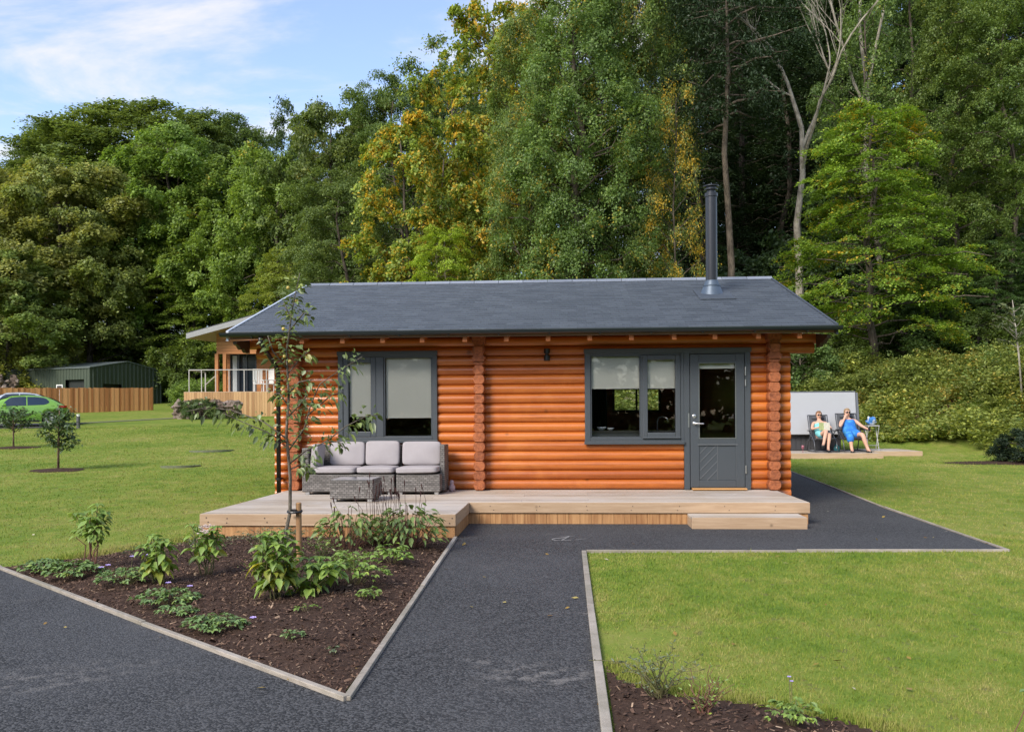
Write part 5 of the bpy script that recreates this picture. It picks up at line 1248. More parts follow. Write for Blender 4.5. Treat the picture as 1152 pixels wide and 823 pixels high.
# ================================================================== green shed, fence, stone wall
M['greensteel'] = simple('green_steel', (0.055, 0.072, 0.048), 0.5, 0.4, 0, 0.15, 2)
shed = thing('green_shed', 'dark green corrugated steel shed behind the timber fence', 'shed', (*at(101, 66), gz(*at(101, 66))), world=True)
cA, cB = Vector((*at(101.5, 64), 0)), Vector((*at(182, 70), 0)); gv = (cB - cA); gl = gv.length; gd = gv.normalized(); ld = Vector((-gd.y, gd.x, 0)); LL = 9.6
zb_, ze_, zr_ = 1.6, zof(101.5, 413, 64), zof(143, 407, 67)
def corr(mb, o, d, L, ztop, pitch=0.34, dep=0.05, skip=()):
    nrm = Vector((d.y, -d.x, 0)); n = int(L / pitch)
    for i in range(n):
        for f0, f1, off0, off1 in ((0, .55, 0, 0), (.55, .65, 0, 1), (.65, .9, 1, 1), (.9, 1.0, 1, 0)):
            s0, s1 = (i + f0) * L / n, (i + f1) * L / n; mid = (s0 + s1) / 2; z0 = zb_
            for (a, b, zt) in skip:
                if a < mid < b: z0 = zt
            p, q = o + d * s0 + nrm * dep * off0, o + d * s1 + nrm * dep * off1; b0 = len(mb.V)
            mb.V += [(p.x, p.y, z0), (q.x, q.y, z0), (q.x, q.y, ztop(s1)), (p.x, p.y, ztop(s0))]; mb.F.append((b0, b0+1, b0+2, b0+3))
doorz = zof(86, 427, 65); doorz2 = zof(122, 432, 66)
m = MB(); corr(m, cA, gd, gl, lambda s: ze_ + (zr_ - ze_) * (1 - abs(2 * s / gl - 1)), 0.36, 0.06, [(1.2, 2.7, doorz2)])
corr(m, cA + ld * LL, -ld, LL, lambda s: ze_, 0.30, 0.035, [(LL - 2.5, LL - 0.55, doorz)])
corr(m, cB, ld, LL, lambda s: ze_); corr(m, cB + ld * LL, -gd, gl, lambda s: ze_ + (zr_ - ze_) * (1 - abs(2 * s / gl - 1)))
me = m.mesh('wall', M['greensteel']); link('wall', me, shed)
m = MB(); apx = cA + gd * gl / 2
for p, q in ((cA - gd * 0.12, apx), (cB + gd * 0.12, apx)):
    a, b = p - ld * 0.12, q - ld * 0.12; c, d_ = q + ld * (LL + 0.1), p + ld * (LL + 0.1)
    slab(m, [(a.x, a.y, ze_ + 0.02), (b.x, b.y, zr_ + 0.06), (c.x, c.y, zr_ + 0.06), (d_.x, d_.y, ze_ + 0.02)], 0.06)
m.build('roof', simple('green_grey_roof', (0.13, 0.155, 0.15), 0.35, 0.5, 0, 0.1, 2), shed)
m = MB(); ins_ = -gd * -0.12
a, b = cA + ld * 0.5 + gd * 0.25, cA + ld * 2.6 + gd * 0.25; m.quadbox([(a.x, a.y, zb_), (b.x, b.y, zb_), (b.x + gd.x*.05, b.y + gd.y*.05, zb_), (a.x + gd.x*.05, a.y + gd.y*.05, zb_), (a.x, a.y, doorz + .1), (b.x, b.y, doorz + .1), (b.x + gd.x*.05, b.y + gd.y*.05, doorz + .1), (a.x + gd.x*.05, a.y + gd.y*.05, doorz + .1)])
a, b = cA + gd * 1.1 + ld * 0.25, cA + gd * 2.8 + ld * 0.25; m.quadbox([(a.x, a.y, zb_), (b.x, b.y, zb_), (b.x + ld.x*.05, b.y + ld.y*.05, zb_), (a.x + ld.x*.05, a.y + ld.y*.05, zb_), (a.x, a.y, doorz2 + .1), (b.x, b.y, doorz2 + .1), (b.x + ld.x*.05, b.y + ld.y*.05, doorz2 + .1), (a.x + ld.x*.05, a.y + ld.y*.05, doorz2 + .1)])
m.build('doorway_backing', simple('doorway_shade', (0.014, 0.018, 0.016), 0.8), shed)  # dark slabs behind the openings stand in for the unlit inside
fence = thing('board_fence', 'orange brown close-boarded timber fence in front of the green shed', 'fence', (*at(120, 56), gz(*at(120, 56))), world=True)
M['fence'] = wood('fence_board', (0.36, 0.145, 0.045), (0.62, 0.31, 0.12), 0.65, (12, 12, 0.8), 3, 0.6)
fa, fb = Vector((*at(-60, 50.5), 0)), Vector((*at(172, 58), 0)); fd = (fb - fa); fl_ = fd.length; fd.normalize(); fn = Vector((fd.y, -fd.x, 0))
m = MB(); n = int(fl_ / 0.15); ta, tb_ = zof(20, 436, 52.5), zof(172, 436, 58)
for i in range(n):
    a = fa + fd * (i * fl_ / n); b = a + fd * (fl_ / n - 0.008); off = 0.018 if i % 2 else 0
    a, b = a + fn * off, b + fn * off; f = i / n; zt = ta + (tb_ - ta) * max(0, (f - 0.3) / 0.7) + rnd.uniform(-.02, .02); z0 = gz(a.x, a.y) - 0.1
    c = -fn * 0.016
    m.quadbox([(a.x, a.y, z0), (b.x, b.y, z0), (b.x + c.x, b.y + c.y, z0), (a.x + c.x, a.y + c.y, z0), (a.x, a.y, zt), (b.x, b.y, zt), (b.x + c.x, b.y + c.y, zt), (a.x + c.x, a.y + c.y, zt)])
m.build('boards', M['fence'], fence)
for i in range(8):
    p = fa + fd * (fl_ * (i + 0.0) / 7) - fn * 0.09; q = MB(); q.box(p.x - .05, p.x + .05, p.y - .05, p.y + .05, gz(p.x, p.y) - .2, ta - 0.02 if i < 7 else tb_ + 0.02); q.build('post', M['fence'], fence)
m = MB(); x, y = at(67, 58.5); m.box(x - .22, x + .22, y, y + .05, gz(x, y), zof(67, 432.5, 58.5)); 
o = m.build('notice_board', M['white'], bevel=0.01); tag(o, 'small white framed board showing just above the timber fence', 'board')
m = MB(); m.box(x - .16, x + .16, y - 0.006, y - 0.001, zof(67, 438, 58.5), zof(67, 433.6, 58.5)); m.build('panel', M['dark'], o)
me = rocks(130, -30, 21, 63, 63.8, 2.4, 9); me.materials.append(bpy.data.materials['mottled_stone'])
tag(link('stone_wall', me), 'rubble stone wall at the far left behind the fence', 'wall')
bl = thing('bollard_light', 'short dark bollard light with white top on the lawn beside the green car', 'bollard', (*at(88, 38.5), gz(*at(88, 38.5))))
MB().lathe([(0.09, 0), (0.075, 0.02), (0.075, 0.52)], n=16).build('post', simple('bollard_grey', (0.09, 0.085, 0.09), 0.5), bl, smooth=True, autosm=0.5)
MB().lathe([(0.07, 0.52), (0.07, 0.58), (0.08, 0.585), (0.08, 0.60), (0.02, 0.615)], n=16).build('cap', M['white'], bl, smooth=True, autosm=0.5)
for (u, D, r0, lab) in ((238, 25.6, 0.62, 'round grey drain cover in the lawn left of the cabin'), (203, 20.9, 0.45, 'faint grey drain cover in the lawn nearer the plant bed')):
    x, y = at(u, D); o = MB().lathe([(r0, -0.05), (r0, 0.012), (r0 * 0.9, 0.016), (r0 * 0.88, 0.010), (r0 * .3, 0.012)], (0, 0, 0), 28).build('drain_cover', simple('drain_grey', (0.15, 0.165, 0.10), 0.8, 0.2, 0, 0.3, 5), smooth=False)
    o.location = (x, y, gz(x, y) + 0.01); o.rotation_euler = (-0.035, -0.02, 0); tag(o, lab, 'drain cover')
# strip of gravel path by the fence and the parking bay under the cars
def strip(pts, wd, name, mat, dz=0.02):
    m = MB()
    for i, (x, y) in enumerate(pts):
        p0, p1 = pts[max(0, i-1)], pts[min(len(pts)-1, i+1)]; dx, dy = p1[0]-p0[0], p1[1]-p0[1]; l = math.hypot(dx, dy)
        for s in (1, -1): q = (x - dy/l*wd*s, y + dx/l*wd*s); m.V.append((*q, gz(*q) + dz))
    for i in range(len(pts)-1): m.F.append((2*i, 2*i+1, 2*i+3, 2*i+2))
    return tag(link(name, m.mesh(name, mat)), kind='structure')
pa, pb = at(-80, 39.6), at(70, 40.2)
strip([(pa[0] + (pb[0]-pa[0])*k/12, pa[1] + (pb[1]-pa[1])*k/12 + 0.9) for k in range(13)], 2.2, 'parking_bay', M['tarmac'])
pa, pb = at(95, 43), at(240, 49)
strip([(pa[0] + (pb[0]-pa[0])*k/14, pa[1] + (pb[1]-pa[1])*k/14) for k in range(15)], 0.35, 'gravel_path', simple('gravel_path', (0.17, 0.17, 0.12), 0.95, 0.1, 0, 0.4, 8))

# ================================================================== cars
def car(name, label, loc, rz, paint):
    t = thing(name, label, 'car', loc, rz, 'cars parked by the fence')
    # body by stations along x (0 rear .. 4.25 front), nose towards +x; z from ground
    xs_ = sorted(set([0.0, 0.04, 0.12, 0.25] + [round(0.35 + 0.055 * k, 3) for k in range(17)] + [1.45, 1.8, 2.2, 2.6, 2.85] + [round(2.95 + 0.055 * k, 3) for k in range(16)] + [3.95, 4.1, 4.2, 4.25]))
    def I(x, P): return float(np.interp(x, [p[0] for p in P], [p[1] for p in P]))
    top = [(0, 0.86), (0.06, 0.94), (0.22, 1.03), (0.55, 1.22), (0.85, 1.33), (1.3, 1.395), (1.9, 1.405), (2.3, 1.36), (2.7, 1.20), (3.05, 0.99), (3.6, 0.90), (4.0, 0.80), (4.18, 0.68), (4.25, 0.55)]
    belt = [(0, 0.80), (0.25, 0.90), (0.9, 0.925), (1.8, 0.875), (2.9, 0.85), (3.6, 0.80), (4.0, 0.72), (4.25, 0.50)]
    bot = [(0, 0.34), (0.12, 0.24), (0.4, 0.20), (3.8, 0.19), (4.15, 0.24), (4.25, 0.34)]
    half = [(0, 0.70), (0.12, 0.80), (0.4, 0.885), (1.2, 0.905), (2.4, 0.89), (3.4, 0.885), (3.9, 0.80), (4.15, 0.66), (4.25, 0.52)]
    rw = [(0, 0.60), (0.3, 0.60), (0.8, 0.56), (1.8, 0.57), (2.4, 0.60), (2.9, 0.70), (3.6, 0.74), (4.25, 0.45)]
    V, F = [], []; ns = 0
    for x in xs_:
        zt, zb, z0, hw, r_w = I(x, top), I(x, belt), I(x, bot), I(x, half), I(x, rw)
        zb = min(zb, zt - 0.03)
        for xc in (0.70, 3.30):
            d = 0.355 ** 2 - (x - xc) ** 2
            if d > 0: z0 = max(z0, 0.31 + math.sqrt(d))
        z0 = min(z0, zb - 0.06); zm = z0 + (zb - z0) * 0.55
        sec = [(hw * 0.93, z0), (hw, z0 + (zb - z0) * 0.28), (hw * 1.0, zm), (hw * 0.965, zb), (r_w + (hw * .95 - r_w) * 0.45, zb + (zt - zb) * 0.55), (r_w, zt - min(0.05, (zt - zb) * .3)), (r_w * 0.5, zt)]
        ring = [(y, z) for y, z in sec] + [(-y, z) for y, z in reversed(sec)]
        ns = len(ring); V += [(x - 2.1, y, z) for y, z in ring]
    for i in range(len(xs_) - 1):
        for k in range(ns): F.append((i*ns+k, i*ns+(k+1) % ns, (i+1)*ns+(k+1) % ns, (i+1)*ns+k))
    F.append(tuple(range(ns))); F.append(tuple((len(xs_)-1)*ns + k for k in reversed(range(ns))))
    m = MB(); m.V, m.F = V, F; b = m.build('body', paint, t, smooth=True, autosm=0.75)
    gl = bpy.data.materials.get('car_glass') or simple('car_glass', (0.02, 0.035, 0.06), 0.06, 0.7)
    rows = {}
    def side_pt(x, f, s):
        zt, zb, hw, r_w = I(x, top), I(x, belt), I(x, half), I(x, rw)
        pts = [(hw * 0.965, zb), (r_w + (hw*.95 - r_w)*0.45, zb + (zt - zb)*0.55), (r_w, zt - min(0.05, (zt - zb)*.3))]
        y = np.interp(f, [0, 0.55, 0.96], [p[0] for p in pts]); z = zb + (zt - zb) * f
        return (x - 2.1, s * (float(y) + 0.006), float(z))
    for s in (1, -1):
        for xa, xb in ((0.75, 1.62), (1.67, 2.62)):
            m = MB(); n = 8
            for k in range(n + 1):
                x = xa + (xb - xa) * k / n; lo = 0.08; hi = 0.84
                if xa < 1 and k == 0: lo, hi = 0.36, 0.52
                if xa < 1 and k == 1: lo, hi = 0.16, 0.76
                if xb > 2 and k >= n - 2: hi = (0.74, 0.55, 0.16)[k - n + 2]
                for f in (lo, (lo + hi) / 2, hi): m.V.append(side_pt(x, f, s))
            for k in range(n):
                for j in range(2): m.F.append((3*k+j, 3*(k+1)+j, 3*(k+1)+j+1, 3*k+j+1))
            m.build('side_window', gl, t, smooth=True)
        m = MB(); m.box(0.02 - 2.1, 0.34 - 2.1, s * 0.865 - 0.02 if s > 0 else -0.875 - 0.0, s * 0.875 if s > 0 else -0.845, 0.86, 0.955)
        m = MB(); 
        for x, y in ((0.05, 0.755), (0.18, 0.845), (0.36, 0.888)):
            for z in (0.79, 0.895): m.V.append((x - 2.1 - 0.012, s * (y + 0.012), z + (0.03 if x < .3 else 0.045)))
        m.F = [(0, 2, 3, 1), (2, 4, 5, 3)]; m.V += [(v[0] + 0.05, v[1] - s * 0.04, v[2]) for v in m.V]; m.F += [(6, 7, 9, 8), (8, 9, 11, 10), (0, 1, 7, 6), (4, 10, 11, 5), (0, 6, 8, 2), (2, 8, 10, 4), (1, 3, 9, 7), (3, 5, 11, 9)]
        m.build('tail_light', bpy.data.materials.get('tail_red') or simple('tail_red', (0.45, 0.02, 0.02), 0.15, 0.6), t)
        m = MB(); m.tube([(1.72 - 2.1, s * 0.915, 0.80), (1.90 - 2.1, s * 0.92, 0.80)], 0.014, 6); m.build('door_handle', paint, t)
        m = MB(); m.box(2.45 - 2.1, 2.60 - 2.1, min(s * 0.90, s * 1.06), max(s * 0.90, s * 1.06), 0.90, 1.02); m.build('mirror', paint, t, bevel=0.03)
        m = MB(); m.box(1.15 - 2.1, 2.98 - 2.1, min(s * 0.87, s * 0.90), max(s * 0.87, s * 0.90), 0.18, 0.27); m.build('sill', M['black'], t, bevel=0.01)
        for xc in (0.70, 3.30):
            m = MB(); m.lathe([(0.20, -0.1), (0.30, -0.1), (0.318, -0.08), (0.318, 0.08), (0.30, 0.10), (0.235, 0.10), (0.225, 0.06)], (0, 0, 0), 28, 'y')
            wh = m.build('wheel', bpy.data.materials.get('tyre') or simple('tyre', (0.018, 0.018, 0.019), 0.8), t, smooth=True, autosm=0.6); wh.location = (xc - 2.1, s * 0.80, 0.318); wh.scale = (1, s, 1)
            m = MB(); m.lathe([(0.225, 0.095), (0.238, 0.098), (0.238, 0.075), (0.225, 0.07)], (0, 0, 0), 28, 'y'); m.lathe([(0.05, 0.085), (0.055, 0.06), (0.02, 0.09)], (0, 0, 0), 14, 'y')
            for k in range(10):
                a = 2 * PI * k / 10; Mx = Matrix.Rotation(a, 4, 'Y'); m.box(0.03, 0.228, 0.06, 0.088, -0.020, 0.020, Mx)
            m.build('rim', bpy.data.materials.get('alloy') or simple('alloy', (0.62, 0.62, 0.63), 0.3, 0.5, 0.7), wh)
            m = MB(); m.lathe([(0.222, 0.035), (0.222, 0.045), (0.02, 0.05)], (0, 0, 0), 24, 'y'); m.build('hub', M['black'], wh)
    m = MB()   # rear screen
    for x in (0.28, 0.52, 0.78):
        for s in (-1, 1): m.V.append((x - 2.1 - 0.012, s * (I(x, rw) - 0.06), I(x, top) + 0.008))
    m.F = [(0, 1, 3, 2), (2, 3, 5, 4)]; m.build('rear_window', gl, t)
    m = MB(); m.box(-2.14, -1.98, -0.55, 0.55, 0.30, 0.44); m.build('rear_bumper', M['black'], t, bevel=0.03)
    m = MB()
    for k in range(5):
        x = 2.38 + 0.14 * k
        for s in (-1, 1): m.V.append((x - 2.1, s * (I(x, rw) - 0.04), I(x, top) + 0.006))
    for k in range(4): m.F.append((2*k, 2*k+1, 2*k+3, 2*k+2))
    m.build('windscreen', gl, t)
    return t
paint = simple('green_paint', (0.185, 0.385, 0.055), 0.28, 0.5, 0.0, 0.03, 3, coat=0.6)
CRZ = PI + 0.60
x, y = at(57, 40.3); ca_, sa_ = math.cos(CRZ), math.sin(CRZ); GX, GY = x - (ca_ * -1.40 - sa_ * 0.8), y - (sa_ * -1.40 + ca_ * 0.8)
car('parked_car', 'bright green hatchback coupe parked at the left picture edge', (GX, GY, gz(GX, GY) + 0.03), CRZ, paint)
x, y = at(28, 44.5)
car('parked_car', 'silver car of which only the pale roof shows behind the green hatchback', (x - 1.4, y + 0.9, gz(x - 2, y) + 0.12), PI + 0.58, simple('silver_paint', (0.60, 0.63, 0.66), 0.25, 0.5, 0.3, 0.03, 3))

# ================================================================== hot tub terrace on the right
tdz = zof(940, 508.5, 25.4)
terr = thing('tub_deck', 'low pale timber deck under the hot tub and loungers on the right', 'deck', (6.6, 26.5, 0.1), world=True)
def tdeck(x0, x1, y0, y1, zt, th):
    m = boards(x0, x1, y0, y1, zt, 0.14, 0.006, 0.03); m.build('deck_boards', M['deck'], terr)
    m = MB(); m.box(x0, x1, y0 - 0.025, y0, zt - th, zt - 0.002); m.box(x1, x1 + 0.025, y0 - 0.025, y1, zt - th, zt - 0.002); m.build('deck_fascia', M['pine'], terr)
tdeck(4.6, 8.70, 25.35, 29.0, tdz, 0.2); tdeck(8.73, 10.05, 26.1, 29.0, tdz + 0.02, 0.2)
tub = thing('hot_tub', 'hot tub with its pale grey cover tipped up on edge behind the two loungers', 'hot tub', (7.0, 27.4, tdz), world=True)
m = MB(); m.box(5.75, 8.10, 27.10, 28.9, tdz, tdz + 0.50)
for k in range(16): m.box(5.78 + 0.145 * k, 5.90 + 0.145 * k, 27.085, 27.10, tdz + 0.03, tdz + 0.47)
m.build('cabinet', simple('dark_cabinet', (0.045, 0.045, 0.05), 0.6), tub)
m = MB(); m.box(5.68, 8.17, 27.03, 28.98, tdz + 0.50, tdz + 0.60); m.build('rim', simple('tub_rim', (0.10, 0.105, 0.115), 0.4), tub, bevel=0.04)
cz0, cz1 = zof(940, 488, 26.95), zof(940, 441.5, 26.95)
m = MB(); m.quadbox([(5.70, 26.90, cz0), (8.52, 26.90, cz0), (8.52, 27.01, cz0), (5.70, 27.01, cz0), (5.70, 27.07, cz1), (8.52, 27.07, cz1), (8.52, 27.18, cz1), (5.70, 27.18, cz1)])
cv = m.build('cover', simple('pale_grey_vinyl', (0.40, 0.41, 0.43), 0.5, 0.4, 0, 0.06, 1.5), tub, bevel=0.02)
m = MB(); m.quadbox([(8.525, 26.89, cz0 - .02), (8.60, 26.89, cz0 - .02), (8.68, 27.30, cz0 - .02), (8.525, 27.30, cz0 - .02), (8.525, 27.06, cz1 - .01), (8.58, 27.06, cz1 - .01), (8.70, 27.40, cz1 - .10), (8.525, 27.40, cz1 - .05)])
m.box(5.70, 8.52, 27.07, 27.21, cz1 + 0.001, cz1 + 0.035); m.build('cover_edge', simple('dark_grey_vinyl', (0.12, 0.13, 0.15), 0.6), cv)

def lounger(lab, x, y, rz, s=1.0):
    t = thing('reclining_chair', lab, 'chair', (x, y, tdz), rz, 'folding recliners by the hot tub')
    fr, sl_ = bpy.data.materials.get('recliner_frame') or simple('recliner_frame', (0.10, 0.105, 0.115), 0.4, 0.5, 0.5), bpy.data.materials.get('recliner_sling') or simple('recliner_sling', (0.07, 0.075, 0.085), 0.8)
    m = MB()
    for sx in (-0.31, 0.31): m.tube([(sx, -0.46, 0.03), (sx, 0.10, 0.03), (sx, 0.42, 0.03)], 0.016, 8); m.tube([(sx, -0.46, 0.03), (sx, -0.36, 0.30), (sx, 0.20, 0.62)], 0.015, 8); m.tube([(sx, 0.42, 0.03), (sx, 0.30, 0.30), (sx, -0.22, 0.60)], 0.015, 8)
    m.tube([(-0.31, -0.46, 0.03), (0.31, -0.46, 0.03)], 0.016, 8); m.tube([(-0.31, 0.42, 0.03), (0.31, 0.42, 0.03)], 0.016, 8); m.build('leg_frame', fr, t, smooth=True)
    m = MB(); P_ = [(-0.34, -0.36), (-0.44, 0.42), (-0.20, 0.36), (0.12, 0.38), (0.30, 0.62), (0.52, 1.10)]
    seat = [(0, -0.46, 0.40), (0, -0.20, 0.36), (0, 0.12, 0.38), (0, 0.28, 0.60), (0, 0.48, 1.06)]
    for sx in (-0.28, 0.28): m.tube([(sx, p[1], p[2]) for p in seat], 0.014, 8)
    m.tube([(-0.28, 0.48, 1.06), (0.28, 0.48, 1.06)], 0.014, 8); m.tube([(-0.28, -0.46, 0.40), (0.28, -0.46, 0.40)], 0.014, 8); m.build('seat_frame', fr, t, smooth=True)
    m = MB(); b = [(-0.25, p[1], p[2] - 0.02) for p in seat] + [(0.25, p[1], p[2] - 0.02) for p in seat]; n = len(seat)
    for i in range(n - 1): m.quadbox([b[i], b[n+i], b[n+i+1], b[i+1]] + [(q[0], q[1], q[2] + 0.012) for q in (b[i], b[n+i], b[n+i+1], b[i+1])])
    m.build('sling', sl_, t)
    for sx in (-0.33, 0.33): m = MB(); m.box(sx - 0.028, sx + 0.028, -0.26, 0.22, 0.60, 0.63); m.build('armrest', M['black'], t, bevel=0.01)
    m = MB(); m.tube([(-0.17, 0.44, 0.98), (0.17, 0.44, 0.98)], 0.05, 10); m.build('headrest', sl_, t, smooth=True)
    t.scale = (s, s, s); return t
cx1, cy1 = at(924.5, 25.66); cx2, cy2 = at(957, 25.66)
lounger('folding recliner with the person reading in it', cx1, cy1, 0.0, 1.0)
lounger('folding recliner with the person in the blue dress in it', cx2, cy2, 0.0, 1.04)
# side table with towel, glass and bottle
tx, ty = at(981, 26.2)
tt = thing('side_table', 'small pale folding table at the right of the loungers', 'table', (tx, ty, tdz))
tht = zof(980, 478, 26.4) - tdz
m = MB(); m.box(-0.17, 0.17, -0.15, 0.15, tht - 0.03, tht); TW = simple('pale_plastic', (0.42, 0.42, 0.41), 0.5); m.build('tabletop', TW, tt, bevel=0.008)
for sx in (-0.15, 0.15): m = MB(); m.tube([(sx, -0.15, 0), (sx, 0.15, tht - 0.03)], 0.012, 8); m.tube([(sx, 0.15, 0), (sx, -0.15, tht - 0.03)], 0.012, 8); m.build('leg', TW, tt)
m = MB(); m.tube([(-0.15, -0.12, tht * 0.22), (0.15, -0.12, tht * 0.22)], 0.01, 6); m.build('stretcher', TW, tt)
def _towel():
    m, nt, nd, lk = newmat('towel_cloth'); c = ramp(nt, [(0.46, (0.05, 0.18, 0.45)), (0.54, (0.50, 0.54, 0.58))]); lk.new(noise(nt, coords(nt), 7, 2), c.inputs[0]); principled(nt, c.outputs[0], 0.9, 0.1); return m
def cloth_heap(name, mat, sx, sy, sz, seed):
    bm = bmesh.new(); bmesh.ops.create_uvsphere(bm, u_segments=20, v_segments=12, radius=1); r = random.Random(seed); f = [r.uniform(3, 7) for _ in range(4)]
    for v in bm.verts:
        q = v.co.copy(); k = 1 + 0.13 * math.sin(f[0] * q.x + f[1] * q.z) + 0.12 * math.sin(f[2] * q.y - f[3] * q.z)
        v.co = Vector((q.x * sx * k, q.y * sy * k, max(0, q.z * .5 + .5) * sz * k))
    me = bpy.data.meshes.new(name); bm.to_mesh(me); bm.free(); me.materials.append(mat); me.polygons.foreach_set('use_smooth', [True] * len(me.polygons)); return link(name, me)
tw = cloth_heap('towel', _towel(), 0.14, 0.12, 0.24, 3); tw.location = (tx - 0.02, ty, tdz + tht); tag(tw, 'crumpled blue and white towel on the pale folding table', 'towel')
x, y = at(903, 25.5)
wg = MB().lathe([(0.034, 0), (0.034, 0.004), (0.006, 0.01), (0.006, 0.09), (0.03, 0.11), (0.042, 0.15), (0.036, 0.20), (0.034, 0.20), (0.04, 0.15), (0.006, 0.105)], (0, 0, 0), 16).build('drink_glass', simple('rose_drink', (0.30, 0.10, 0.13), 0.15, 0.6), smooth=True); wg.location = (x, y, tdz); tag(wg, 'small glass of red drink on the deck left of the reader', 'glass')
x, y = at(941, 25.55)
bt = MB().lathe([(0.075, 0), (0.085, 0.02), (0.085, 0.15), (0.05, 0.19), (0.03, 0.20), (0.03, 0.24), (0.01, 0.245)], (0, 0, 0), 18).build('bottle', simple('teal_glass', (0.02, 0.14, 0.15), 0.2, 0.6), smooth=True); bt.location = (x, y, tdz); tag(bt, 'squat teal bottle on the deck between the two loungers', 'bottle')

# ================================================================== people
SKIN = simple('skin', (0.62, 0.36, 0.25), 0.5, 0.35, 0, 0.06, 8)
def skin_mesh(name, nodes, edges, mat, parent, root=0, sub=2):
    """nodes: name -> (x,y,z,r); one continuous skinned surface"""
    keys = list(nodes); me = bpy.data.meshes.new(name)
    me.from_pydata([nodes[k][:3] for k in keys], [(keys.index(a), keys.index(b)) for a, b in edges], []); me.materials.append(mat)
    o = link(name, me, parent); o.modifiers.new('skin', 'SKIN').use_smooth_shade = True
    if not me.skin_vertices: me.skin_vertices.new()
    for k, sv in zip(keys, me.skin_vertices[0].data):
        r = nodes[k][3]; sv.radius = r if isinstance(r, tuple) else (r, r); sv.use_root = False
    me.skin_vertices[0].data[root].use_root = True
    s = o.modifiers.new('sub', 'SUBSURF'); s.levels = s.render_levels = sub; return o
def hand(nd, ed, wrist, pre, d, side, up, curl=0.5):
    """palm plus five fingers from the wrist along d"""
    w_ = Vector(nd[wrist][:3]); d, s, u_ = Vector(d).normalized(), Vector(side).normalized(), Vector(up).normalized()
    nd[pre + 'palm'] = (*(w_ + d * 0.06), 0.030); ed.append((wrist, pre + 'palm'))
    for i, (o, L) in enumerate(((-0.030, 0.075), (-0.010, 0.085), (0.010, 0.080), (0.030, 0.062))):
        a = w_ + d * 0.085 + s * o; b = a + (d * (1 - 0.3 * curl) - u_ * curl * 0.5) * L * 0.55; c = b + (d * (1 - curl) - u_ * curl) * L * 0.5
        nd[f'{pre}f{i}a'] = (*a, 0.011); nd[f'{pre}f{i}b'] = (*b, 0.009); nd[f'{pre}f{i}c'] = (*c, 0.008); ed += [(pre + 'palm', f'{pre}f{i}a'), (f'{pre}f{i}a', f'{pre}f{i}b'), (f'{pre}f{i}b', f'{pre}f{i}c')]
    a = w_ + d * 0.035 - s * 0.035; b = a + d * 0.035 - s * 0.025
    nd[pre + 'ta'] = (*a, 0.013); nd[pre + 'tb'] = (*b, 0.010); ed += [(wrist, pre + 'ta'), (pre + 'ta', pre + 'tb')]
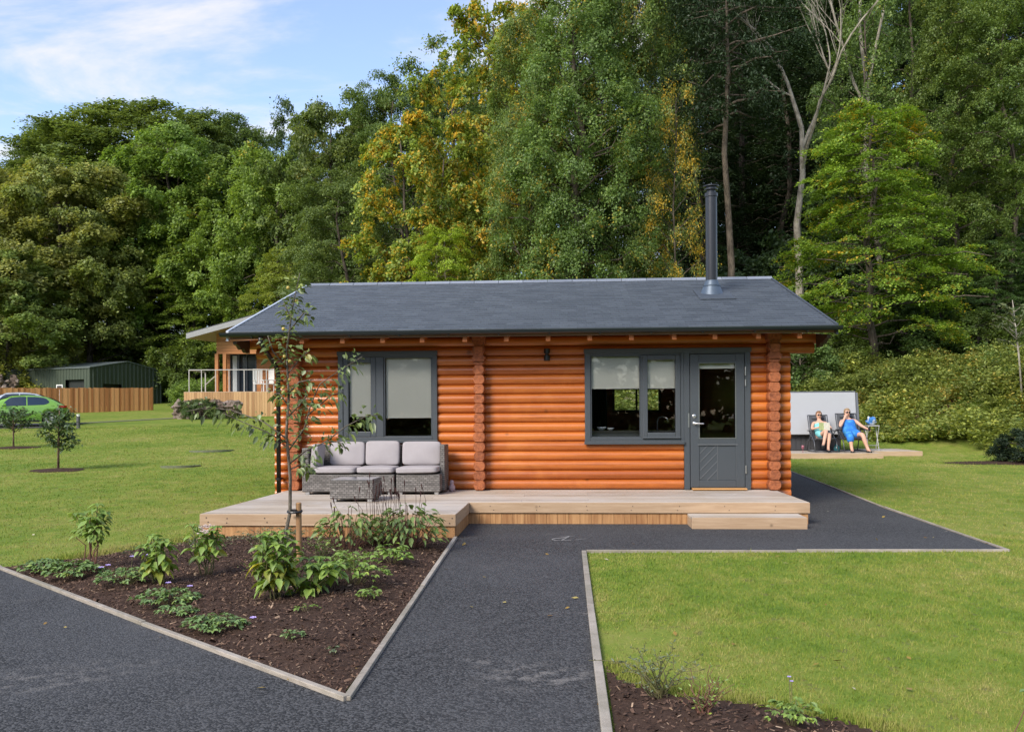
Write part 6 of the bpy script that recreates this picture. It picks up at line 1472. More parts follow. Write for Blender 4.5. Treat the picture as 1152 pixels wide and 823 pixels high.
def person(label, x, y, z, pose, clothes, hairc, s=1.0):
    t = thing('person', label, 'person', (x, y, z), 0, 'people relaxing by the hot tub')
    nd = dict(pelvis=(0, 0.06, 0.49, (0.17, 0.14)), waist=(0, 0.15, 0.64, (0.145, 0.115)), chest=(0, 0.25, 0.83, (0.165, 0.12)), neck0=(0, 0.32, 0.96, 0.062), neck=(0, 0.335, 1.02, 0.055), head=(0, 0.325, 1.10, (0.075, 0.088)), crown=(0, 0.345, 1.19, (0.070, 0.085)), top=(0, 0.35, 1.235, 0.045))
    ed = [('pelvis', 'waist'), ('waist', 'chest'), ('chest', 'neck0'), ('neck0', 'neck'), ('neck', 'head'), ('head', 'crown'), ('crown', 'top')]
    nd['nose'] = (0, 0.225, 1.115, 0.014); ed.append(('head', 'nose'))
    for sd, q in (('r', -1), ('l', 1)):
        nd[sd + 'ear'] = (q * 0.082, 0.34, 1.12, 0.016); ed.append(('head', sd + 'ear'))
        for k, p in pose[sd].items(): nd[sd + k] = p
        ed += [('chest', sd + 'sh'), (sd + 'sh', sd + 'el'), (sd + 'el', sd + 'wr'), ('pelvis', sd + 'hip'), (sd + 'hip', sd + 'kn'), (sd + 'kn', sd + 'ca'), (sd + 'ca', sd + 'an'), (sd + 'an', sd + 'he'), (sd + 'an', sd + 'ball'), (sd + 'ball', sd + 'toe')]
        hand(nd, ed, sd + 'wr', sd + 'h', *pose[sd + 'hand'])
    skin_mesh('body', nd, ed, SKIN, t)
    nd2 = {k: v for k, v in clothes['nodes'].items()}; skin_mesh(clothes['name'], nd2, clothes['edges'], clothes['mat'], t)
    # hair: cap over skull, open at the face
    bm = bmesh.new(); bmesh.ops.create_uvsphere(bm, u_segments=20, v_segments=14, radius=1)
    kill = [v for v in bm.verts if (v.co.y < -0.35 and v.co.z < 0.42) or v.co.z < -0.75]; bmesh.ops.delete(bm, geom=kill, context='VERTS')
    for v in bm.verts: q = v.co; v.co = Vector((q.x * 0.096, 0.355 + q.y * 0.108, 1.155 + q.z * 0.105 + (0.01 * math.sin(9 * q.x + 7 * q.y))))
    me = bpy.data.meshes.new('hair'); bm.to_mesh(me); bm.free(); me.materials.append(simple('hair_' + label[:8].replace(' ', '_'), hairc, 0.6, 0.3, 0, 0.3, 30)); me.polygons.foreach_set('use_smooth', [True] * len(me.polygons)); h = link('hair', me, t); h.modifiers.new('t', 'SOLIDIFY').thickness = 0.012
    m = MB()
    for q in (-1, 1): m.lathe([(0.028, 0.010), (0.030, 0.0), (0.022, -0.004)], (q * 0.034, 0.232, 1.140), 14, 'y')
    m.box(-0.012, 0.012, 0.228, 0.236, 1.146, 1.152)
    for q in (-1, 1): m.tube([(q * 0.062, 0.235, 1.148), (q * 0.088, 0.33, 1.148)], 0.004, 6)
    m.build('sunglasses', M['black'], t, smooth=False)
    m = MB(); m.tube([(-0.025, 0.247, 1.068), (0, 0.240, 1.065), (0.025, 0.247, 1.068)], 0.006, 6); m.build('mouth', simple('lips', (0.45, 0.16, 0.14), 0.5), t, smooth=True)
    for sd in 'rl':
        a, b, c = [Vector(nd[sd + k][:3]) for k in ('he', 'ball', 'toe')]
        m = MB(); m.tube([a - Vector((0, 0, 0.030)), b - Vector((0, 0, 0.022)), c - Vector((0, 0, 0.016))], [0.034, 0.044, 0.034], 10); m.tube([b + Vector((-.045, 0.01, -.01)), b + Vector((0, 0, 0.040)), b + Vector((.045, 0.01, -.01))], 0.010, 6)
        m.build('sandal', M['black'], t, smooth=True)
    t.scale = (s, s, s); return t
dz_ = 0.0
poseA = dict(   # reader: legs crossed, book held in front
    r=dict(sh=(-0.19, 0.27, 0.89, 0.055), el=(-0.29, 0.06, 0.70, 0.042), wr=(-0.12, -0.13, 0.76, 0.028), hip=(-0.10, 0.02, 0.47, 0.098), kn=(0.02, -0.40, 0.66, 0.066), ca=(-0.06, -0.52, 0.48, 0.058), an=(-0.14, -0.66, 0.26, 0.036), he=(-0.155, -0.63, 0.21, 0.034), ball=(-0.19, -0.76, 0.22, 0.034), toe=(-0.21, -0.82, 0.22, 0.022)),
    l=dict(sh=(0.19, 0.27, 0.89, 0.055), el=(0.30, 0.06, 0.70, 0.042), wr=(0.13, -0.13, 0.77, 0.028), hip=(0.10, 0.02, 0.47, 0.098), kn=(0.10, -0.42, 0.55, 0.066), ca=(0.06, -0.50, 0.35, 0.058), an=(0.02, -0.55, 0.13, 0.036), he=(0.02, -0.52, 0.085, 0.034), ball=(0.02, -0.65, 0.075, 0.034), toe=(0.02, -0.71, 0.07, 0.022)),
    rhand=((0.6, -0.5, 0.5), (0, 0, 1), (-0.3, -1, 0), 0.6), lhand=((-0.6, -0.5, 0.5), (0, 0, 1), (0.3, -1, 0), 0.6))
turq = simple('turquoise_cloth', (0.22, 0.58, 0.60), 0.85, 0.15, 0, 0.35, 16)
clA = dict(name='swimsuit', mat=turq, nodes=dict(a=(0, 0.05, 0.50, (0.185, 0.155)), b=(0, 0.15, 0.64, (0.19, 0.155)), c=(0, 0.235, 0.80, (0.21, 0.165)), d=(0, 0.26, 0.89, (0.18, 0.14)), e=(-0.10, -0.06, 0.51, 0.115), f=(-0.05, -0.22, 0.58, 0.095), g=(0.10, -0.06, 0.49, 0.112), h=(0.10, -0.20, 0.51, 0.09)), edges=[('a', 'b'), ('b', 'c'), ('c', 'd'), ('a', 'e'), ('e', 'f'), ('a', 'g'), ('g', 'h')])
person('person reclining in sunglasses and turquoise swimwear, legs crossed, holding an open magazine', cx1, cy1 - 0.02, tdz + 0.0, poseA, clA, (0.20, 0.10, 0.045), 0.94)
poseB = dict(   # blue dress: one hand at the face, other arm on the armrest with a cup
    r=dict(sh=(-0.19, 0.26, 0.89, 0.060), el=(-0.30, 0.02, 0.72, 0.046), wr=(-0.12, 0.14, 0.99, 0.030), hip=(-0.10, 0.02, 0.47, 0.105), kn=(-0.17, -0.44, 0.50, 0.072), ca=(-0.16, -0.50, 0.30, 0.062), an=(-0.15, -0.55, 0.10, 0.038), he=(-0.15, -0.52, 0.045, 0.036), ball=(-0.16, -0.66, 0.038, 0.036), toe=(-0.165, -0.72, 0.034, 0.024)),
    l=dict(sh=(0.19, 0.27, 0.90, 0.060), el=(0.33, 0.08, 0.74, 0.046), wr=(0.42, -0.14, 0.655, 0.030), hip=(0.10, 0.02, 0.47, 0.105), kn=(0.19, -0.42, 0.51, 0.072), ca=(0.24, -0.48, 0.30, 0.062), an=(0.30, -0.53, 0.10, 0.038), he=(0.30, -0.50, 0.045, 0.036), ball=(0.32, -0.64, 0.038, 0.036), toe=(0.33, -0.70, 0.034, 0.024)),
    rhand=((0.45, 0.25, 0.85), (1, 0, -0.4), (0.2, -1, 0), 0.5), lhand=((0.3, -1, -0.1), (1, 0.3, 0), (0, 0, 1), 0.9))
def _dress():
    m, nt, nd, lk = newmat('blue_dress'); v = coords(nt); c = ramp(nt, [(0.0, (0.02, 0.10, 0.40)), (0.52, (0.035, 0.19, 0.58)), (0.68, (0.10, 0.40, 0.60)), (0.76, (0.25, 0.50, 0.45))]); lk.new(noise(nt, v, 6.5, 4, 0.6), c.inputs[0]); principled(nt, c.outputs[0], 0.8, 0.15); return m
clB = dict(name='dress', mat=_dress(), nodes=dict(a=(0, 0.05, 0.50, (0.20, 0.165)), b=(0, 0.15, 0.64, (0.20, 0.165)), c=(0, 0.235, 0.80, (0.22, 0.175)), d=(0, 0.255, 0.88, (0.20, 0.155)), d2=(0, 0.27, 0.93, (0.16, 0.12)), e=(-0.10, -0.08, 0.50, 0.135), f=(-0.16, -0.38, 0.50, 0.115), f2=(-0.165, -0.47, 0.40, 0.115), f3=(-0.16, -0.51, 0.27, 0.095), g=(0.11, -0.08, 0.50, 0.13), h=(0.16, -0.30, 0.51, 0.105), s1=(-0.13, 0.29, 0.93, 0.02), s2=(0.13, 0.29, 0.93, 0.02)), edges=[('a', 'b'), ('b', 'c'), ('c', 'd'), ('d', 'd2'), ('a', 'e'), ('e', 'f'), ('f', 'f2'), ('f2', 'f3'), ('a', 'g'), ('g', 'h'), ('d2', 's1'), ('d2', 's2')])
person('person in a long blue dress with one hand raised to the face', cx2, cy2 - 0.02, tdz, poseB, clB, (0.30, 0.20, 0.11), 1.0)
# what they hold
mg = thing('magazine', 'open magazine held by the reader in turquoise', 'magazine', (cx1, cy1 - 0.24, tdz + 0.75))
for q in (-1, 1):
    m = MB(); P0 = Vector((0, 0, 0)); ang = 0.45 * q
    m.quadbox([(0, 0.02, -0.12), (q * 0.15, -0.05, -0.12), (q * 0.15, -0.044, -0.12), (0, 0.026, -0.12), (0, 0.07, 0.10), (q * 0.15, 0.0, 0.10), (q * 0.15, 0.006, 0.10), (0, 0.076, 0.10)]); m.build('page', simple('magazine_page', (0.40, 0.45, 0.20), 0.6, 0.3, 0, 0.5, 20) if q < 0 else simple('magazine_cover', (0.45, 0.43, 0.36), 0.6, 0.3, 0, 0.3, 20), mg)
cup = MB().lathe([(0.030, 0), (0.036, 0.10), (0.032, 0.10), (0.026, 0.012)], (0, 0, 0), 14).build('cup', M['black'], smooth=True, autosm=0.6); cup.location = (cx2 + 0.435, cy2 - 0.27, tdz + 0.60); tag(cup, 'dark cup in the left hand of the person in blue', 'cup')
# ================================================================== leafy plants close to the viewer
def leaves6(base, d, n, L, W, r, droop=0.35, cup=0.18):
    """folded, drooping leaf of six quads-and-triangles: base, tip and three cross rows"""
    N_ = len(base); d = unit(d); n = unit(n - d * (n * d).sum(-1, keepdims=True)); b = np.cross(d, n)
    L = L[:, None]; W = W[:, None]; dr = (droop * r.uniform(0.5, 1.4, N_))[:, None]
    def mid(t): return base + d * L * t - np.array([0, 0, 1.0]) * L * dr * t * t
    rows = [base]
    V = [mid(0.0)]
    for t, w in ((0.25, 0.36), (0.52, 0.5), (0.80, 0.28)):
        c = mid(t); V += [c - b * W * w + n * W * cup, c, c + b * W * w + n * W * cup]
    V.append(mid(1.0))
    V = np.stack(V, 1).reshape(-1, 3)
    F = [(0, 2, 1), (0, 3, 2), (1, 2, 5, 4), (2, 3, 6, 5), (4, 5, 8, 7), (5, 6, 9, 8), (7, 8, 10), (8, 9, 10)]
    tot = np.tile([len(f) for f in F], N_); flat = (np.arange(N_)[:, None] * 11 + np.concatenate([np.array(f) for f in F])[None, :]).ravel()
    return V, flat, tot
def leaf_obj(name, base, d, n, L, W, r, mat, parent, **kw):
    V, fl, tt_ = leaves6(np.array(base), np.array(d), np.array(n), np.array(L), np.array(W), r, **kw)
    return link(name, mesh_np(name, V, fl, tt_, mat, True), parent)
M['sapling_leaf'] = foliage('apple_leaf', False, (0.175, 0.24, 0.07), (0.34, 0.28, 0.03), 2.0, 0.3, 0.5, 0.12, 2.0, 0.08)
M['herb_leaf'] = foliage('herb_leaf', False, (0.225, 0.345, 0.07), (0.50, 0.44, 0.04), 4.0, 0.3, 0.35, 0.12, 3.0, 0.07)
M['herb_yellow'] = foliage('yellowing_leaf', False, (0.34, 0.38, 0.045), (0.55, 0.46, 0.04), 4.0, 0.3, 0.3, 0.4, 3.0, 0.07)
M['geranium_leaf'] = foliage('geranium_leaf', False, (0.175, 0.28, 0.09), (0.30, 0.25, 0.04), 4.0, 0.25, 0.4, 0.08, 3.0, 0.07)
M['persic_leaf'] = foliage('persicaria_leaf', False, (0.215, 0.315, 0.085), (0.45, 0.24, 0.06), 4.0, 0.3, 0.4, 0.26, 5.0, 0.07)
M['grey_leaf'] = foliage('grey_leaf', False, (0.17, 0.215, 0.125), (0.25, 0.22, 0.12), 4.0, 0.25, 0.3, 0.1, 3.0, 0.04)
M['stem'] = simple('plant_stem', (0.14, 0.13, 0.05), 0.8)
M['redstem'] = simple('red_brown_stem', (0.16, 0.075, 0.05), 0.8)
M['spike'] = simple('flower_spike', (0.060, 0.022, 0.018), 0.9)
M['purple'] = simple('purple_petal', (0.42, 0.33, 0.64), 0.7, 0.2, 0, 0.2, 8)
M['whiteflower'] = simple('faded_flower', (0.62, 0.50, 0.46), 0.8, 0.2, 0, 0.3, 20)

# ---- staked apple sapling in the bed
SX, SY = -2.56, 8.0; sz0 = 0.06
sap = thing('apple_sapling', 'young apple tree with small yellow fruit tied to the stake in the plant bed', 'tree', (SX, SY, sz0), world=True)
r = np.random.default_rng(101)
def spline(P, n=16):
    P = np.array(P, float); t = np.linspace(0, len(P) - 1, n); return np.stack([np.interp(t, np.arange(len(P)), P[:, k]) for k in range(3)], -1)
trunkP = [(-2.545, 8.0, 0.02), (-2.60, 8.0, 0.32), (-2.555, 8.0, 0.53), (-2.55, 8.0, 0.85), (-2.585, 8.0, 1.25), (-2.56, 8.0, 1.6), (-2.58, 8.0, 2.0), (-2.52, 8.0, 2.4), (-2.45, 8.0, 2.72)]
BR = [trunkP[3:],
      [(-2.57, 8.0, 1.16), (-2.74, 7.9, 1.27), (-2.93, 7.83, 1.36), (-3.10, 7.80, 1.44)],
      [(-2.58, 8.0, 1.20), (-2.85, 8.15, 1.36), (-3.20, 8.25, 1.47), (-3.45, 8.28, 1.50), (-3.66, 8.3, 1.46)],
      [(-2.56, 8.0, 1.10), (-2.40, 7.95, 1.30), (-2.33, 7.92, 1.52), (-2.24, 7.9, 1.70), (-2.05, 7.88, 1.82), (-1.84, 7.86, 1.94)],
      [(-2.55, 8.0, 0.98), (-2.36, 7.85, 1.10), (-2.15, 7.75, 1.18), (-1.95, 7.7, 1.32), (-1.78, 7.68, 1.40), (-1.64, 7.66, 1.42)],
      [(-2.15, 7.75, 1.18), (-2.02, 7.72, 1.18), (-1.98, 7.70, 1.13)],
      [(-2.36, 7.93, 1.42), (-2.15, 7.95, 1.60), (-2.05, 7.95, 1.62)],
      [(-2.555, 8.0, 0.92), (-2.44, 8.1, 0.98), (-2.38, 8.12, 0.90)],
      [(-2.58, 8.0, 1.85), (-2.68, 7.92, 2.0), (-2.72, 7.9, 2.14)], [(-2.58, 8.0, 1.78), (-2.46, 8.05, 1.95), (-2.38, 8.07, 2.02)], [(-2.54, 8.0, 2.2), (-2.40, 7.95, 2.35), (-2.33, 7.94, 2.32)], [(-2.53, 8.0, 2.3), (-2.62, 8.05, 2.45)],
      [(-2.56, 8.0, 1.5), (-2.68, 8.1, 1.62), (-2.74, 8.12, 1.62)], [(-2.57, 8.0, 1.4), (-2.42, 7.9, 1.52), (-2.36, 7.88, 1.60)], [(-2.56, 8.0, 1.62), (-2.44, 7.93, 1.72), (-2.30, 7.9, 1.74)]]
mb = MB(); mb.tube(trunkP, [0.017, 0.0165, 0.016, 0.0145, 0.0125, 0.011, 0.009, 0.006, 0.003], 9)
for b in BR[1:]: mb.tube(b, [0.0075 * (1 - 0.7 * i / len(b)) for i in range(len(b))], 6)
mb.build('trunk', bark('sapling_bark', (0.10, 0.085, 0.065), (0.24, 0.21, 0.17), 18), sap, smooth=True)
base, dd_, nn2, L_, W_ = [], [], [], [], []
dens = [250, 60, 44, 100, 84, 18, 40, 40, 40, 32, 32, 22, 22, 22, 30]
skip = {2: (0.45, 1.0)}
for b, n in zip(BR, dens):
    S_ = spline(b, 60); lo = 0.10
    for k in range(n):
        f = r.uniform(lo, 1.0) ** 0.85; i = int(f * 58); p = S_[i]; t = S_[i+1] - S_[i]; t = t / (np.linalg.norm(t) + 1e-9)
        a = r.normal(size=3); a -= t * a.dot(t); a /= np.linalg.norm(a); d = a * 0.95 + t * 0.4 + np.array([0, 0, -0.12])
        tw_ = a * r.uniform(0.005, 0.085); base.append(p + tw_); dd_.append(d); nn2.append(np.array([0, 0, 1.0]) + r.normal(0, 0.5, 3)); l = r.uniform(0.042, 0.080); L_.append(l); W_.append(l * r.uniform(0.5, 0.62))
leaf_obj('crown', base, dd_, nn2, L_, W_, r, M['sapling_leaf'], sap, droop=0.45)
for k in range(11):
    f = r.uniform(0.62, 0.98); S_ = spline(trunkP, 60); p = S_[int(f * 58)] + r.normal(0, 0.05, 3) * np.array([1, .6, .5])
    m = MB().lathe([(0.004, 0.016), (0.013, 0.012), (0.017, 0.0), (0.012, -0.013), (0.003, -0.016)], tuple(p), 10); m.build('apple', bpy.data.materials.get('apple_skin') or simple('apple_skin', (0.55, 0.42, 0.10), 0.35, 0.5, 0, 0.3, 30), sap, smooth=True)
m = MB(); m.tube([(-2.49, 8.06, 0.04), (-2.492, 8.058, 0.606)], [0.026, 0.026], 14); m.lathe([(0.026, 0.606), (0.020, 0.614)], (-2.492, 8.058, 0), 14)
stake = m.build('tree_stake', wood('stake_wood', (0.26, 0.14, 0.065), (0.42, 0.25, 0.12), 0.75, (12, 12, 1), 4, 0.3), smooth=True, autosm=0.6); tag(stake, 'round wooden stake beside the apple sapling trunk', 'stake')
m = MB(); ring = [(-2.52 + 0.062 * math.cos(a), 8.03 + 0.05 * math.sin(a), 0.535 + 0.006 * math.sin(a)) for a in [2 * PI * k / 20 for k in range(21)]]; m.tube(ring, 0.012, 6); m.box(-2.535, -2.50, 8.0, 8.06, 0.518, 0.552)
tie = m.build('tree_tie', M['black'], smooth=False); tag(tie, 'black rubber tie holding the apple sapling to its stake', 'tree tie')

def vec(*a): return np.array(a, float)
def plant(name, label, cat, x, y, z=None, group='plants in the bark bed'):
    return thing(name, label, cat, (x, y, (float(soil_z(BED1 if x < 0 else BED2, np.array(x), np.array(y))) if z is None else z)), 0, group)
def hydrangea(x, y, H, R, seed, label, nst=9, leaf=0.10, yellow=0.0, bare=0.3, flower=0, lean=(0, 0)):
    t = plant('hydrangea', label, 'shrub', x, y); r = np.random.default_rng(seed); m = MB()
    A = [[], [], [], [], []]; B = [[], [], [], [], []]; tips = []
    for k in range(nst):
        a = k * 2.4 + r.uniform(-.5, .5); f = math.sqrt((k + .6) / nst); tip = vec(math.cos(a) * R * f + lean[0], math.sin(a) * R * f + lean[1], H * r.uniform(0.72, 1.0) * (1 - .15 * f)); p0 = vec(math.cos(a) * .03, math.sin(a) * .03, -0.03)
        P = curve(p0, tip, 0, r, 6, 0.05); m.tube(P, [0.006, 0.006, .005, .004, .004, .003], 6); tips.append(tip)
        S_ = spline(P, 40)
        for j in range(int(9 + H * 22)):
            q = r.uniform(bare, 1) ** 0.7; p = S_[int(q * 39)]; az = j * 1.57 + r.uniform(-.6, .6) + k; d = vec(math.cos(az), math.sin(az), r.uniform(-0.35, 0.35)); l = leaf * r.uniform(0.6, 1.2) * (1.1 - 0.35 * q)
            T = B if (r.random() < yellow and q < 0.72) else A
            T[0].append(p + d * 0.02); T[1].append(d); T[2].append(vec(0, 0, 1) + r.normal(0, .35, 3)); T[3].append(l); T[4].append(l * 0.66)
        for j in range(5):
            az = j * 1.3 + k; d = vec(math.cos(az), math.sin(az), 0.25); l = leaf * 0.75; A[0].append(tip); A[1].append(d); A[2].append(vec(0, 0, 1)); A[3].append(l); A[4].append(l * .62)
    m.build('stem', M['redstem'] if bare > .35 else M['stem'], t, smooth=True)
    leaf_obj('foliage', *A, r, M['herb_leaf'], t, droop=0.55)
    if B[0]: leaf_obj('foliage', *B, r, M['herb_yellow'], t, droop=0.8)
    for k in range(flower):
        p = tips[k % len(tips)] + vec(0, 0, 0.03); fm = MB()
        for j in range(16): q = r.normal(0, 0.035, 3) * vec(1, 1, .5) + p; fm.lathe([(0.003, 0), (0.014, 0.004), (0.003, 0.008)], tuple(q), 5)
        fm.build('flower', M['whiteflower'], t)
    return t
def mound(x, y, R, H, seed, label, n=150, leaf=0.045, mat='geranium_leaf', flowers=(), name='geranium', cat='plant', upright=0.3):
    t = plant(name, label, cat, x, y); r = np.random.default_rng(seed)
    a = r.uniform(0, 2*PI, n); f = np.sqrt(r.random(n)); px, py = np.cos(a) * R * f, np.sin(a) * R * f * 0.8; pz = H * np.sqrt(np.clip(1 - f**2 * 0.9, 0, 1)) * r.uniform(0.45, 1.05, n) + 0.01
    m = MB()
    for k in range(0, n, 4): m.tube([(px[k] * .15, py[k] * .15, -0.02), (px[k] * .6, py[k] * .6, pz[k] * 0.8), (px[k], py[k], pz[k])], 0.0022, 4, False)
    m.build('stem', M['stem'], t)
    az = a + r.normal(0, 0.8, n); l = leaf * r.uniform(0.6, 1.3, n)
    # lobed leaf: three leaflets fanned from one point
    Bs, Ds, Ns, Ls, Ws = [], [], [], [], []
    for da, s in ((-0.85, .85), (0, 1), (0.85, .85)):
        Bs.append(np.stack([px, py, pz], -1)); Ds.append(np.stack([np.cos(az + da), np.sin(az + da), r.uniform(-.2, upright, n)], -1)); Ns.append(np.array([0, 0, 1.0]) + r.normal(0, .3, (n, 3))); Ls.append(l * s); Ws.append(l * s * 0.62)
    leaf_obj('foliage', np.concatenate(Bs), np.concatenate(Ds), np.concatenate(Ns), np.concatenate(Ls), np.concatenate(Ws), r, M[mat], t, droop=0.3)
    for (fx, fy, fz) in flowers:
        fm = MB(); fm.tube([(fx * .6, fy * .6, 0.02), (fx, fy, fz - 0.004)], 0.0018, 4, False); fm.build('stem', M['stem'], t)
        A = [[], [], [], [], []]
        for k in range(5):
            q = k * 2 * PI / 5; A[0].append(vec(fx, fy, fz)); A[1].append(vec(math.cos(q), math.sin(q), 0.25)); A[2].append(vec(-.0, -.3, 1)); A[3].append(0.024 if x < 0 else 0.011); A[4].append(0.028 if x < 0 else 0.012)
        leaf_obj('flower', *A, r, M['purple'], t, droop=0.1)
    return t
def wispy(x, y, R, H, seed, label, n=26, mat='grey_leaf', name='lavender', stem='stem', leaf=0.022, per=14, arch=0.5, lean=(0, 0)):
    t = plant(name, label, 'plant', x, y); r = np.random.default_rng(seed); m = MB(); A = [[], [], [], [], []]
    for k in range(n):
        a = r.uniform(0, 2*PI); f = r.random() ** .6; tip = vec(math.cos(a) * R * f + lean[0], math.sin(a) * R * f * .8 + lean[1], H * r.uniform(.5, 1) * (1 - .4 * f)); P = curve((r.normal(0, .02), r.normal(0, .02), -0.02), tip, arch * .3, r, 6, .06); m.tube(P, [0.0032, .003, .0026, .002, .0016, .0012], 4, False); S_ = spline(P, 30)
        for j in range(per):
            p = S_[r.integers(6, 30)]; az = r.uniform(0, 2*PI); A[0].append(p); A[1].append(vec(math.cos(az), math.sin(az), .6)); A[2].append(r.normal(size=3)); l = leaf * r.uniform(.6, 1.3); A[3].append(l); A[4].append(l * .34)
    m.build('stem', M[stem], t); leaf_obj('foliage', *A, r, M[mat], t, droop=.1); return t
def persicaria(x, y, R, H, seed, label, n=150, spikes=16, leaf=0.085, mat='persic_leaf', sp_h=0.5):
    t = plant('persicaria', label, 'plant', x, y); r = np.random.default_rng(seed); m = MB(); a = r.uniform(0, 2*PI, n); f = np.sqrt(r.random(n))
    px, py, pz = np.cos(a) * R * f, np.sin(a) * R * f * .75, H * (1 - .45 * f**2) * r.uniform(.25, 1.05, n)
    for k in range(0, n, 3): m.tube([(px[k] * .3, py[k] * .3, -.02), (px[k] * .8, py[k] * .8, pz[k] * .7), (px[k], py[k], pz[k])], 0.003, 4, False)
    m.build('stem', M['redstem'], t); l = leaf * r.uniform(.6, 1.25, n)
    leaf_obj('foliage', np.stack([px, py, pz], -1), np.stack([np.cos(a), np.sin(a), r.uniform(-.5, .5, n)], -1), np.array([0, 0, 1.0]) + r.normal(0, .4, (n, 3)), l, l * .55, r, M[mat], t, droop=.5)
    for k in range(spikes):
        q, g = r.uniform(0, 2*PI), math.sqrt(r.random()); x1, y1 = math.cos(q) * R * g, math.sin(q) * R * g * .7; h = sp_h * r.uniform(.75, 1.1); lx = r.normal(0, .03)
        s = MB(); s.tube([(x1 * .7, y1 * .7, 0), (x1, y1, h * .75), (x1 + lx, y1, h - .045)], 0.0022, 4, False); s.tube([(x1 + lx, y1, h - .05), (x1 + lx * 1.1, y1, h - .03), (x1 + lx * 1.3, y1, h + .005), (x1 + lx * 1.4, y1, h + .015)], [.003, .0068, .006, .002], 7); s.build('flower_spike', M['spike'], t, smooth=True)
    return t
hydrangea(-4.22, 7.62, 0.62, 0.17, 1, 'tall leafy shrub with bare twigs at its base at the left end of the bed', 7, 0.095, 0.05, 0.55)
hydrangea(-3.30, 6.98, 0.44, 0.13, 2, 'bright green shrub with drooping yellowing leaves in the left half of the bed', 8, 0.09, 0.5, 0.25, lean=(-.03, 0))
hydrangea(-3.12, 7.45, 0.50, 0.14, 3, 'leafy shrub topped with faded pale flowers behind the yellowing shrub', 7, 0.088, 0.1, 0.3, 3)
hydrangea(-2.17, 6.42, 0.56, 0.14, 4, 'upright lime green shrub with yellow lower leaves in front of the stake', 10, 0.092, 0.55, 0.18)
hydrangea(-1.98, 6.62, 0.30, 0.26, 5, 'low spreading shrub with large light green leaves right of the lime green one', 10, 0.10, 0.1, 0.2)
mound(-1.72, 7.05, 0.26, 0.26, 6, 'low light green leafy clump right of the spreading shrub', 90, 0.055, 'herb_leaf', (), 'leafy_clump')
persicaria(-2.28, 9.0, 0.34, 0.42, 7, 'leafy clump with orange dead leaves behind the stake', 200, 4, 0.075)
persicaria(-1.66, 9.15, 0.36, 0.46, 8, 'large persicaria clump with dark flower spikes by the deck corner', 280, 14, 0.08, sp_h=0.66)
persicaria(-2.02, 9.3, 0.30, 0.36, 9, 'reddish persicaria clump with dark spikes against the deck front', 170, 14, 0.075, sp_h=0.70)
mound(-1.62, 8.05, 0.17, 0.17, 10, 'small green clump in front of the large persicaria', 46, 0.07, 'herb_leaf', (), 'leafy_clump')
mound(-3.58, 6.98, 0.24, 0.13, 11, 'low geranium mound with lilac flowers left of the yellowing shrub', 150, 0.042, flowers=((0.0, 0.1, 0.20), (0.1, 0.12, 0.21), (-0.2, -0.02, 0.13), (-0.17, 0.03, 0.14)))
mound(-2.95, 6.35, 0.24, 0.09, 12, 'flat geranium mound in the middle of the front edge with lilac flowers', 130, 0.042, flowers=((-0.12, 0.28, 0.09), (0.15, 0.05, 0.11)))
mound(-2.30, 5.62, 0.20, 0.10, 13, 'geranium mound nearest the viewer with one lilac flower beside it', 130, 0.040, flowers=((0.24, 0.05, 0.07),))
mound(-4.72, 7.72, 0.20, 0.10, 14, 'grey green low plant at the far left tip of the bed', 80, 0.05, 'geranium_leaf', (), 'low_plant')
mound(-4.28, 7.42, 0.22, 0.13, 15, 'grey green low plant in front of the tall leafy shrub', 100, 0.055, 'geranium_leaf', (), 'low_plant')
wispy(-3.62, 8.55, 0.42, 0.26, 16, 'wispy grey green plant trailing onto the lawn edge of the bed', 30)
wispy(-2.95, 8.7, 0.45, 0.24, 17, 'wispy grey plant in front of the left end of the deck', 34)
wispy(-2.55, 7.15, 0.22, 0.26, 18, 'sparse reddish twiggy plant in the middle of the bed', 18, 'herb_leaf', 'twiggy_plant', 'redstem', 0.022, 5)
wispy(-1.95, 6.95, 0.22, 0.16, 19, 'small silver green wispy plant beneath the spreading shrub', 20)
mound(-1.68, 5.28, 0.065, 0.06, 20, 'small seedling nearest the front corner of the bed', 22, 0.032, flowers=(), name='seedling')
mound(-1.50, 6.55, 0.08, 0.08, 21, 'small seedling right of the spreading shrub', 22, 0.04, 'herb_leaf', (), 'seedling')
mound(-1.80, 6.0, 0.09, 0.04, 22, 'sparse seedling flat on the bark in front of the spreading shrub', 14, 0.03, 'herb_leaf', (), 'seedling')
mound(-1.36, 5.05, 0.04, 0.04, 23, 'tiny pale seedling beside the right edging board', 10, 0.025, 'grey_leaf', (), 'seedling')
mound(-3.05, 9.6, 0.13, 0.13, 24, 'pale green tuft against the front of the deck', 40, 0.045, 'grey_leaf', (), 'tuft')
wispy(-3.9, 8.0, 0.30, 0.22, 25, 'wispy grey plant between the tall leafy shrub and the flower topped one', 24)
wispy(-3.3, 9.3, 0.34, 0.20, 26, 'feathery grey green plant by the left front corner of the deck', 30)
wispy(-2.35, 8.3, 0.20, 0.26, 27, 'thin twiggy plant beside the foot of the stake', 18, 'herb_leaf', 'twiggy_plant', 'stem', 0.03, 8)
mound(-2.72, 6.0, 0.13, 0.07, 28, 'small geranium tuft between the two mounds at the front edge', 50, 0.036)
wispy(-1.9, 7.6, 0.26, 0.24, 29, 'airy light green plant between the spreading shrub and the persicaria', 26, 'herb_leaf', 'airy_plant', 'stem', 0.04, 9)
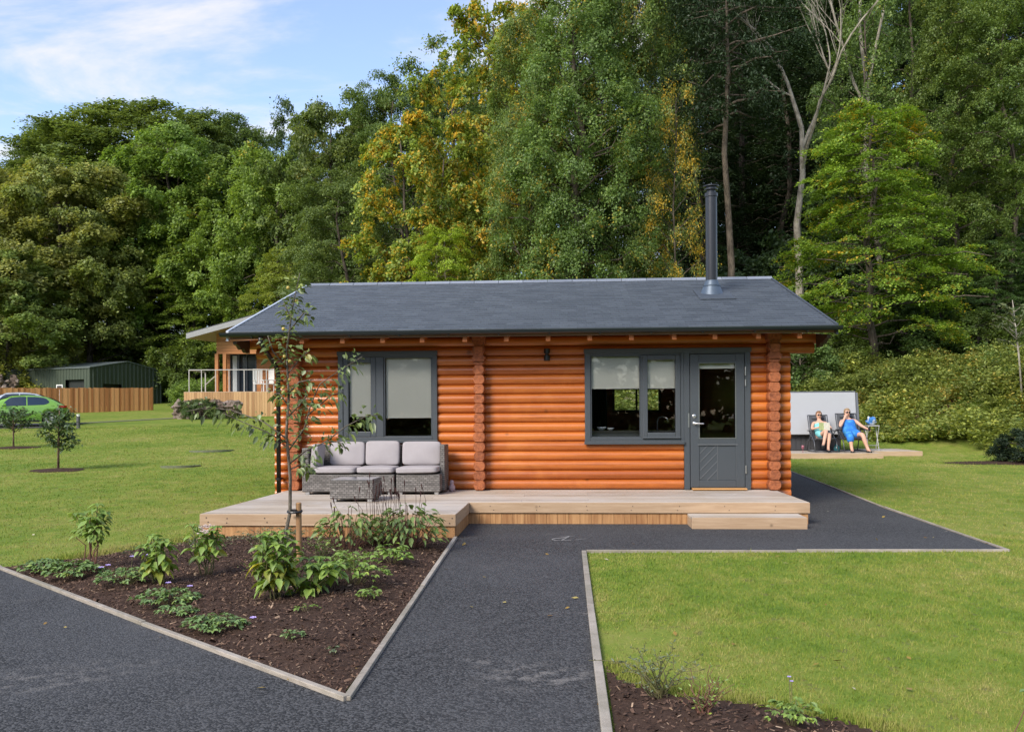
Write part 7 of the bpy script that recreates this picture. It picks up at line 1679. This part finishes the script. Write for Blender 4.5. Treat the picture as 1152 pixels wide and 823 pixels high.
# ---- front right bed
wispy(0.44, 4.42, 0.34, 0.30, 31, 'grey green arching wispy plant at the back of the front bed', 26, lean=(-0.05, 0.03))
wispy(0.60, 4.10, 0.16, 0.26, 32, 'upright reddish twiggy shrub in the front bed', 26, 'herb_leaf', 'twiggy_plant', 'redstem', 0.02, 7, 0.1)
mound(0.98, 3.98, 0.12, 0.11, 33, 'small green plant with a lilac spike in the front bed', 60, 0.034, 'herb_leaf', ((0.0, 0.08, 0.19), (0.01, 0.08, 0.17)), 'low_plant')
m = MB(); sd = plant('seedling', 'single thin-stemmed seedling with two broad leaves by the front lawn edge', 'plant', 1.93, 3.96, 0.0); m.tube([(-0.04, 0, -0.01), (0.0, 0, 0.07), (0.05, 0, 0.20)], 0.0025, 5); m.build('stem', M['redstem'], sd)
leaf_obj('foliage', [vec(.05, 0, .20)] * 4, [vec(-1, -.1, .12), vec(1, -.1, .12), vec(0.1, 1, .2), vec(-.1, -1, .1)], [vec(0, 0, 1)] * 4, [.055, .055, .04, .045], [.04, .04, .03, .03], np.random.default_rng(3), M['geranium_leaf'], sd, droop=.2)
# ---- young trees on the left lawn and the bank
def young_tree(x, y, H, R, seed, label, leaf, n, mat, trunk_h=0.4, col=None, name='young_tree', pale=False, lean=(0, 0), wisp=False):
    t = thing(name, label, 'tree', (x, y, gz(x, y)), 0, 'young trees planted in the grass'); r = np.random.default_rng(seed); m = MB(); m.tube([(0, 0, -.1), (lean[0] * .4, lean[1], H * .45), (lean[0], lean[1], H * .93)], [.03, .022, .008] if not pale else [.035, .028, .012], 8); A = [[], [], [], [], []]
    nb = 15
    for k in range(nb):
        f = trunk_h + (1 - trunk_h) * (k + .5) / nb; a = k * 2.4; L = R * (1.15 - 0.75 * abs((f - trunk_h) / (1 - trunk_h) - 0.35)) * r.uniform(.7, 1.1); p0 = vec(lean[0] * f, 0, H * f * .86); p1 = p0 + vec(math.cos(a) * L, math.sin(a) * L, L * .55); P = curve(p0, p1, .08, r, 5, .06); m.tube(P, [.012, .010, .008, .006, .003], 5, False); S_ = spline(P, 30)
        for j in range(n // nb):
            q = r.uniform(.15, 1) ** .7; p = S_[int(q * 29)] + r.normal(0, .045, 3); az = r.uniform(0, 2*PI); d = vec(math.cos(az), math.sin(az), r.uniform(-.5, .4)); l = leaf * r.uniform(.6, 1.25); A[0].append(p); A[1].append(d); A[2].append(vec(0, 0, 1) + r.normal(0, .4, 3)); A[3].append(l); A[4].append(l * .55)
    m.build('trunk', M['bark_pale'] if pale else M['twig'], t, smooth=True); leaf_obj('crown', *A, r, mat, t, droop=.4); return t
M['young_leaf'] = foliage('young_leaf', False, (0.085, 0.145, 0.045), (0.2, 0.2, 0.04), 2.0, 0.3, 0.45, 0.05, 2.0, 0.08)
x, y = at(65, 20.2); young_tree(x, y, 1.46, 0.46, 51, 'small bushy young tree on the left lawn, the nearer of two in bark rings', 0.09, 1150, M['young_leaf'], 0.30, lean=(0.04, 0))
x, y = at(15, 27.5); young_tree(x, y, 1.2, 0.62, 52, 'small spreading young tree at the left edge in front of the green car', 0.095, 1000, M['young_leaf'], 0.42)
x, y = at(1151, 27.5); young_tree(x, y, 3.5, 0.72, 53, 'slender young tree with a pale stem at the right edge of the bank', 0.13, 420, foliage('silver_leaf', False, (0.115, 0.145, 0.065), (0.3, 0.3, 0.1), 2, .3, .35, 0.05), 0.55, pale=True, lean=(-0.30, 0))
m = MB(); m.lathe([(.05, 0), (.05, .35)], (0, 0, 0), 8)
